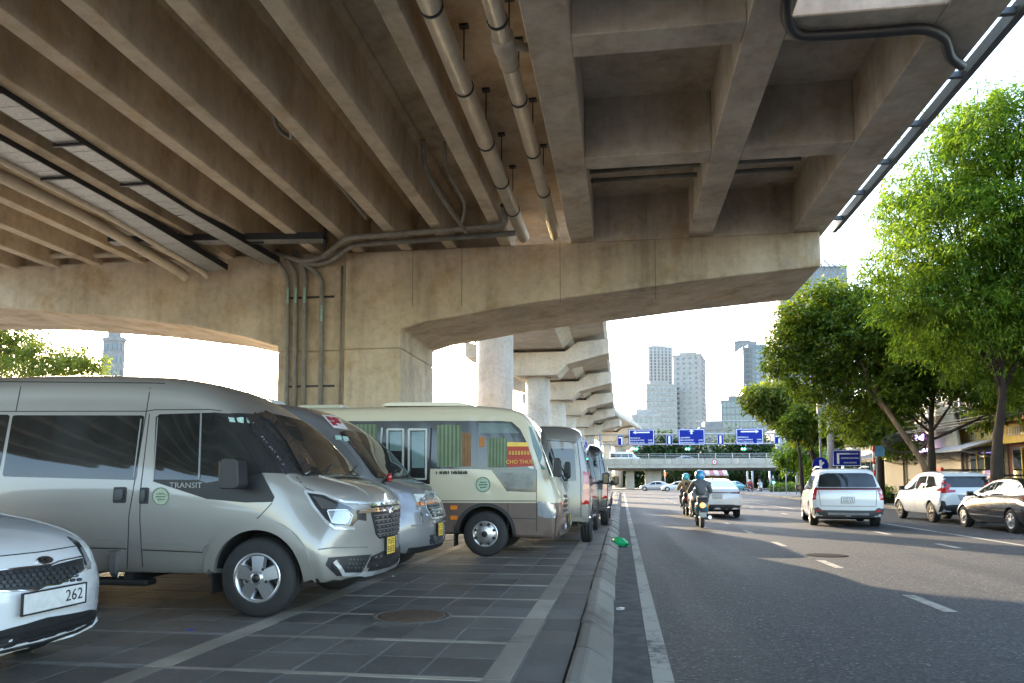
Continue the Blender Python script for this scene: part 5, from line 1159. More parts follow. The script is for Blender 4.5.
# white sedan ahead of the scooter
loc, rz = front_at(3.46, 28.2, 4.65, 0)
VW = make_vehicle('white_sedan', 'white sedan driving away just ahead of the teal scooter', 'car', car_spec(L=4.65, W=1.86, xf=-.9, xr=-3.62, rw=.325, arch=.375,
    zt=[(0, .60), (-.06, .68), (-.2, .76), (-.6, .88), (-1.1, .97), (-1.35, 1.02), (-1.9, 1.30), (-2.25, 1.42), (-2.8, 1.46), (-3.3, 1.43), (-3.8, 1.27), (-4.2, 1.12), (-4.5, 1.08), (-4.6, 1.03), (-4.65, .92)],
    wb=[(0, .78), (-.5, .86), (-4, .86), (-4.65, .82)], wm=[(0, .86), (-.5, .93), (-4, .93), (-4.65, .90)], wbelt=[(0, .78), (-.6, .85), (-1.3, .88), (-3.8, .88), (-4.65, .82)], wt=[(0, .6), (-1.3, .68), (-2.0, .66), (-3.2, .64), (-4.65, .70)],
    belt=[(0, .58), (-.8, .80), (-1.4, .92), (-3.8, .98), (-4.65, .94)]), WHITE2, loc, rz)
rg = patch(VW, 'rear_window', [(-.70, 1.13), (.70, 1.13), (.56, 1.37), (-.56, 1.37)], 'B', plain('pale_rear_glass', (.30, .31, .32), .08, 0, 1), .005, rnd_=.04, res=10)
for s in (-1, 1): rim_light(VW, s, [(.48, .90), (.86, .88), (.87, .97), (.50, .95)], plain('tail_dark_red', (.12, .01, .012), .15, 0, 1), .012)
ribbon(VW, 'lamp_strip', [(-.5, .925), (.5, .925)], 'B', .03, MATS['tail_dark_red'], .010)
patch(VW, 'bumper', [(-.82, .28), (.82, .28), (.84, .46), (.5, .50), (-.5, .50), (-.84, .46)], 'B', M_BLACK, .012, res=14)
pl_ = plate(VW, loc=VW.bvh.ray_cast(Vector((-9, 0, .78)), Vector((1, 0, 0)))[0] + Vector((-.012, 0, 0)), w=.33, h=.15, facing='B', mat=M_WPLATE); marks(pl_, .33, .15, [(.034, 4, .045), (-.034, 5, .05)], seed=24)
patch(VW, 'windscreen', [(-.68, 1.02), (.68, 1.02), (.58, 1.35), (-.58, 1.35)], 'F', M_GLASS, .005, rnd_=.05)
for pts in ([(-2.45, .99), (-1.55, .95), (-2.0, 1.27), (-2.4, 1.36)], [(-3.6, 1.03), (-2.52, 1.0), (-2.48, 1.36), (-3.1, 1.35)]): patch(VW, 'side_window', pts, 'S', M_GLASS, .004, mir=True, rnd_=.04)
MB().prism(roundpoly([(-3.35, 1.42), (-3.15, 1.44), (-3.33, 1.50)], .02), 1, -.025, .025).build('antenna_fin', M_BLACK, VW.root)
for s in (-1, 1): mirror_unit(VW, -1.65, .90, .94, .10, .14, .18, s, WHITE2, .03)
# small far cars at the crossing
def far_car(label, px, py, pc, heading, cat='car', tall=1.0):
    p = at(px, py, Z=0); V = make_vehicle('passing_car', label, cat, car_spec(step=.15), pc, (p.x, p.y, 0), R(90 - heading), 'cars at the far crossing'); V.root.scale = (1, 1, tall)
    for pts in ([(-2.40, .95), (-1.50, .93), (-1.95, 1.24), (-2.35, 1.33)], [(-3.5, .97), (-2.48, .955), (-2.44, 1.33), (-3.1, 1.31)]): patch(V, 'side_window', pts, 'S', M_GLASS, .006, mir=True, res=5)
    patch(V, 'windscreen', [(-.64, 1.02), (.64, 1.02), (.54, 1.33), (-.54, 1.33)], 'F', M_GLASS, .006, res=6); patch(V, 'rear_window', [(-.60, 1.10), (.60, 1.10), (.50, 1.33), (-.50, 1.33)], 'B', M_GLASS, .006, res=6)
    return V
TEAL = paint('taxi_teal', (.05, .35, .40), 0, .3)
far_car('white car crossing below the flyover left of the riders', 661, 491.5, WHITE2, -90)
far_car('teal taxi crossing below the flyover behind the white car', 672, 489.8, TEAL, -90, tall=1.15)
far_car('teal car waiting right of the white sedan at the crossing', 742, 490.5, TEAL, 35)
far_car('pale car parked far left under the flyover', 640, 490.8, paint('pale_car', (.5, .5, .5), .2, .3), -80)

# ================================================================== scooters and riders
SK = plain('skin', (.42, .26, .18), .6, var=.08)
def skin_body(name, verts, edges, radii, mat, parent, root=0, sub=2):
    me = bpy.data.meshes.new(name); me.from_pydata([tuple(v) for v in verts], edges, [])
    o = bpy.data.objects.new(name, me); col.objects.link(o)
    md = o.modifiers.new('skin', 'SKIN'); md.use_smooth_shade = True; md.branch_smoothing = .6
    if not me.skin_vertices: me.attributes
    sv = me.skin_vertices[0].data if len(me.skin_vertices) else None
    if sv is None:
        bm = bmesh.new(); bm.from_mesh(me); bm.verts.layers.skin.verify(); bm.to_mesh(me); bm.free(); sv = me.skin_vertices[0].data
    for i, r in enumerate(radii): sv[i].radius = r if isinstance(r, tuple) else (r, r); sv[i].use_root = (i == root)
    o.modifiers.new('sub', 'SUBSURF').levels = sub
    bpy.context.view_layer.update()
    nm = bpy.data.meshes.new_from_object(o.evaluated_get(bpy.context.evaluated_depsgraph_get())); bpy.data.objects.remove(o)
    nm.materials.clear(); nm.materials.append(mat); nm.polygons.foreach_set('use_smooth', [True] * len(nm.polygons))
    return obj(name, nm, parent)
def scooter(label, x, y, rz, body_c, nm, lit=True, group='scooters riding away'):
    """x forward, rear wheel at 0, front wheel at 1.28"""
    t = thing('motor_scooter', label, 'scooter', (x, y, 0), rz, group)
    P_ = plain(nm, body_c, .25, .1, 1, var=.1)
    for wx in (0, 1.28):
        wtyre = MB().lathe([(.15, -.05), (.22, -.055), (.25, -.03), (.255, 0), (.25, .03), (.22, .055), (.15, .05)], 28, 'Y', (wx, 0, .255), close=False).build('wheel', M_TYRE, t)
        MB().lathe([(.155, -.04), (.12, -.03), (.04, -.045), (0, -.045)], 20, 'Y', (wx, 0, .255), close=False).lathe([(0, .045), (.04, .045), (.12, .03), (.155, .04)], 20, 'Y', (wx, 0, .255), close=False).build('rim', M_ALLOY, wtyre)
    # rear body shell as loft
    sec_ = [(-.28, .62, .10, .10), (-.22, .60, .16, .17), (-.05, .58, .19, .21), (.2, .56, .19, .22), (.4, .52, .17, .20), (.5, .46, .14, .16)]
    b_ = MB(); n = 16; vs_ = []
    for (xx, zc, ry, rz_) in sec_:
        for k in range(n): a = 2 * math.pi * k / n; vs_.append((xx, ry * math.copysign(abs(math.cos(a)) ** .75, math.cos(a)), zc + rz_ * math.copysign(abs(math.sin(a)) ** .75, math.sin(a))))
    b_.add(vs_, [[i * n + k, i * n + (k + 1) % n, (i + 1) * n + (k + 1) % n, (i + 1) * n + k] for i in range(len(sec_) - 1) for k in range(n)] + [list(range(n))[::-1], [(len(sec_) - 1) * n + k for k in range(n)]], True)
    b_.build('rear_body', P_, t)
    MB().prism(roundpoly([(-.26, .75), (.55, .73), (.52, .80), (.2, .83), (-.1, .86), (-.24, .84)], .05), 1, -.14, .14).build('seat', M_BLACK, t, bevel=.04, seg=3)
    MB().box(.40, .98, -.16, .16, .26, .34).build('floorboard', P_, t, bevel=.03)
    MB().prism(roundpoly([(.95, .28), (1.03, .28), (1.10, .62), (1.06, 1.0), (.98, 1.0), (1.0, .6)], .03), 1, -.19, .19).build('leg_shield', P_, t, bevel=.04, seg=3)
    MB().prism(roundpoly([(1.02, .5), (1.5, .48), (1.42, .54), (1.2, .58)], .03), 1, -.08, .08).build('front_mudguard', P_, t, bevel=.03)
    MB().tube([(1.04, 0, .98), (1.22, 0, .5), (1.28, 0, .255)], .035, 10).build('fork', M_ALLOY, t)
    hb = MB().tube(smooth_path([(.90, -.34, 1.02), (1.0, -.2, 1.06), (1.05, 0, 1.05), (1.0, .2, 1.06), (.90, .34, 1.02)], .08), .02, 8).build('handlebar', M_BLACK, t)
    MB().prism(roundpoly([(1.0, .98), (1.14, 1.0), (1.12, 1.12), (1.0, 1.12)], .03), 1, -.13, .13).build('headlamp_cowl', P_, t, bevel=.03)
    for s in (-1, 1):
        m_ = MB().tube([(.98, s * .22, 1.06), (1.0, s * .32, 1.24)], .008, 6).build('mirror_stalk', M_BLACK, t); MB().lathe([(.055, -.012), (.055, .012)], 14, 'X', (1.0, s * .34, 1.27)).build('mirror', M_BLACK, m_)
    tl_ = MB().lathe([(.075, 0), (.075, -.015), (.05, -.035), (0, -.04)], 16, 'X', (-.265, 0, .66), close=False).build('tail_lamp', plain('tail_lit', (.8, .05, .02), .2, 0, 1, var=0, emit=(1, .12, .03), estr=1.6) if lit else M_RED, t)
    for s in (-1, 1): MB().lathe([(.04, 0), (.04, -.01), (0, -.03)], 12, 'X', (-.235, s * .15, .66), close=False).build('indicator', M_AMBER, t)
    MB().box(-.36, -.30, -.09, .09, .30, .50).build('rear_mudguard', M_BLACK, t, bevel=.02)
    pl = MB().box(-.375, -.362, -.095, .095, .32, .46).build('number_plate', plain('plate_dark', (.35, .35, .34), .5), t)
    MB().tube([(.35, -.14, .25), (.05, -.2, .27), (-.25, -.2, .32)], [.03, .05, .055], 12).build('exhaust', M_ALLOY, t)
    rk = MB().tube(smooth_path([(.05, -.13, .84), (-.25, -.13, .90), (-.36, 0, .92), (-.25, .13, .90), (.05, .13, .84)], .08), .013, 8).build('grab_rail', M_ALLOY, t)
    MB().tube([(.3, 0, .3), (0, 0, .255)], .06, 10).build('engine', MATS['dull_steel'], t)
    return t
def rider(label, x, y, rz, jacket, trousers, helmet_c, nm, group='scooter riders', seat=.83, passenger=False):
    t = thing('person', label, 'person', (x, y, 0), rz, group)
    J = plain(nm + '_jacket', jacket, .85, var=.18, scale=7, bmp=.2); T = plain(nm + '_trousers', trousers, .9, var=.15, scale=6); H = plain(nm + '_helmet', helmet_c, .25, 0, 1)
    hx = .18
    # body: pelvis, spine, neck, head stub, thighs, shins, feet, arms, hands in one skeleton
    v = [(hx, 0, seat + .08), (hx - .02, 0, seat + .30), (hx + .03, 0, seat + .50), (hx + .07, 0, seat + .56), (hx + .10, 0, seat + .66)]
    e = [(0, 1), (1, 2), (2, 3), (3, 4)]; r = [(.15, .13), (.14, .11), (.16, .10), .055, .09]
    for s in (-1, 1):
        b = len(v); v += [(hx + .06, s * .10, seat + .05), (hx + .50, s * .17, seat - .02), (hx + .42, s * .16, .42), (hx + .40, s * .16, .38), (hx + .56, s * .17, .37)]
        e += [(0, b), (b, b + 1), (b + 1, b + 2), (b + 2, b + 3), (b + 3, b + 4)]; r += [.10, .068, .05, .045, .04]
        b = len(v); ex = .80 if not passenger else .55
        v += [(hx + .03, s * .19, seat + .46), (hx + .20, s * .30, seat + .22), (ex, s * .30, seat + .20), (ex + .07, s * .31, seat + .19)]
        e += [(2, b), (b, b + 1), (b + 1, b + 2), (b + 2, b + 3)]; r += [.075, .052, .036, .04]
    body = skin_body('body', v, e, r, SK, t)
    # clothes: a jacket over torso and arms, trousers over hips and legs, shoes
    jv = [v[0], v[1], v[2], v[3]]; je = [(0, 1), (1, 2), (2, 3)]; jr = [(.185, .165), (.175, .145), (.19, .135), (.085, .085)]
    for s, b in ((-1, 10), (1, 19)):
        k = len(jv); jv += [v[b], v[b + 1], v[b + 2]]; je += [(2, k), (k, k + 1), (k + 1, k + 2)]; jr += [.098, .075, .055]
    skin_body('jacket', jv, je, jr, J, t)
    tv = [v[0]]; te = []; tr = [(.18, .15)]
    for s, b in ((-1, 5), (1, 14)):
        k = len(tv); tv += [v[b], v[b + 1], v[b + 2]]; te += [(0, k), (k, k + 1), (k + 1, k + 2)]; tr += [.125, .092, .075]
    skin_body('trousers', tv, te, tr, T, t)
    for s in (-1, 1): MB().prism(roundpoly([(hx + .36, .345), (hx + .62, .345), (hx + .60, .39), (hx + .46, .43), (hx + .36, .44)], .03), 1, s * .16 - .045, s * .16 + .045).build('shoe', M_BLACK, t, bevel=.02)
    hz = seat + .69
    hm = MB().lathe([(.10, -.13), (.132, -.10), (.145, -.02), (.138, .05), (.11, .11), (.06, .145), (0, .152)], 22, c=(hx + .11, 0, hz)).build('helmet', H, t)
    MB().prism(roundpoly([(hx + .20, hz - .0), (hx + .36, hz - .03), (hx + .35, hz - .015), (hx + .2, hz + .03)], .01), 1, -.1, .1).build('visor', M_BLACK, hm)
    # face: jaw, nose, ears below the helmet rim
    MB().lathe([(.0, -.21), (.05, -.20), (.085, -.16), (.095, -.10), (.095, -.05)], 16, c=(hx + .13, 0, hz), close=False).build('face', SK, t)
    MB().lathe([(.022, 0), (.015, .03), (0, .04)], 8, 'X', (hx + .215, 0, hz - .11)).build('nose', SK, t)
    for s in (-1, 1):
        # five fingers curled round the grip
        for q in range(4): MB().tube(smooth_path([(ex + .06, s * (.29 + .018 * q), seat + .20), (ex + .115, s * (.29 + .018 * q), seat + .215), (ex + .13, s * (.29 + .018 * q), seat + .185), (ex + .10, s * (.29 + .018 * q), seat + .17)], .01, 2), .009, 6).build('finger', SK, body)
        MB().tube([(ex + .05, s * .275, seat + .19), (ex + .09, s * .268, seat + .175), (ex + .11, s * .275, seat + .165)], .010, 6).build('thumb', SK, body)
    return t
sp = at(702, 528, Z=0)
rz_s = R(90)
scooter('teal scooter with lit red tail lamp, nearest on the road', sp.x, sp.y, rz_s, (.03, .12, .15), 'scooter_teal')
rider('rider in grey hooded jacket and blue helmet on the teal scooter', sp.x, sp.y, rz_s, (.11, .11, .12), (.16, .16, .15), (.03, .26, .48), 'rider_a')
s2 = at(690, 517, Z=0)
scooter('dark scooter just ahead of the teal one, mostly hidden by its rider', s2.x, s2.y + 1.2, rz_s, (.04, .04, .045), 'scooter_dark', False)
rider('rider in tan jacket and teal helmet just ahead of the nearest scooter', s2.x, s2.y + 1.2, rz_s, (.30, .20, .09), (.08, .08, .09), (.04, .33, .40), 'rider_b')
s3 = at(685, 502, Z=0)
scooter('black scooter farther up the road beside the white sedan', s3.x, s3.y, rz_s, (.03, .03, .032), 'scooter_black', False)
rider('rider in dark jacket farthest of the three riders ahead', s3.x, s3.y, rz_s, (.06, .045, .045), (.05, .05, .055), (.06, .06, .07), 'rider_c')
s4 = at(749, 491.5, Z=0); scooter('scooter waiting at the far crossing right of the sedan', s4.x, s4.y, R(60), (.3, .03, .03), 'scooter_red', False); rider('rider in red waiting at the far crossing', s4.x, s4.y, R(60), (.4, .05, .04), (.05, .05, .055), (.5, .5, .5), 'rider_d')
s5 = at(761, 491.5, Z=0); scooter('scooter facing the camera at the far crossing', s5.x, s5.y + 1, R(-90), (.5, .5, .5), 'scooter_white', False); rider('rider in white facing the camera at the far crossing', s5.x, s5.y + 1, R(-90), (.5, .5, .5), (.06, .06, .07), (.05, .05, .05), 'rider_e')
# ================================================================== trees
import numpy as np
def leaf_mat(name, a, b, tr=.45):
    m, t, bs = _new(name); out = t.nodes['Material Output']
    g = N(t, 'ShaderNodeNewGeometry'); r = ramp(t, g.outputs['Random Per Island'], [(0, a), (.55, [(x + y) / 2 for x, y in zip(a, b)]), (1, b)])
    n = noise(t, .35, 3, .5, coords(t)); nr = ramp(t, n.outputs[0], [(.3, [.75, .8, .8]), (.7, [1.25, 1.15, .9])])
    c = mixc(t, r.outputs[0], nr.outputs[0], .8, 'MULTIPLY')
    t.links.new(c, bs.inputs['Base Color']); bs.inputs['Roughness'].default_value = .5; bs.inputs['Specular IOR Level'].default_value = .3
    tl = N(t, 'ShaderNodeBsdfTranslucent'); t.links.new(mixc(t, c, (1.6, 1.5, .6), 1, 'MULTIPLY'), tl.inputs[0])
    mx = N(t, 'ShaderNodeMixShader'); mx.inputs[0].default_value = tr; t.links.new(bs.outputs[0], mx.inputs[1]); t.links.new(tl.outputs[0], mx.inputs[2]); t.links.new(mx.outputs[0], out.inputs[0])
    MATS[name] = m; return m
LF1 = leaf_mat('leaf_feather', (.055, .13, .018), (.17, .26, .035), .55); LF2 = leaf_mat('leaf_broad', (.045, .10, .018), (.17, .22, .03), .52); LF3 = leaf_mat('leaf_yellowish', (.08, .14, .03), (.22, .25, .06), .5)
LFD = leaf_mat('leaf_far', (.028, .06, .028), (.06, .11, .04), .3)
def bark(name, c):
    m, t, b = _new(name); v = coords(t, 'Object', (1, 1, .3)); n = noise(t, 5, 8, .65, v)
    r = ramp(t, n.outputs[0], [(.3, [x * .5 for x in c]), (.55, c), (.75, [x * 1.5 for x in c])]); t.links.new(r.outputs[0], b.inputs['Base Color']); b.inputs['Roughness'].default_value = .9; bump(t, b, n.outputs[0], .6, .04)
    MATS[name] = m; return m
BARK, BARKP = bark('bark_dark', (.040, .028, .020)), bark('bark_pale', (.19, .13, .08))
def leaf_mesh(name, cl, n_twigs, per, ll, lw, mat, seed, droop=.35, flat=1.0, bend=.25):
    """cl: (centre, (rx,ry,rz)) ellipsoids; leaves grow in tufts on twigs spread through each"""
    rg = np.random.default_rng(seed); vol = np.array([c[1][0] * c[1][1] * c[1][2] for c in cl]) ** (2 / 3); share = vol / vol.sum(); out = []
    C = []; D = []
    for (c, rr), s in zip(cl, share):
        k = max(6, int(n_twigs * s)); d = rg.normal(size=(k, 3)); d /= np.linalg.norm(d, axis=1)[:, None]
        # uneven outline: lobes from a few random directions, gaps elsewhere
        lobes = rg.normal(size=(9, 3)); lobes /= np.linalg.norm(lobes, axis=1)[:, None]
        lob = np.max(d @ lobes.T, axis=1); rad = (.25 + .75 * rg.random(k) ** .5) * (.58 + .62 * lob ** 2)
        keep = rg.random(k) < (.16 + .95 * lob ** 4); d, rad = d[keep], rad[keep]; rad = rad * np.where(rg.random(len(rad)) < .14, 1.15 + .35 * rg.random(len(rad)), 1.0)
        C.append(np.array(c) + d * rad[:, None] * np.array(rr)); D.append(d)
    C = np.concatenate(C); D = np.concatenate(D); k = len(C)
    P_ = np.repeat(C, per, axis=0); Dd = np.repeat(D, per, axis=0); n = len(P_)
    dirs = rg.normal(size=(n, 3)); dirs[:, 2] *= .55; dirs += Dd * .5; dirs[:, 2] -= droop * .6; dirs /= np.linalg.norm(dirs, axis=1)[:, None]
    P_ = P_ + rg.normal(size=(n, 3)) * ll * np.array([.75, .75, .55 * flat])
    up = np.array([0, 0, 1.0]) + rg.normal(size=(n, 3)) * .45; side = np.cross(dirs, up); side /= (np.linalg.norm(side, axis=1)[:, None] + 1e-9)
    L_ = (ll * (.6 + .8 * rg.random(n)))[:, None]; W_ = (lw * (.6 + .8 * rg.random(n)))[:, None]
    mid = P_ + dirs * L_ * .5; tip = P_ + dirs * L_ - np.array([0, 0, 1]) * L_ * bend
    vs = np.stack([P_, mid + side * W_ * .5, tip, mid - side * W_ * .5], axis=1).reshape(-1, 3)
    me = bpy.data.meshes.new(name); nf = n
    me.vertices.add(len(vs)); me.vertices.foreach_set('co', vs.astype(np.float32).ravel())
    me.loops.add(nf * 4); me.loops.foreach_set('vertex_index', np.arange(nf * 4, dtype=np.int32))
    me.polygons.add(nf); me.polygons.foreach_set('loop_start', np.arange(0, nf * 4, 4, dtype=np.int32))
    me.update(calc_edges=True); me.validate(); me.materials.append(mat)
    return me
def tree(label, trunk, r0, clusters, twigs, per, ll, lw, lmat, bmat, seed, name='street_tree', group='street trees', droop=.35, limbs=True, bend=.25, flat=1.0):
    t = thing(name, label, 'tree', tuple(trunk[0]), 0, group); b0 = Vector(trunk[0]); rg = random.Random(seed)
    tp = smooth_path([Vector(p) - b0 for p in trunk], .6, 4); n = len(tp)
    MB().tube(tp, [r0 * (1.25 - .25 * min(1, i / 2)) * (1 - .5 * i / n) for i in range(n)], 14).build('trunk', bmat, t)
    if limbs:
        for (c, rr) in clusters:
            c = Vector(c) - b0; k = rg.randrange(max(1, n // 2), n); a = tp[k] if rg.random() < .6 else tp[-1]
            m = (a + c) / 2 + Vector((rg.uniform(-.4, .4), rg.uniform(-.4, .4), rg.uniform(-.1, .5)))
            pts = smooth_path([a, m, c], 1.0, 4); q = len(pts); r1 = r0 * .42
            MB().tube(pts, [r1 * (1 - .8 * i / q) for i in range(q)], 8).build('limb', bmat, t)
            for j in range(3):
                e = c + Vector((rg.uniform(-1, 1) * rr[0], rg.uniform(-1, 1) * rr[1], rg.uniform(-.3, .9) * rr[2])) * .75
                MB().tube([pts[q * 2 // 3], (pts[q * 2 // 3] + e) / 2 + Vector((0, 0, .15)), e], [r1 * .3, r1 * .2, .01], 5).build('branch', bmat, t)
    cl = [(tuple(Vector(c) - b0), rr) for c, rr in clusters]
    obj('crown', leaf_mesh('crown', cl, twigs, per, ll, lw, lmat, seed, droop, flat, bend), t)
    return t
def blobs(spec, flat=.8):
    out = []
    for (px, py, r, Y) in spec:
        c = at(px, py, Y=Y); s = (c - Vector((0, 0, CAM_H))).length / FPX; out.append((tuple(c), (r * s, r * s, r * s * flat)))
    return out
def gp(px, py, z=.15): return tuple(at(px, py, Z=z))
# right pavement first (the trees stand on it)
rp = MB().box(ROAD_R + .2, 60, -30, 92, -.05, .15).build('pavement', pave_mat('grey_paving', (.10, .095, .085), False)); tag(rp, kind='structure')
kb2 = bpy.data.objects.new('kerb', None); col.objects.link(kb2); tag(kb2, kind='structure')
km2 = MB().box(0, .2, -.49, .49, -.04, .155).mesh('kerb_stone', m_kerb)
for k in range(70): obj('kerb_stone', km2, kb2, (ROAD_R, 15 + k, 0))
# big feathery tree over the road at the right
T1 = blobs([(990, 140, 46, 25), (945, 178, 44, 26), (908, 212, 34, 27), (962, 232, 56, 25.5), (1018, 215, 60, 26), (903, 262, 36, 27.5), (932, 300, 48, 26.5), (988, 300, 60, 26), (1030, 300, 60, 27), (893, 305, 28, 28), (968, 350, 34, 28), (1020, 345, 40, 28), (1070, 190, 70, 25), (1075, 290, 70, 26), (1020, 120, 40, 25), (1000, 385, 16, 29), (1030, 390, 26, 29), (955, 130, 22, 26), (925, 340, 26, 28)], .72)
b_ = at(994, 470, Y=27.5); tree('tallest feathery street tree spreading over the road at the right edge', [(b_.x, 27.5, .15), tuple(at(997, 440, Y=27.3)), tuple(at(1003, 400, Y=27)), tuple(at(1000, 350, Y=26.5)), tuple(at(985, 290, Y=26.2))], .17, T1, 9500, 22, .17, .05, LF1, BARK, 11, droop=.55, bend=.3)
# mid tree with pale leaning trunk
T2 = blobs([(845, 296, 20, 36), (816, 308, 27, 36), (852, 312, 32, 35.5), (800, 343, 26, 36.5), (835, 350, 36, 36), (872, 345, 36, 35), (858, 390, 28, 36), (812, 378, 26, 36), (890, 392, 30, 34.5), (845, 415, 22, 37), (798, 320, 18, 36), (875, 300, 22, 35), (893, 335, 26, 34), (905, 360, 26, 34), (780, 360, 16, 37), (788, 330, 14, 37)], .85)
tree('bushy street tree on a pale trunk leaning over the crossover', [(at(930, 484, Y=33).x, 33, .15), tuple(at(926, 466, Y=33)), tuple(at(897, 425, Y=33.6)), tuple(at(868, 380, Y=34.5)), tuple(at(850, 345, Y=35.3))], .14, T2, 5200, 12, .20, .11, LF2, BARKP, 12)
T4 = blobs([(935, 368, 26, 34), (905, 385, 20, 35), (918, 350, 26, 35), (962, 385, 18, 33), (985, 418, 12, 36), (892, 412, 14, 35), (985, 380, 26, 32), (1010, 400, 20, 33), (950, 352, 26, 34)], .8)
tree('dark upright street tree behind the leaning trunk', [(at(932, 484, Y=33.8).x, 33.8, .15), tuple(at(931, 440, Y=33.8)), tuple(at(932, 385, Y=34))], .15, T4, 1900, 11, .22, .12, LF2, BARK, 14)
T6 = blobs([(880, 425, 24, 43), (862, 430, 18, 44), (898, 440, 18, 42), (885, 405, 24, 43)], .8)
tree('street tree with twin dark trunk right of the concrete pole', [(at(881, 486, Y=43).x, 43, .15), tuple(at(880, 450, Y=43)), tuple(at(882, 415, Y=43))], .17, T6, 1500, 11, .24, .13, LF2, BARK, 16)
T3 = blobs([(785, 393, 22, 58), (764, 398, 20, 58), (755, 404, 10, 58), (803, 405, 24, 57), (818, 422, 20, 56), (790, 420, 16, 58), (806, 436, 16, 57), (775, 408, 16, 58), (832, 437, 14, 56)], .6)
tree('flat-topped yellowish tree behind the blue road signs', [(at(816, 487, Y=57).x, 57, .15), tuple(at(815, 460, Y=57)), tuple(at(805, 435, Y=57.3)), tuple(at(795, 412, Y=57.6))], .22, T3, 2600, 11, .30, .18, LF3, BARK, 13)
T5 = blobs([(806, 455, 16, 66), (790, 460, 13, 68), (820, 470, 12, 64), (840, 470, 14, 62)], .9)
tree('leafy sapling clump behind the round blue sign', [(at(806, 488, Y=65).x, 65, .1), tuple(at(806, 455, Y=66))], .10, T5, 900, 11, .3, .18, LF1, BARK, 15)
# thin dark leaning stem left of the pole
tree('slim dark trunk tilting beside the hedge', [(at(803, 488, Y=54).x, 54, .1), tuple(at(800, 455, Y=54)), tuple(at(796, 428, Y=54))], .12, blobs([(796, 425, 14, 54), (806, 415, 12, 54)]), 500, 11, .28, .16, LF2, BARK, 17)
# trees past the left opening
TL = blobs([(18, 333, 20, 46), (55, 352, 24, 46), (85, 362, 18, 46), (25, 365, 34, 46), (-25, 345, 40, 46), (0, 322, 12, 46), (70, 372, 30, 46), (-70, 350, 45, 46)], .42)
tree('layered pale green tree seen through the left arch', [(at(-10, 486, Y=46).x, 46, 0), tuple(at(-8, 420, Y=46)), tuple(at(0, 350, Y=46))], .22, TL, 3800, 12, .24, .11, LF3, BARKP, 18, group='trees beyond the viaduct')
# far greenery beyond and below the flyover
for i, (px, py, r, Y) in enumerate([(664, 447, 15, 175), (686, 448, 17, 176), (650, 452, 12, 172), (727, 450, 14, 172), (742, 446, 17, 174), (758, 450, 12, 170), (700, 466, 14, 180), (735, 470, 16, 182), (760, 472, 15, 180), (680, 472, 15, 184), (785, 466, 15, 165), (630, 470, 14, 186)]):
    sp = blobs([(px, py, r, Y), (px - r * .7, py + r * .4, r * .75, Y), (px + r * .7, py + r * .35, r * .75, Y), (px, py + r * .9, r * .9, Y)], .8)
    x_ = at(px, py, Y=Y).x
    tree('round dark tree behind the flyover, number %d counted by distance' % i if False else ['round green tree above the flyover rail below the first tower', 'broad green tree above the flyover left of the second sign', 'small tree above the flyover beside the first blue sign', 'tree above the flyover right of the second sign', 'full tree above the flyover under the glass block', 'small tree above the flyover under the third sign', 'dark tree in the shade below the flyover behind the riders', 'dark tree below the flyover behind the white sedan', 'dark tree below the flyover right of the lamp poles', 'dark tree below the flyover behind the white car', 'tree beside the flyover end behind the map sign', 'dark tree below the flyover at its left pier'][i],
         [(x_, Y, 0), (x_ + .2, Y, 2.5), (x_, Y, at(px, py, Y=Y).z)], .3, sp, 420, 9, .8, .55, LFD, BARK, 30 + i, 'far_tree', 'trees behind the flyover', limbs=False)
# hedges
def hedge(label, p0, p1, w, h, seed):
    a, b = Vector(p0), Vector(p1); t = thing('hedge', label, 'hedge', tuple((a + b) / 2), math.atan2((b - a).y, (b - a).x)); L_ = (b - a).length
    n = max(2, int(L_ / .6)); cl = [((-L_ / 2 + L_ * (i + .5) / n, 0, h * .55), (.55, w / 2, h * .5)) for i in range(n)]
    obj('foliage', leaf_mesh('foliage', cl, int(n * 60), 8, .16, .11, LF1, seed, .0), t)
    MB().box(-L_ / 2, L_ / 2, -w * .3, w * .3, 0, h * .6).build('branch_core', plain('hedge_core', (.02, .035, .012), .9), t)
hedge('clipped green hedge by the far crossing behind a red kerb', gp(773, 492, 0), gp(801, 492.5, 0), 1.6, 1.15, 51)
hedge('low green hedge behind the people carrier along the pavement', (14.6, 44, .15), (14.6, 58, .15), 1.0, .9, 52)
kr = MB().box(at(770, 493, Z=0).x, at(803, 493, Z=0).x + 1, 72, 72.3, 0, .2).build('kerb_block', plain('kerb_red', (.35, .06, .04), .7, var=.3)); tag(kr, 'red painted kerb in front of the clipped hedge', 'kerb block')
# ================================================================== flyover, gantry, signs
CONB = concrete('flyover_concrete', (.46, .43, .36), .3); GREYS = plain('galvanised', (.38, .39, .40), .45, .5, var=.1)
FY = 140.0
fl = thing('flyover', 'beige concrete flyover crossing the far end of the road', 'flyover')
zb, zt = 3.55, 4.75
MB().prism([(FY, zb + .35), (FY + 1.2, zb), (FY + 9, zb), (FY + 10.2, zb + .35), (FY + 10.2, zt), (FY, zt)], 0, -70, 150).build('deck', CONB, fl)
pm_ = MB().box(-2.96, 2.96, 0, .25, 0, 1.05).mesh('parapet_panel', CONB)
for k in range(30): obj('parapet_panel', pm_, fl, (-60 + 6 * k, FY - .12, zt - .15)); 
for k in range(30): obj('parapet_panel', pm_, fl, (-60 + 6 * k, FY + 10, zt - .15))
rl = MB()
for z in (.25, .55, .85): rl.box(-60, 115, FY - .03, FY + .03, zt + .9 + z - .03, zt + .9 + z + .03)
rl.build('hand_rail', GREYS, fl)
po = MB().box(-.05, .05, -.04, .04, 0, .9).mesh('rail_post', GREYS)
for k in range(58): obj('rail_post', po, fl, (-58 + 3 * k, FY, zt + .9))
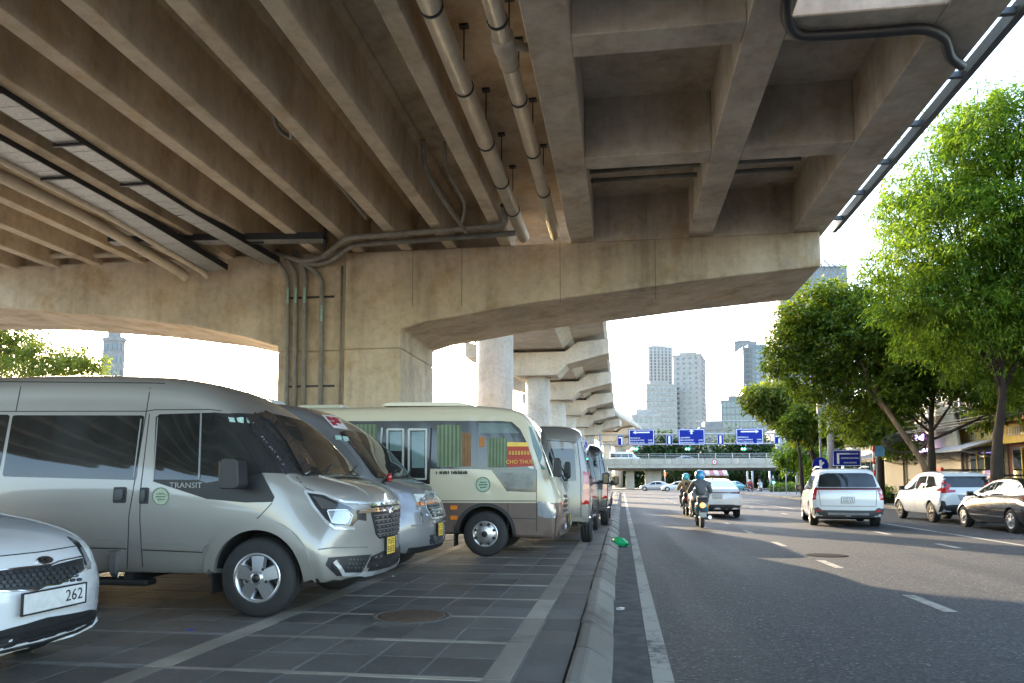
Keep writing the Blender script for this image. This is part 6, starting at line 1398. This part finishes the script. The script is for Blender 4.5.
for px, w in ((630, 1.6), (653, 3.0), (560, 2.5), (850, 2.5), (930, 2.5)):
    x = at(px, 480, Y=FY + 5).x; MB().box(x - w / 2, x + w / 2, FY + 3.5, FY + 6.5, 0, zb + .02).build('pier', CONB, fl, bevel=.1)
# vehicles up on the flyover
V = make_vehicle('flyover_van', 'white van on the flyover at its left end', 'van', van_spec(step=.2), WHITE2, (at(640, 450, Y=FY + 3).x, FY + 3, zt), 0); [patch(V, 'side_window', [(a, 1.25), (b, 1.25), (b, 1.8), (a, 1.8)], 'S', M_GLASS, .006, mir=True, res=4) for a, b in ((-5.5, -3.6), (-3.5, -2.2), (-2.1, -1.4))]
V = make_vehicle('flyover_car', 'pale car on the flyover below the second blue sign', 'car', car_spec(step=.15), SILVER2, (at(700, 450, Y=FY + 3).x, FY + 3, zt), 0); patch(V, 'side_window', [(-3.5, .97), (-1.6, .94), (-2.0, 1.25), (-3.1, 1.31)], 'S', M_GLASS, .006, mir=True, res=5)
# round red-ringed limit sign on the parapet
def disc(name, px, py, r, Y, mat, label=None, cat=None, parent=None, dy=0):
    c = at(px, py, Y=Y); o = MB().lathe([(r, 0), (r, -.03)], 24, 'Y', (c.x, c.y - dy, c.z)).build(name, mat, parent)
    if label: tag(o, label, cat)
    return o
SW, SB, SR = plain('sign_white', (.78, .78, .78), .4, var=.05), plain('sign_blue', (.003, .018, .24), .6, var=.12, scale=3, spec=.2), plain('sign_red', (.55, .03, .03), .4, var=.05)
t = thing('limit_sign', 'small round red and white limit sign on the flyover parapet', 'sign'); disc('rim', 714.5, 462, .48, FY - .16, SR, parent=t); disc('face', 714.5, 462, .34, FY - .16, SW, parent=t, dy=.02); disc('digit', 714.5, 462, .12, FY - .16, M_INK, parent=t, dy=.03)
# gantry
GY = 108.0
x0, x1 = at(600, 440, Y=GY).x, at(806, 440, Y=GY).x
gt = thing('sign_gantry', 'grey steel sign gantry spanning the road', 'gantry')
zl, zu = at(700, 444, Y=GY).z, at(700, 434, Y=GY).z
for z in (zl, zu): MB().tube([(x0, GY, z), (x1, GY, z)], .10, 8).build('beam', GREYS, gt)
for x in (x0, x1): MB().tube([(x, GY, 0), (x, GY, zu + .2)], .2, 10).build('post', GREYS, gt)
br = MB()
for k in range(26): a = x0 + (x1 - x0) * k / 26; b = x0 + (x1 - x0) * (k + 1) / 26; br.tube([(a, GY, zl if k % 2 else zu), (b, GY, zu if k % 2 else zl)], .035, 5)
br.build('lattice', GREYS, gt)
def sign(label, px0, px1, py0, py1, Y, arrow, lines, seed, name='direction_sign', group=None, posts=None):
    a, b = at(px0, py0, Y=Y), at(px1, py1, Y=Y); w, h = b.x - a.x, a.z - b.z; cx_, cz = (a.x + b.x) / 2, (a.z + b.z) / 2
    t = thing(name, label, 'sign', (cx_, Y - .15, cz), 0, group)
    MB().box(-w / 2, w / 2, -.03, .03, -h / 2, h / 2).build('panel', SB, t, bevel=.01, seg=1)
    e = min(w, h) * .035; fr_ = MB()
    for q in ((-w / 2 + e, w / 2 - e, h / 2 - 2 * e, h / 2 - e), (-w / 2 + e, w / 2 - e, -h / 2 + e, -h / 2 + 2 * e), (-w / 2 + e, -w / 2 + 2 * e, -h / 2 + 2 * e, h / 2 - 2 * e), (w / 2 - 2 * e, w / 2 - e, -h / 2 + 2 * e, h / 2 - 2 * e)): fr_.box(q[0], q[1], -.036, -.031, q[2], q[3])
    fr_.build('border', SW, t)
    if arrow:
        A = {'L': [(-.34, .0), (-.22, .12), (-.22, .045), (.32, .045), (.32, -.045), (-.22, -.045), (-.22, -.12)], 'U': [(0, .16), (-.10, .04), (-.035, .04), (-.035, -.14), (.035, -.14), (.035, .04), (.10, .04)],
             'I': [(-.16, -.38), (.16, -.38), (.16, .38), (-.16, .38)], 'J': [(-.32, .22), (-.32, .34), (.34, .34), (.34, -.40), (.14, -.40), (.14, .22)], 'K': [(-.34, .30), (.10, .30), (.10, .22), (-.26, .22), (-.26, -.34), (-.34, -.34)],
             'X': [(-.34, .03), (-.03, .03), (-.03, .3), (.03, .3), (.03, .03), (.34, .03), (.34, -.03), (.03, -.03), (.03, -.3), (-.03, -.3), (-.03, -.03), (-.34, -.03)]}
        pl_ = A['L' if arrow in 'LR' else arrow]; oy = h * .30 if arrow in 'LRU' else 0
        sx_, sy_ = (w, min(w * .6, h * .9)) if arrow in 'LRU' else (w, h)
        pts = [((-1 if arrow == 'R' else 1) * x * sx_, y * sy_ + oy) for x, y in pl_]
        if arrow == 'R': pts = pts[::-1]
        MB().prism(pts[::-1], 1, -.040, -.031).build('arrow', SW, t)
    if lines:
        r = random.Random(seed); b_ = MB(); lh = h * .085
        for (zc, segs) in lines:
            for (u0, u1) in segs:
                u = u0
                while u < u1:
                    l_ = r.uniform(.018, .034); k = r.randrange(3)
                    b_.box(u * w, (u + l_ * .75) * w, -.038, -.031, zc * h - lh / 2, zc * h - lh / 2 + lh * .28); b_.box(u * w, (u + l_ * .3) * w, -.038, -.031, zc * h - lh / 2, zc * h + lh / 2)
                    if k: b_.box((u + l_ * .45) * w, (u + l_ * .75) * w, -.038, -.031, zc * h - lh / 2, zc * h + lh / 2)
                    u += l_ * 1.15
        b_.build('lettering', SW, t, fix=False)
    for s in ((-1, 1) if posts is None else posts):
        if posts is None: MB().box(s * w * .3 - .04, s * w * .3 + .04, .031, .14, -h / 2 - .1, h / 2 + .1).build('bracket', GREYS, t)
        else: MB().tube([(s * w, .09, -cz + .02), (s * w, .09, h * .45)], .05, 8).build('post', GREYS, t)
    return t
tx = [(-.05, [(-.44, -.05)]), (-.20, [(-.44, .08), (.26, .42)]), (-.36, [(-.44, .12), (.26, .42)])]
sign('first large blue gantry sign, white arrow pointing left', 628.5, 654.5, 429.5, 445, GY, 'L', tx, 1); sign('second large blue gantry sign, white arrow pointing up', 678, 705, 429, 445, GY, 'U', tx, 2); sign('third large blue gantry sign, white arrow pointing right', 735.5, 763.5, 428.5, 444.5, GY, 'R', tx, 3)
sign('narrow blue gantry sign with bent arrow at the far left', 617.5, 623.5, 435.5, 445.5, GY, 'J', None, 4); sign('narrow blue gantry sign, straight white bar, left of the middle sign', 666, 672.5, 435, 445, GY, 'I', None, 5)
sign('narrow blue gantry sign, straight white bar, left of the right sign', 717, 723.5, 434.5, 445, GY, 'I', None, 6); sign('narrow blue gantry sign with bent arrow at the far right', 774, 780.5, 434, 444.5, GY, 'J', None, 7)
# traffic lights under the gantry
M_GLOW = plain('light_green', (.1, .7, .5), .3, var=0, emit=(.10, 1.0, .62), estr=2.2); M_REDG = plain('light_red', (.7, .05, .03), .3, var=0, emit=(1, .08, .03), estr=2)
def tlight(label, px, py, Y, n=3, lit=(0, 1), mat=M_GLOW, hang=None, vert=False):
    c = at(px, py, Y=Y); t = thing('traffic_light', label, 'traffic light', tuple(c)); s = .34
    if vert: MB().box(-s * .62, s * .62, -.1, .1, -s * n / 2, s * n / 2).build('housing', M_BLACK, t, bevel=.03)
    else: MB().box(-s * n / 2, s * n / 2, -.1, .1, -s * .62, s * .62).build('housing', M_BLACK, t, bevel=.03)
    for k in range(n):
        q = (k - (n - 1) / 2) * s; MB().lathe([(s * .4, -.12), (s * .3, -.135), (0, -.14)], 14, 'Y', (0 if vert else q, 0, -q if vert else 0)).build('lamp', mat if k in lit else M_LAMPHOUSE, t)
    if hang: MB().tube([(0, .0, s * .5), (0, .0, hang - c.z)], .04, 6).build('bracket', GREYS, t)
    else: MB().tube([(0, .14, -c.z), (0, .14, s * 2)], .07, 8).build('pole', GREYS, t)
for i, px in enumerate((638, 690, 746)): tlight('green traffic light under the gantry, %s' % ('below the left sign', 'below the middle sign', 'below the right sign')[i], px, 449, GY, 4, (0, 1), hang=zl)
tlight('red traffic light by the flyover pier', 665, 474, 128, 2, (0, 1), M_REDG, vert=True); tlight('small green traffic light near the hedge', 773.5, 481, 95, 2, (1,), vert=True); tlight('green traffic light high beside the leaning stem', 799.5, 452, 80, 2, (0,), vert=True)
# mast arm above the gantry and poles below the flyover
t = thing('lamp_mast', 'thin grey mast arm reaching over the road behind the gantry', 'mast'); a, b = at(696, 421.5, Y=118), at(790, 420.5, Y=118)
MB().tube([tuple(a), tuple(b), (b.x + .6, 118, b.z - .8), (b.x + .8, 118, 0)], [.06, .12, .16, .2], 8).build('arm', GREYS, t)
for px in (747.5, 752.5, 770): tag(MB().tube([(at(px, 480, Y=120).x, 120, 0), (at(px, 480, Y=120).x, 120, at(px, 471, Y=120).z)], .14, 8).build('steel_pole', GREYS), 'white steel pole below the flyover, %s' % {747.5: 'left of three', 752.5: 'middle of three', 770: 'right of three near the hedge'}[px], 'pole')
t = thing('street_lamp', 'green-topped street lamp head peeping out left of the bushy tree', 'street lamp'); c = at(777, 359, Y=75)
MB().prism(roundpoly([(-.75, .02), (.75, -.05), (.6, .22), (-.4, .26)], .1), 1, -.2, .2).build('lamp_head', plain('lamp_green', (.05, .35, .2), .4), t, bevel=.03).location = (c.x, c.y, c.z)
MB().tube(smooth_path([(c.x + .6, 75, c.z + .05), (c.x + 3.2, 75, c.z - .2), (c.x + 3.4, 75, c.z - 1.5), (c.x + 3.4, 75, 0)], .8), .07, 8).build('pole', GREYS, t)
# signs on the right pavement
sign('blue direction sign with corner arrow above the people carrier', 831, 860.5, 450, 466.5, 41, 'K', [(.26, [(-.2, .40)]), (.0, [(-.2, .42)]), (-.27, [(-.1, .34)])], 8, posts=(-.3, .3))
sign('blue map sign with white crossroads left of the leaning stem', 782, 799, 461, 473, 78, 'X', [(.3, [(-.2, .2)]), (.14, [(-.42, -.1), (.1, .42)]), (-.16, [(-.42, -.1), (.1, .42)])], 9, posts=(-.3, .3))
t = thing('arrow_sign', 'round blue sign with white keep arrow by the people carrier', 'sign'); disc('face', 820.5, 465, .46, 47, SB, parent=t); c = at(820.5, 465, Y=47)
MB().prism([(-.07, -.32), (.07, -.32), (.07, -.02), (.22, .12), (.14, .2), (.07, .12), (.07, .3), (-.07, .3)], 1, -.05, -.031).build('arrow', SW, t).location = c
MB().tube([(c.x, c.y + .05, 0), (c.x, c.y + .05, c.z + .3)], .04, 8).build('post', GREYS, t)
t = thing('striped_pole', 'red and white striped sign pole behind the people carrier', 'pole'); c = at(874.5, 475, Y=38)
hgt = at(871, 446, Y=38).z
for k in range(10): MB().tube([(c.x, 38, .15 + (hgt - .15) * k / 10), (c.x, 38, .15 + (hgt - .15) * (k + 1) / 10)], .055, 10).build('band', SR if k % 2 else SW, t)
MB().box(c.x + .05, c.x + .5, 37.97, 38.02, hgt - .5, hgt).build('plate', plain('plate_blue', (.1, .32, .6), .4), t)
# concrete utility pole with gear and cables
PX, PY_ = at(831.5, 470, Y=49).x, 49.0; ptop = at(831, 391, Y=49).z
t = thing('utility_pole', 'pale concrete utility pole carrying bundles of cables', 'utility pole', (PX, PY_, .15))
MB().tube([(0, 0, 0), (0, 0, ptop - .1)], [.24, .17], 12).build('pole', concrete('pole_concrete', (.36, .34, .30), .3), t)
MB().box(-.75, -.3, -.15, .15, ptop - 1.6, ptop - .2).build('meter_box', plain('box_grey', (.22, .22, .22), .5), t, bevel=.02); MB().tube([(-.62, 0, 0), (-.62, 0, ptop - 1.5)], .07, 8).build('riser_pipe', PVG, t)
for z in (ptop - .5, ptop - 1.5): MB().box(-.6, .6, -.05, .05, z, z + .1).build('cross_arm', GREYS, t)
CAB = plain('cable_rubber', (.09, .088, .085), .6)
cabs = [(397, (17.0, 14.5), 8.6, 1.1), (412, (16.6, 15.5), 7.0, .7), (414, (16.6, 15.5), 6.6, 1.2), (424, (16.8, 17), 6.2, .9), (427, (16.8, 17), 5.9, 1.25), (431, (16.8, 18), 5.6, .6), (436, (16.8, 18), 5.3, .9), (440, (16.8, 18), 5.0, .5)]
for i, (py, (ex, ey), ez, sag) in enumerate(cabs):
    a = at(832, py, Y=PY_); b = Vector((ex, ey, ez)); pts = [a.lerp(b, k / 24) - Vector((0, 0, 4 * sag * (k / 24) * (1 - k / 24))) for k in range(25)]
    tag(MB().tube(pts, .036 if i else .05, 6).build('overhead_cable', CAB if i else plain('cable_pale', (.30, .30, .28), .6)), 'black cable sagging from the concrete pole, %s of the bundle' % ('top', 'second', 'third', 'fourth', 'fifth', 'sixth', 'seventh', 'lowest')[i] if i else 'uppermost thick pale cable swooping from the pole top', 'cable', 'cables on the concrete pole')
# coil of cables hanging by the trunk
bn = MB(); r5 = random.Random(3); c = at(905, 447, Y=37)
for k in range(6): bn.tube([(c.x + r5.uniform(-.1, .1) + math.cos(a) * (.7 + .06 * k), c.y, c.z + math.sin(a) * (.28 + .03 * k) + .04 * k) for a in [2 * math.pi * j / 24 for j in range(25)]], .02, 5)
tag(bn.build('cable_coil', CAB), 'slack coil of black cable hung near the leaning trunk', 'cable coil')

# ================================================================== shop row on the right
SX = 17.6
def shop(label, y0, y1, h, wall_c, nm, seed, front='shutter', sign_c=None, awn=None, upper=True):
    t = thing('shop_house', label, 'building', (SX, (y0 + y1) / 2, .15), 0, 'shop houses along the right pavement'); W = concrete(nm, tuple(x * .55 for x in wall_c), .6); w = y1 - y0; r = random.Random(seed)
    MB().box(.02, 9, -w / 2 + .02, w / 2 - .02, 0, h).build('wall', W, t)
    MB().box(-.15, 9.1, -w / 2, w / 2, h, h + .25).build('roof', W, t)
    f = MB().box(-.02, .018, -w / 2 + .35, w / 2 - .35, .0, 2.75).build('shop_front', plain('front_' + nm, (.10, .09, .08), .4, var=.3), t)
    if front == 'shutter':
        sl_ = MB().box(-.02, .02, -w / 2 + .4, w / 2 - .4, -.045, .045).mesh('shutter_slat', plain('shutter_' + nm, (.17, .155, .13), .5, .2, var=.15))
        for k in range(26): obj('shutter_slat', sl_, f, (-.045, 0, .08 + k * .1))
    else:
        for k in range(4):
            ya = -w / 2 + .45 + (w - .9) * k / 4; MB().box(-.05, -.03, ya + .05, ya + (w - .9) / 4 - .05, .3, 2.6).build('pane', M_GLASS, f)
            MB().box(-.08, -.02, ya - .03, ya + .03, 0, 2.7).build('mullion', plain('mullion_' + nm, sign_c or (.4, .3, .1), .5), f)
    if sign_c:
        b = MB().box(-.35, -.05, -w / 2 + .1, w / 2 - .1, 2.9, 3.8).build('signboard', plain('board_' + nm, sign_c, .45, var=.15), t, bevel=.02)
        m_ = MB(); u = -w / 2 + .5
        while u < w / 2 - .6: l_ = r.uniform(.12, .25); m_.box(-.362, -.352, u, u + l_ * .8, 3.25, 3.32).box(-.362, -.352, u, u + .05, 3.25, 3.6); u += l_ + .05
        m_.build('signboard_marks', SW, b)
    if awn:
        MB().prism([(-1.9, 2.62), (-1.9, 2.70), (-.02, 3.3), (-.02, 3.2)], 1, -w / 2 + .1, w / 2 - .1).build('awning', plain('awning_' + nm, awn, .7, var=.2), t)
        for s in (-1, 1): MB().tube([(-1.85, s * (w / 2 - .2), 2.62), (-.02, s * (w / 2 - .2), 2.2)], .02, 6).build('awning_arm', GREYS, t)
    if upper:
        z = 4.3
        while z + 2.2 < h:
            for k in range(2):
                yc = -w / 4 + w / 2 * k; wn = MB().box(-.03, .03, yc - .6, yc + .6, z, z + 1.6).build('window', M_GLASS, t)
                fr_ = MB(); fr_.box(-.06, .0, yc - .68, yc + .68, z + 1.6, z + 1.7).box(-.10, .0, yc - .7, yc + .7, z - .1, z).box(-.05, .0, yc - .03, yc + .03, z, z + 1.6).box(-.06, 0, yc - .68, yc - .6, z, z + 1.6).box(-.06, 0, yc + .6, yc + .68, z, z + 1.6); fr_.build('window_frame', SW if seed % 2 else MATS['mullion_x'] if 'mullion_x' in MATS else GREYS, wn)
            bl = MB().box(-1.0, 0, -w / 2 + .15, w / 2 - .15, z - .5, z - .35).build('balcony', W, t)
            rr_ = MB()
            for k in range(int(w / .2)): rr_.box(-.98, -.95, -w / 2 + .2 + k * .2, -w / 2 + .22 + k * .2, z - .35, z + .4)
            rr_.box(-1.0, -.94, -w / 2 + .15, w / 2 - .15, z + .4, z + .45); rr_.build('balcony_rail', M_BLACK, bl)
            z += 3.4
    return t
shop('red rendered shop house at the right edge', 33.0, 37.2, 7.6, (.40, .13, .08), 'render_red', 1, 'glass', (.62, .42, .05), None)
shop('shop house with yellow shopfront and glass panes', 37.3, 41.4, 10.6, (.42, .37, .28), 'render_buff', 2, 'glass', (.60, .45, .06), (.5, .48, .45))
shop('shop house with red awning over a closed shutter', 41.5, 45.6, 8.8, (.36, .33, .28), 'render_grey', 3, 'shutter', (.30, .29, .27), (.32, .05, .06))
shop('narrow cream shop house with tall signboards', 45.7, 49.6, 11.2, (.45, .42, .34), 'render_cream', 4, 'shutter', (.45, .42, .36), (.10, .10, .11))
shop('shop house half hidden by tree trunks near the pole', 49.7, 54.5, 9.0, (.38, .30, .20), 'render_ochre', 5, 'shutter', (.5, .08, .05), (.25, .24, .22))
shop('last low shop house before the crossing', 54.6, 60.0, 7.0, (.42, .40, .36), 'render_pale', 6, 'glass', (.06, .2, .4), None)
for y_ in range(3):
    shop(['tall shop house right of the frame edge behind the black sedan', 'brown shop house beyond the right edge', 'grey shop house far beyond the right edge'][y_], 20.6 + 4.1 * y_, 24.6 + 4.1 * y_, (9, 8, 10)[y_], ((.4, .36, .3), (.3, .2, .14), (.35, .35, .34))[y_], 'render_r%s' % 'abc'[y_], 7 + y_, 'shutter', None, None)
# loose boards and signs in front of the shops
def board(label, pts, X, mat, marks_=None, thick=.12, name='signboard', kind='sign'):
    """upright board standing out from the shops, outline given by pixels on the plane X"""
    q = [at(px, py, X=X) for px, py in pts]; c = sum(q, Vector()) / len(q); t = thing(name, label, kind, tuple(c))
    poly = [(p.y - c.y, p.z - c.z) for p in q]; MB().prism(poly, 0, -thick / 2, thick / 2).build('panel', mat, t)
    for (pp, m) in marks_ or []:
        qq = [at(px, py, X=X) for px, py in pp]; MB().prism([(p.y - c.y, p.z - c.z) for p in qq], 0, -thick / 2 - .02, -thick / 2 + .001).build('print', m, t)
    b = MB().box(thick / 2, SX - X, -.04, .04, -.04, .04).build('bracket', STEEL, t)
    return t
CRM = plain('sign_cream', (.52, .47, .33), .5, var=.1)
board('tall cream signboard with dark lettering above the awnings', [(933, 408), (953, 406), (960, 447), (934, 449)], 16.6, CRM, [([(938, 432), (953, 430.5), (953.3, 433.5), (938.2, 435)], plain('letter_brown', (.12, .07, .05), .5)), ([(937, 417), (942, 415), (943, 423), (938, 424)], plain('print_brown', (.32, .18, .10), .5))])
board('white sheet banner hanging beside the cream signboard', [(914, 404), (926, 402), (930, 420), (916, 424)], 16.4, plain('banner_white', (.60, .55, .48), .6, var=.1))
VIO = plain('violet_light', (.3, .25, .7), .4, var=0, emit=(.42, .36, 1.0), estr=1.5)
board('diamond shop sign with glowing violet letters', [(921, 428), (928, 438), (922, 449), (915, 438)], 16.0, plain('sign_maroon', (.22, .03, .10), .5), [([(916.5, 434.5), (925, 434), (925, 440), (916.8, 440.4)], VIO)])
board('small glowing violet lamp sign below the diamond sign', [(920, 449), (929, 448.5), (929, 453), (920.5, 453.5)], 16.0, VIO)
board('pale yellow light box hung left of the leaning trunk', [(898, 437), (914, 435), (915, 452), (899, 453.5)], 16.2, plain('box_yellow', (.55, .48, .25), .5, var=.1), [([(898.4, 437), (914, 435), (914, 438), (898.4, 440)], plain('print_red', (.35, .06, .04), .5))])
board('long red banner board above the parked crossover', [(922, 468), (942, 467.5), (942.5, 472), (922.5, 472.5)], 14.6, plain('banner_red', (.5, .05, .03), .5))
board('violet and white notice board standing before the shops', [(986, 470.5), (1001, 470), (1001.5, 480.5), (986.5, 481)], 15.2, plain('notice_white', (.5, .45, .5), .5), [([(986.3, 470.5), (1001, 470), (1001.2, 475), (986.4, 475.4)], plain('notice_violet', (.13, .06, .35), .5)), ([(987.5, 477.5), (1000, 477), (1000, 479), (987.6, 479.4)], SR)])
# metal stair frame between houses
t = thing('steel_scaffold', 'dark steel scaffold frame behind the trees above the awnings', 'scaffold', (17.0, 42.5, .15)); b_ = MB()
for y in (-1.4, 0, 1.4): b_.tube([(0, y, 3.6), (0, y, 9.4)], .035, 6)
for k in range(8): b_.tube([(0, -1.4, 3.9 + k * .75), (0, 1.4, 3.9 + k * .75)], .025, 6)
b_.build('frame', GREYS, t)
# stall with striped red roof below the flyover
t = thing('market_stall', 'far stall with red and white roof below the flyover', 'stall'); a, b = at(701, 478, Y=150), at(728, 478, Y=150)
zr = at(714, 471, Y=150).z
for k in range(6): u0, u1 = a.x + (b.x - a.x) * k / 6, a.x + (b.x - a.x) * (k + 1) / 6; MB().prism([(149, zr - 1.0), (149, zr - .9), (152, zr + .2), (152, zr + .1)], 0, u0 + .01, u1 - .01).build('roof_panel', SR if k % 2 == 0 else SW, t)
MB().box(a.x, b.x, 151, 152, 0, zr - .2).build('back_wall', plain('stall_back', (.3, .25, .08), .7, var=.6, scale=2), t)
for x in (a.x + .1, b.x - .1): MB().tube([(x, 149.1, 0), (x, 149.1, zr - 1)], .05, 6).build('post', GREYS, t)

# ================================================================== far buildings
def tower(label, px0, px1, py0, Y, depth, rz, wall, gl, floors, cols, scols=4, wf=(.55, .5), side=-1, crown=None, base_z=0, group='towers on the skyline', bands=False, z0f=.12):
    a, b = at(px0, py0, Y=Y), at(px1, py0, Y=Y); w = (b.x - a.x) / (math.cos(rz) + abs(math.sin(rz)) * depth / max(1, (b.x - a.x))); h = a.z
    t = thing('tower_block', label, 'building', ((a.x + b.x) / 2, Y + depth / 2, 0), rz, group)
    MB().box(-w / 2, w / 2, -depth / 2, depth / 2, base_z, h).build('wall', wall, t)
    fh = h * (1 - z0f) / floors
    def wmesh(ww, axis):
        m = MB()
        if axis == 'y': m.box(-ww / 2, ww / 2, -.12, .1, 0, fh * wf[1])
        else: m.box(-.12, .12, -ww / 2, ww / 2, 0, fh * wf[1])
        return m.mesh('window', gl)
    cw, sw = w / (cols + .6), depth / (scols + .6); m1, m2 = wmesh(cw * wf[0], 'y'), wmesh(sw * wf[0], 'x')
    for i in range(floors):
        z = h * z0f + fh * (i + .25)
        for j in range(cols): obj('window', m1, t, (-w / 2 + cw * (j + .8), -depth / 2, z))
        for j in range(scols): obj('window', m2, t, (side * w / 2, -depth / 2 + sw * (j + .8), z))
        if bands: MB().box(-w / 2 - .25, w / 2 + .25, -depth / 2 - .25, depth / 2 + .25, z - fh * .22, z - fh * .12).build('floor_slab', wall, t)
    MB().box(-w * .3, w * .3, -depth * .3, depth * .3, h, h + fh * 1.0).build('roof_house', wall, t)
    MB().box(-w / 2 - .2, w / 2 + .2, -depth / 2 - .2, depth / 2 + .2, h - .02, h + fh * .3).build('roof_parapet', wall, t)
    return t, w, h
BW = concrete('tower_white', (.33, .32, .30), .15, False); BG = concrete('tower_grey', (.20, .20, .195), .2, False); BBL = plain('tower_blue', (.10, .125, .14), .3, var=.1, scale=.05)
GLF = glass('far_glass', (.06, .08, .09), rough=.1); GLB = glass('far_glass_blue', (.05, .075, .09), rough=.08)
tower('tall pale tower with ribbed front, leftmost of the skyline pair', 641, 672, 348, 520, 22, R(14), BW, GLB, 22, 6, 3, (.45, .7), -1, z0f=.5)
tower('white stepped block in front of the leftmost tower', 637, 676, 386, 430, 24, R(14), BW, GLF, 13, 7, 4, (.5, .42), -1, bands=True, z0f=.3)
tower('white slab tower with small square windows right of the pair', 674, 709, 356, 440, 26, R(-12), BW, GLF, 18, 4, 4, (.35, .4), 1, z0f=.3)
tower('slim grey tower behind the glass office block', 731, 757, 343, 600, 20, R(8), BG, GLB, 24, 5, 3, (.5, .5), -1, z0f=.4)
tower('blue glass office tower right of the slim grey tower', 740, 777, 349, 500, 24, R(4), BBL, GLB, 18, 6, 3, (.8, .7), -1, z0f=.3)
t, w, h = tower('dark high tower behind the bushy tree with roof letters', 773, 848, 269, 390, 26, R(6), BG, GLF, 30, 8, 3, (.6, .62), -1, z0f=.4)
text_mesh('INCO', 5.0, plain('roof_letters', (.10, .13, .16), .5), 'roof_letters', t, tuple(Matrix.Rotation(-R(6), 4, 'Z') @ (at(833, 263, Y=388) - Vector(t.location))), (R(90), 0, 0), .3)
tower('low teal glass block left of the flat-topped tree', 722, 764, 402, 300, 20, R(-8), BBL, GLB, 9, 8, 3, (.85, .8), -1, z0f=.25)
tower('pale low building with large panel by the viaduct bend', 626, 660, 417, 320, 16, R(10), BW, GLB, 5, 5, 3, (.6, .55), -1, z0f=.4)
tower('long pale building behind the flyover right of the tree', 776, 835, 432, 210, 14, R(0), BW, GLF, 4, 9, 2, (.55, .5), -1, z0f=.3)
tower('grey apartment block behind the flyover gantry middle', 700, 730, 430, 230, 14, R(0), BG, GLF, 4, 5, 2, (.5, .5), -1, z0f=.3)
tower('narrow pale block seen through the left arch', 103, 120, 341, 200, 2.5, R(0), BG, GLF, 9, 3, 1, (.6, .5), 1, z0f=.2)
for i, (x, y, h, c) in enumerate([(-75, 120, 9, BW), (-60, 175, 8, BG), (60, 175, 14, BW), (85, 150, 12, BG), (-20, 215, 9, BW), (15, 240, 10, BG), (55, 110, 13, BW), (40, 75, 12, BG)]):
    t = thing('street_house', ['pale low house far left beyond the arch', 'grey low house beyond the flyover at left', 'pale house right of the flyover behind trees', 'grey house behind the shop row end', 'low white house under the viaduct bend', 'low grey house behind the far trees', 'white house behind the last shop', 'grey house behind the shop row trees'][i], 'building', (x, y, 0), R(rnd.uniform(-10, 10)), 'low houses in the background')
    MB().box(-9, 9, -5, 5, 0, h).build('wall', c, t); MB().box(-9.3, 9.3, -5.3, 5.3, h, h + .4).build('roof', c, t)
    wm_ = MB().box(-.6, .6, -.08, .08, 0, 1.5).mesh('window', GLF)
    for f in range(int(h / 3.2)):
        for k in range(6): obj('window', wm_, t, (-7.2 + k * 2.9, -5, 1.1 + f * 3.2))

for i, (x, y, a) in enumerate(((15.0, 31.0, 200), (14.8, 36.2, 170), (15.2, 39.5, 190), (15.0, 47.0, 175))):
    scooter(['dark scooter parked on the right pavement behind the crossover', 'scooter parked before the yellow shopfront', 'blue scooter parked before the red awning', 'scooter parked by the far trunks on the pavement'][i], x, y, R(a), ((.04, .04, .05), (.3, .03, .03), (.03, .06, .25), (.05, .05, .05))[i], 'parked_scooter_%s' % 'abcd'[i], False, 'scooters parked before the shops').location.z = .15
for i, (y, z) in enumerate(((39, 6.2), (43.5, 5.4), (47.5, 7.8), (52, 5.6), (35, 5.0))):
    t = thing('air_conditioner', 'white air conditioner box high on the %s' % ['buff shop house', 'grey shop house above the red awning', 'cream shop house', 'ochre shop house', 'red shop house'][i], 'air conditioner', (SX - .55, y, z))
    MB().box(-.2, .2, -.45, .45, -.3, .3).build('casing', plain('ac_white', (.5, .5, .47), .5), t, bevel=.03); MB().lathe([(.24, -.21), (.24, -.225), (0, -.23)], 18, 'X', (0, -.1, 0)).build('fan_grille', M_BLACK, t); MB().box(.2, .6, -.3, .3, -.36, -.31).build('bracket', STEEL, t)
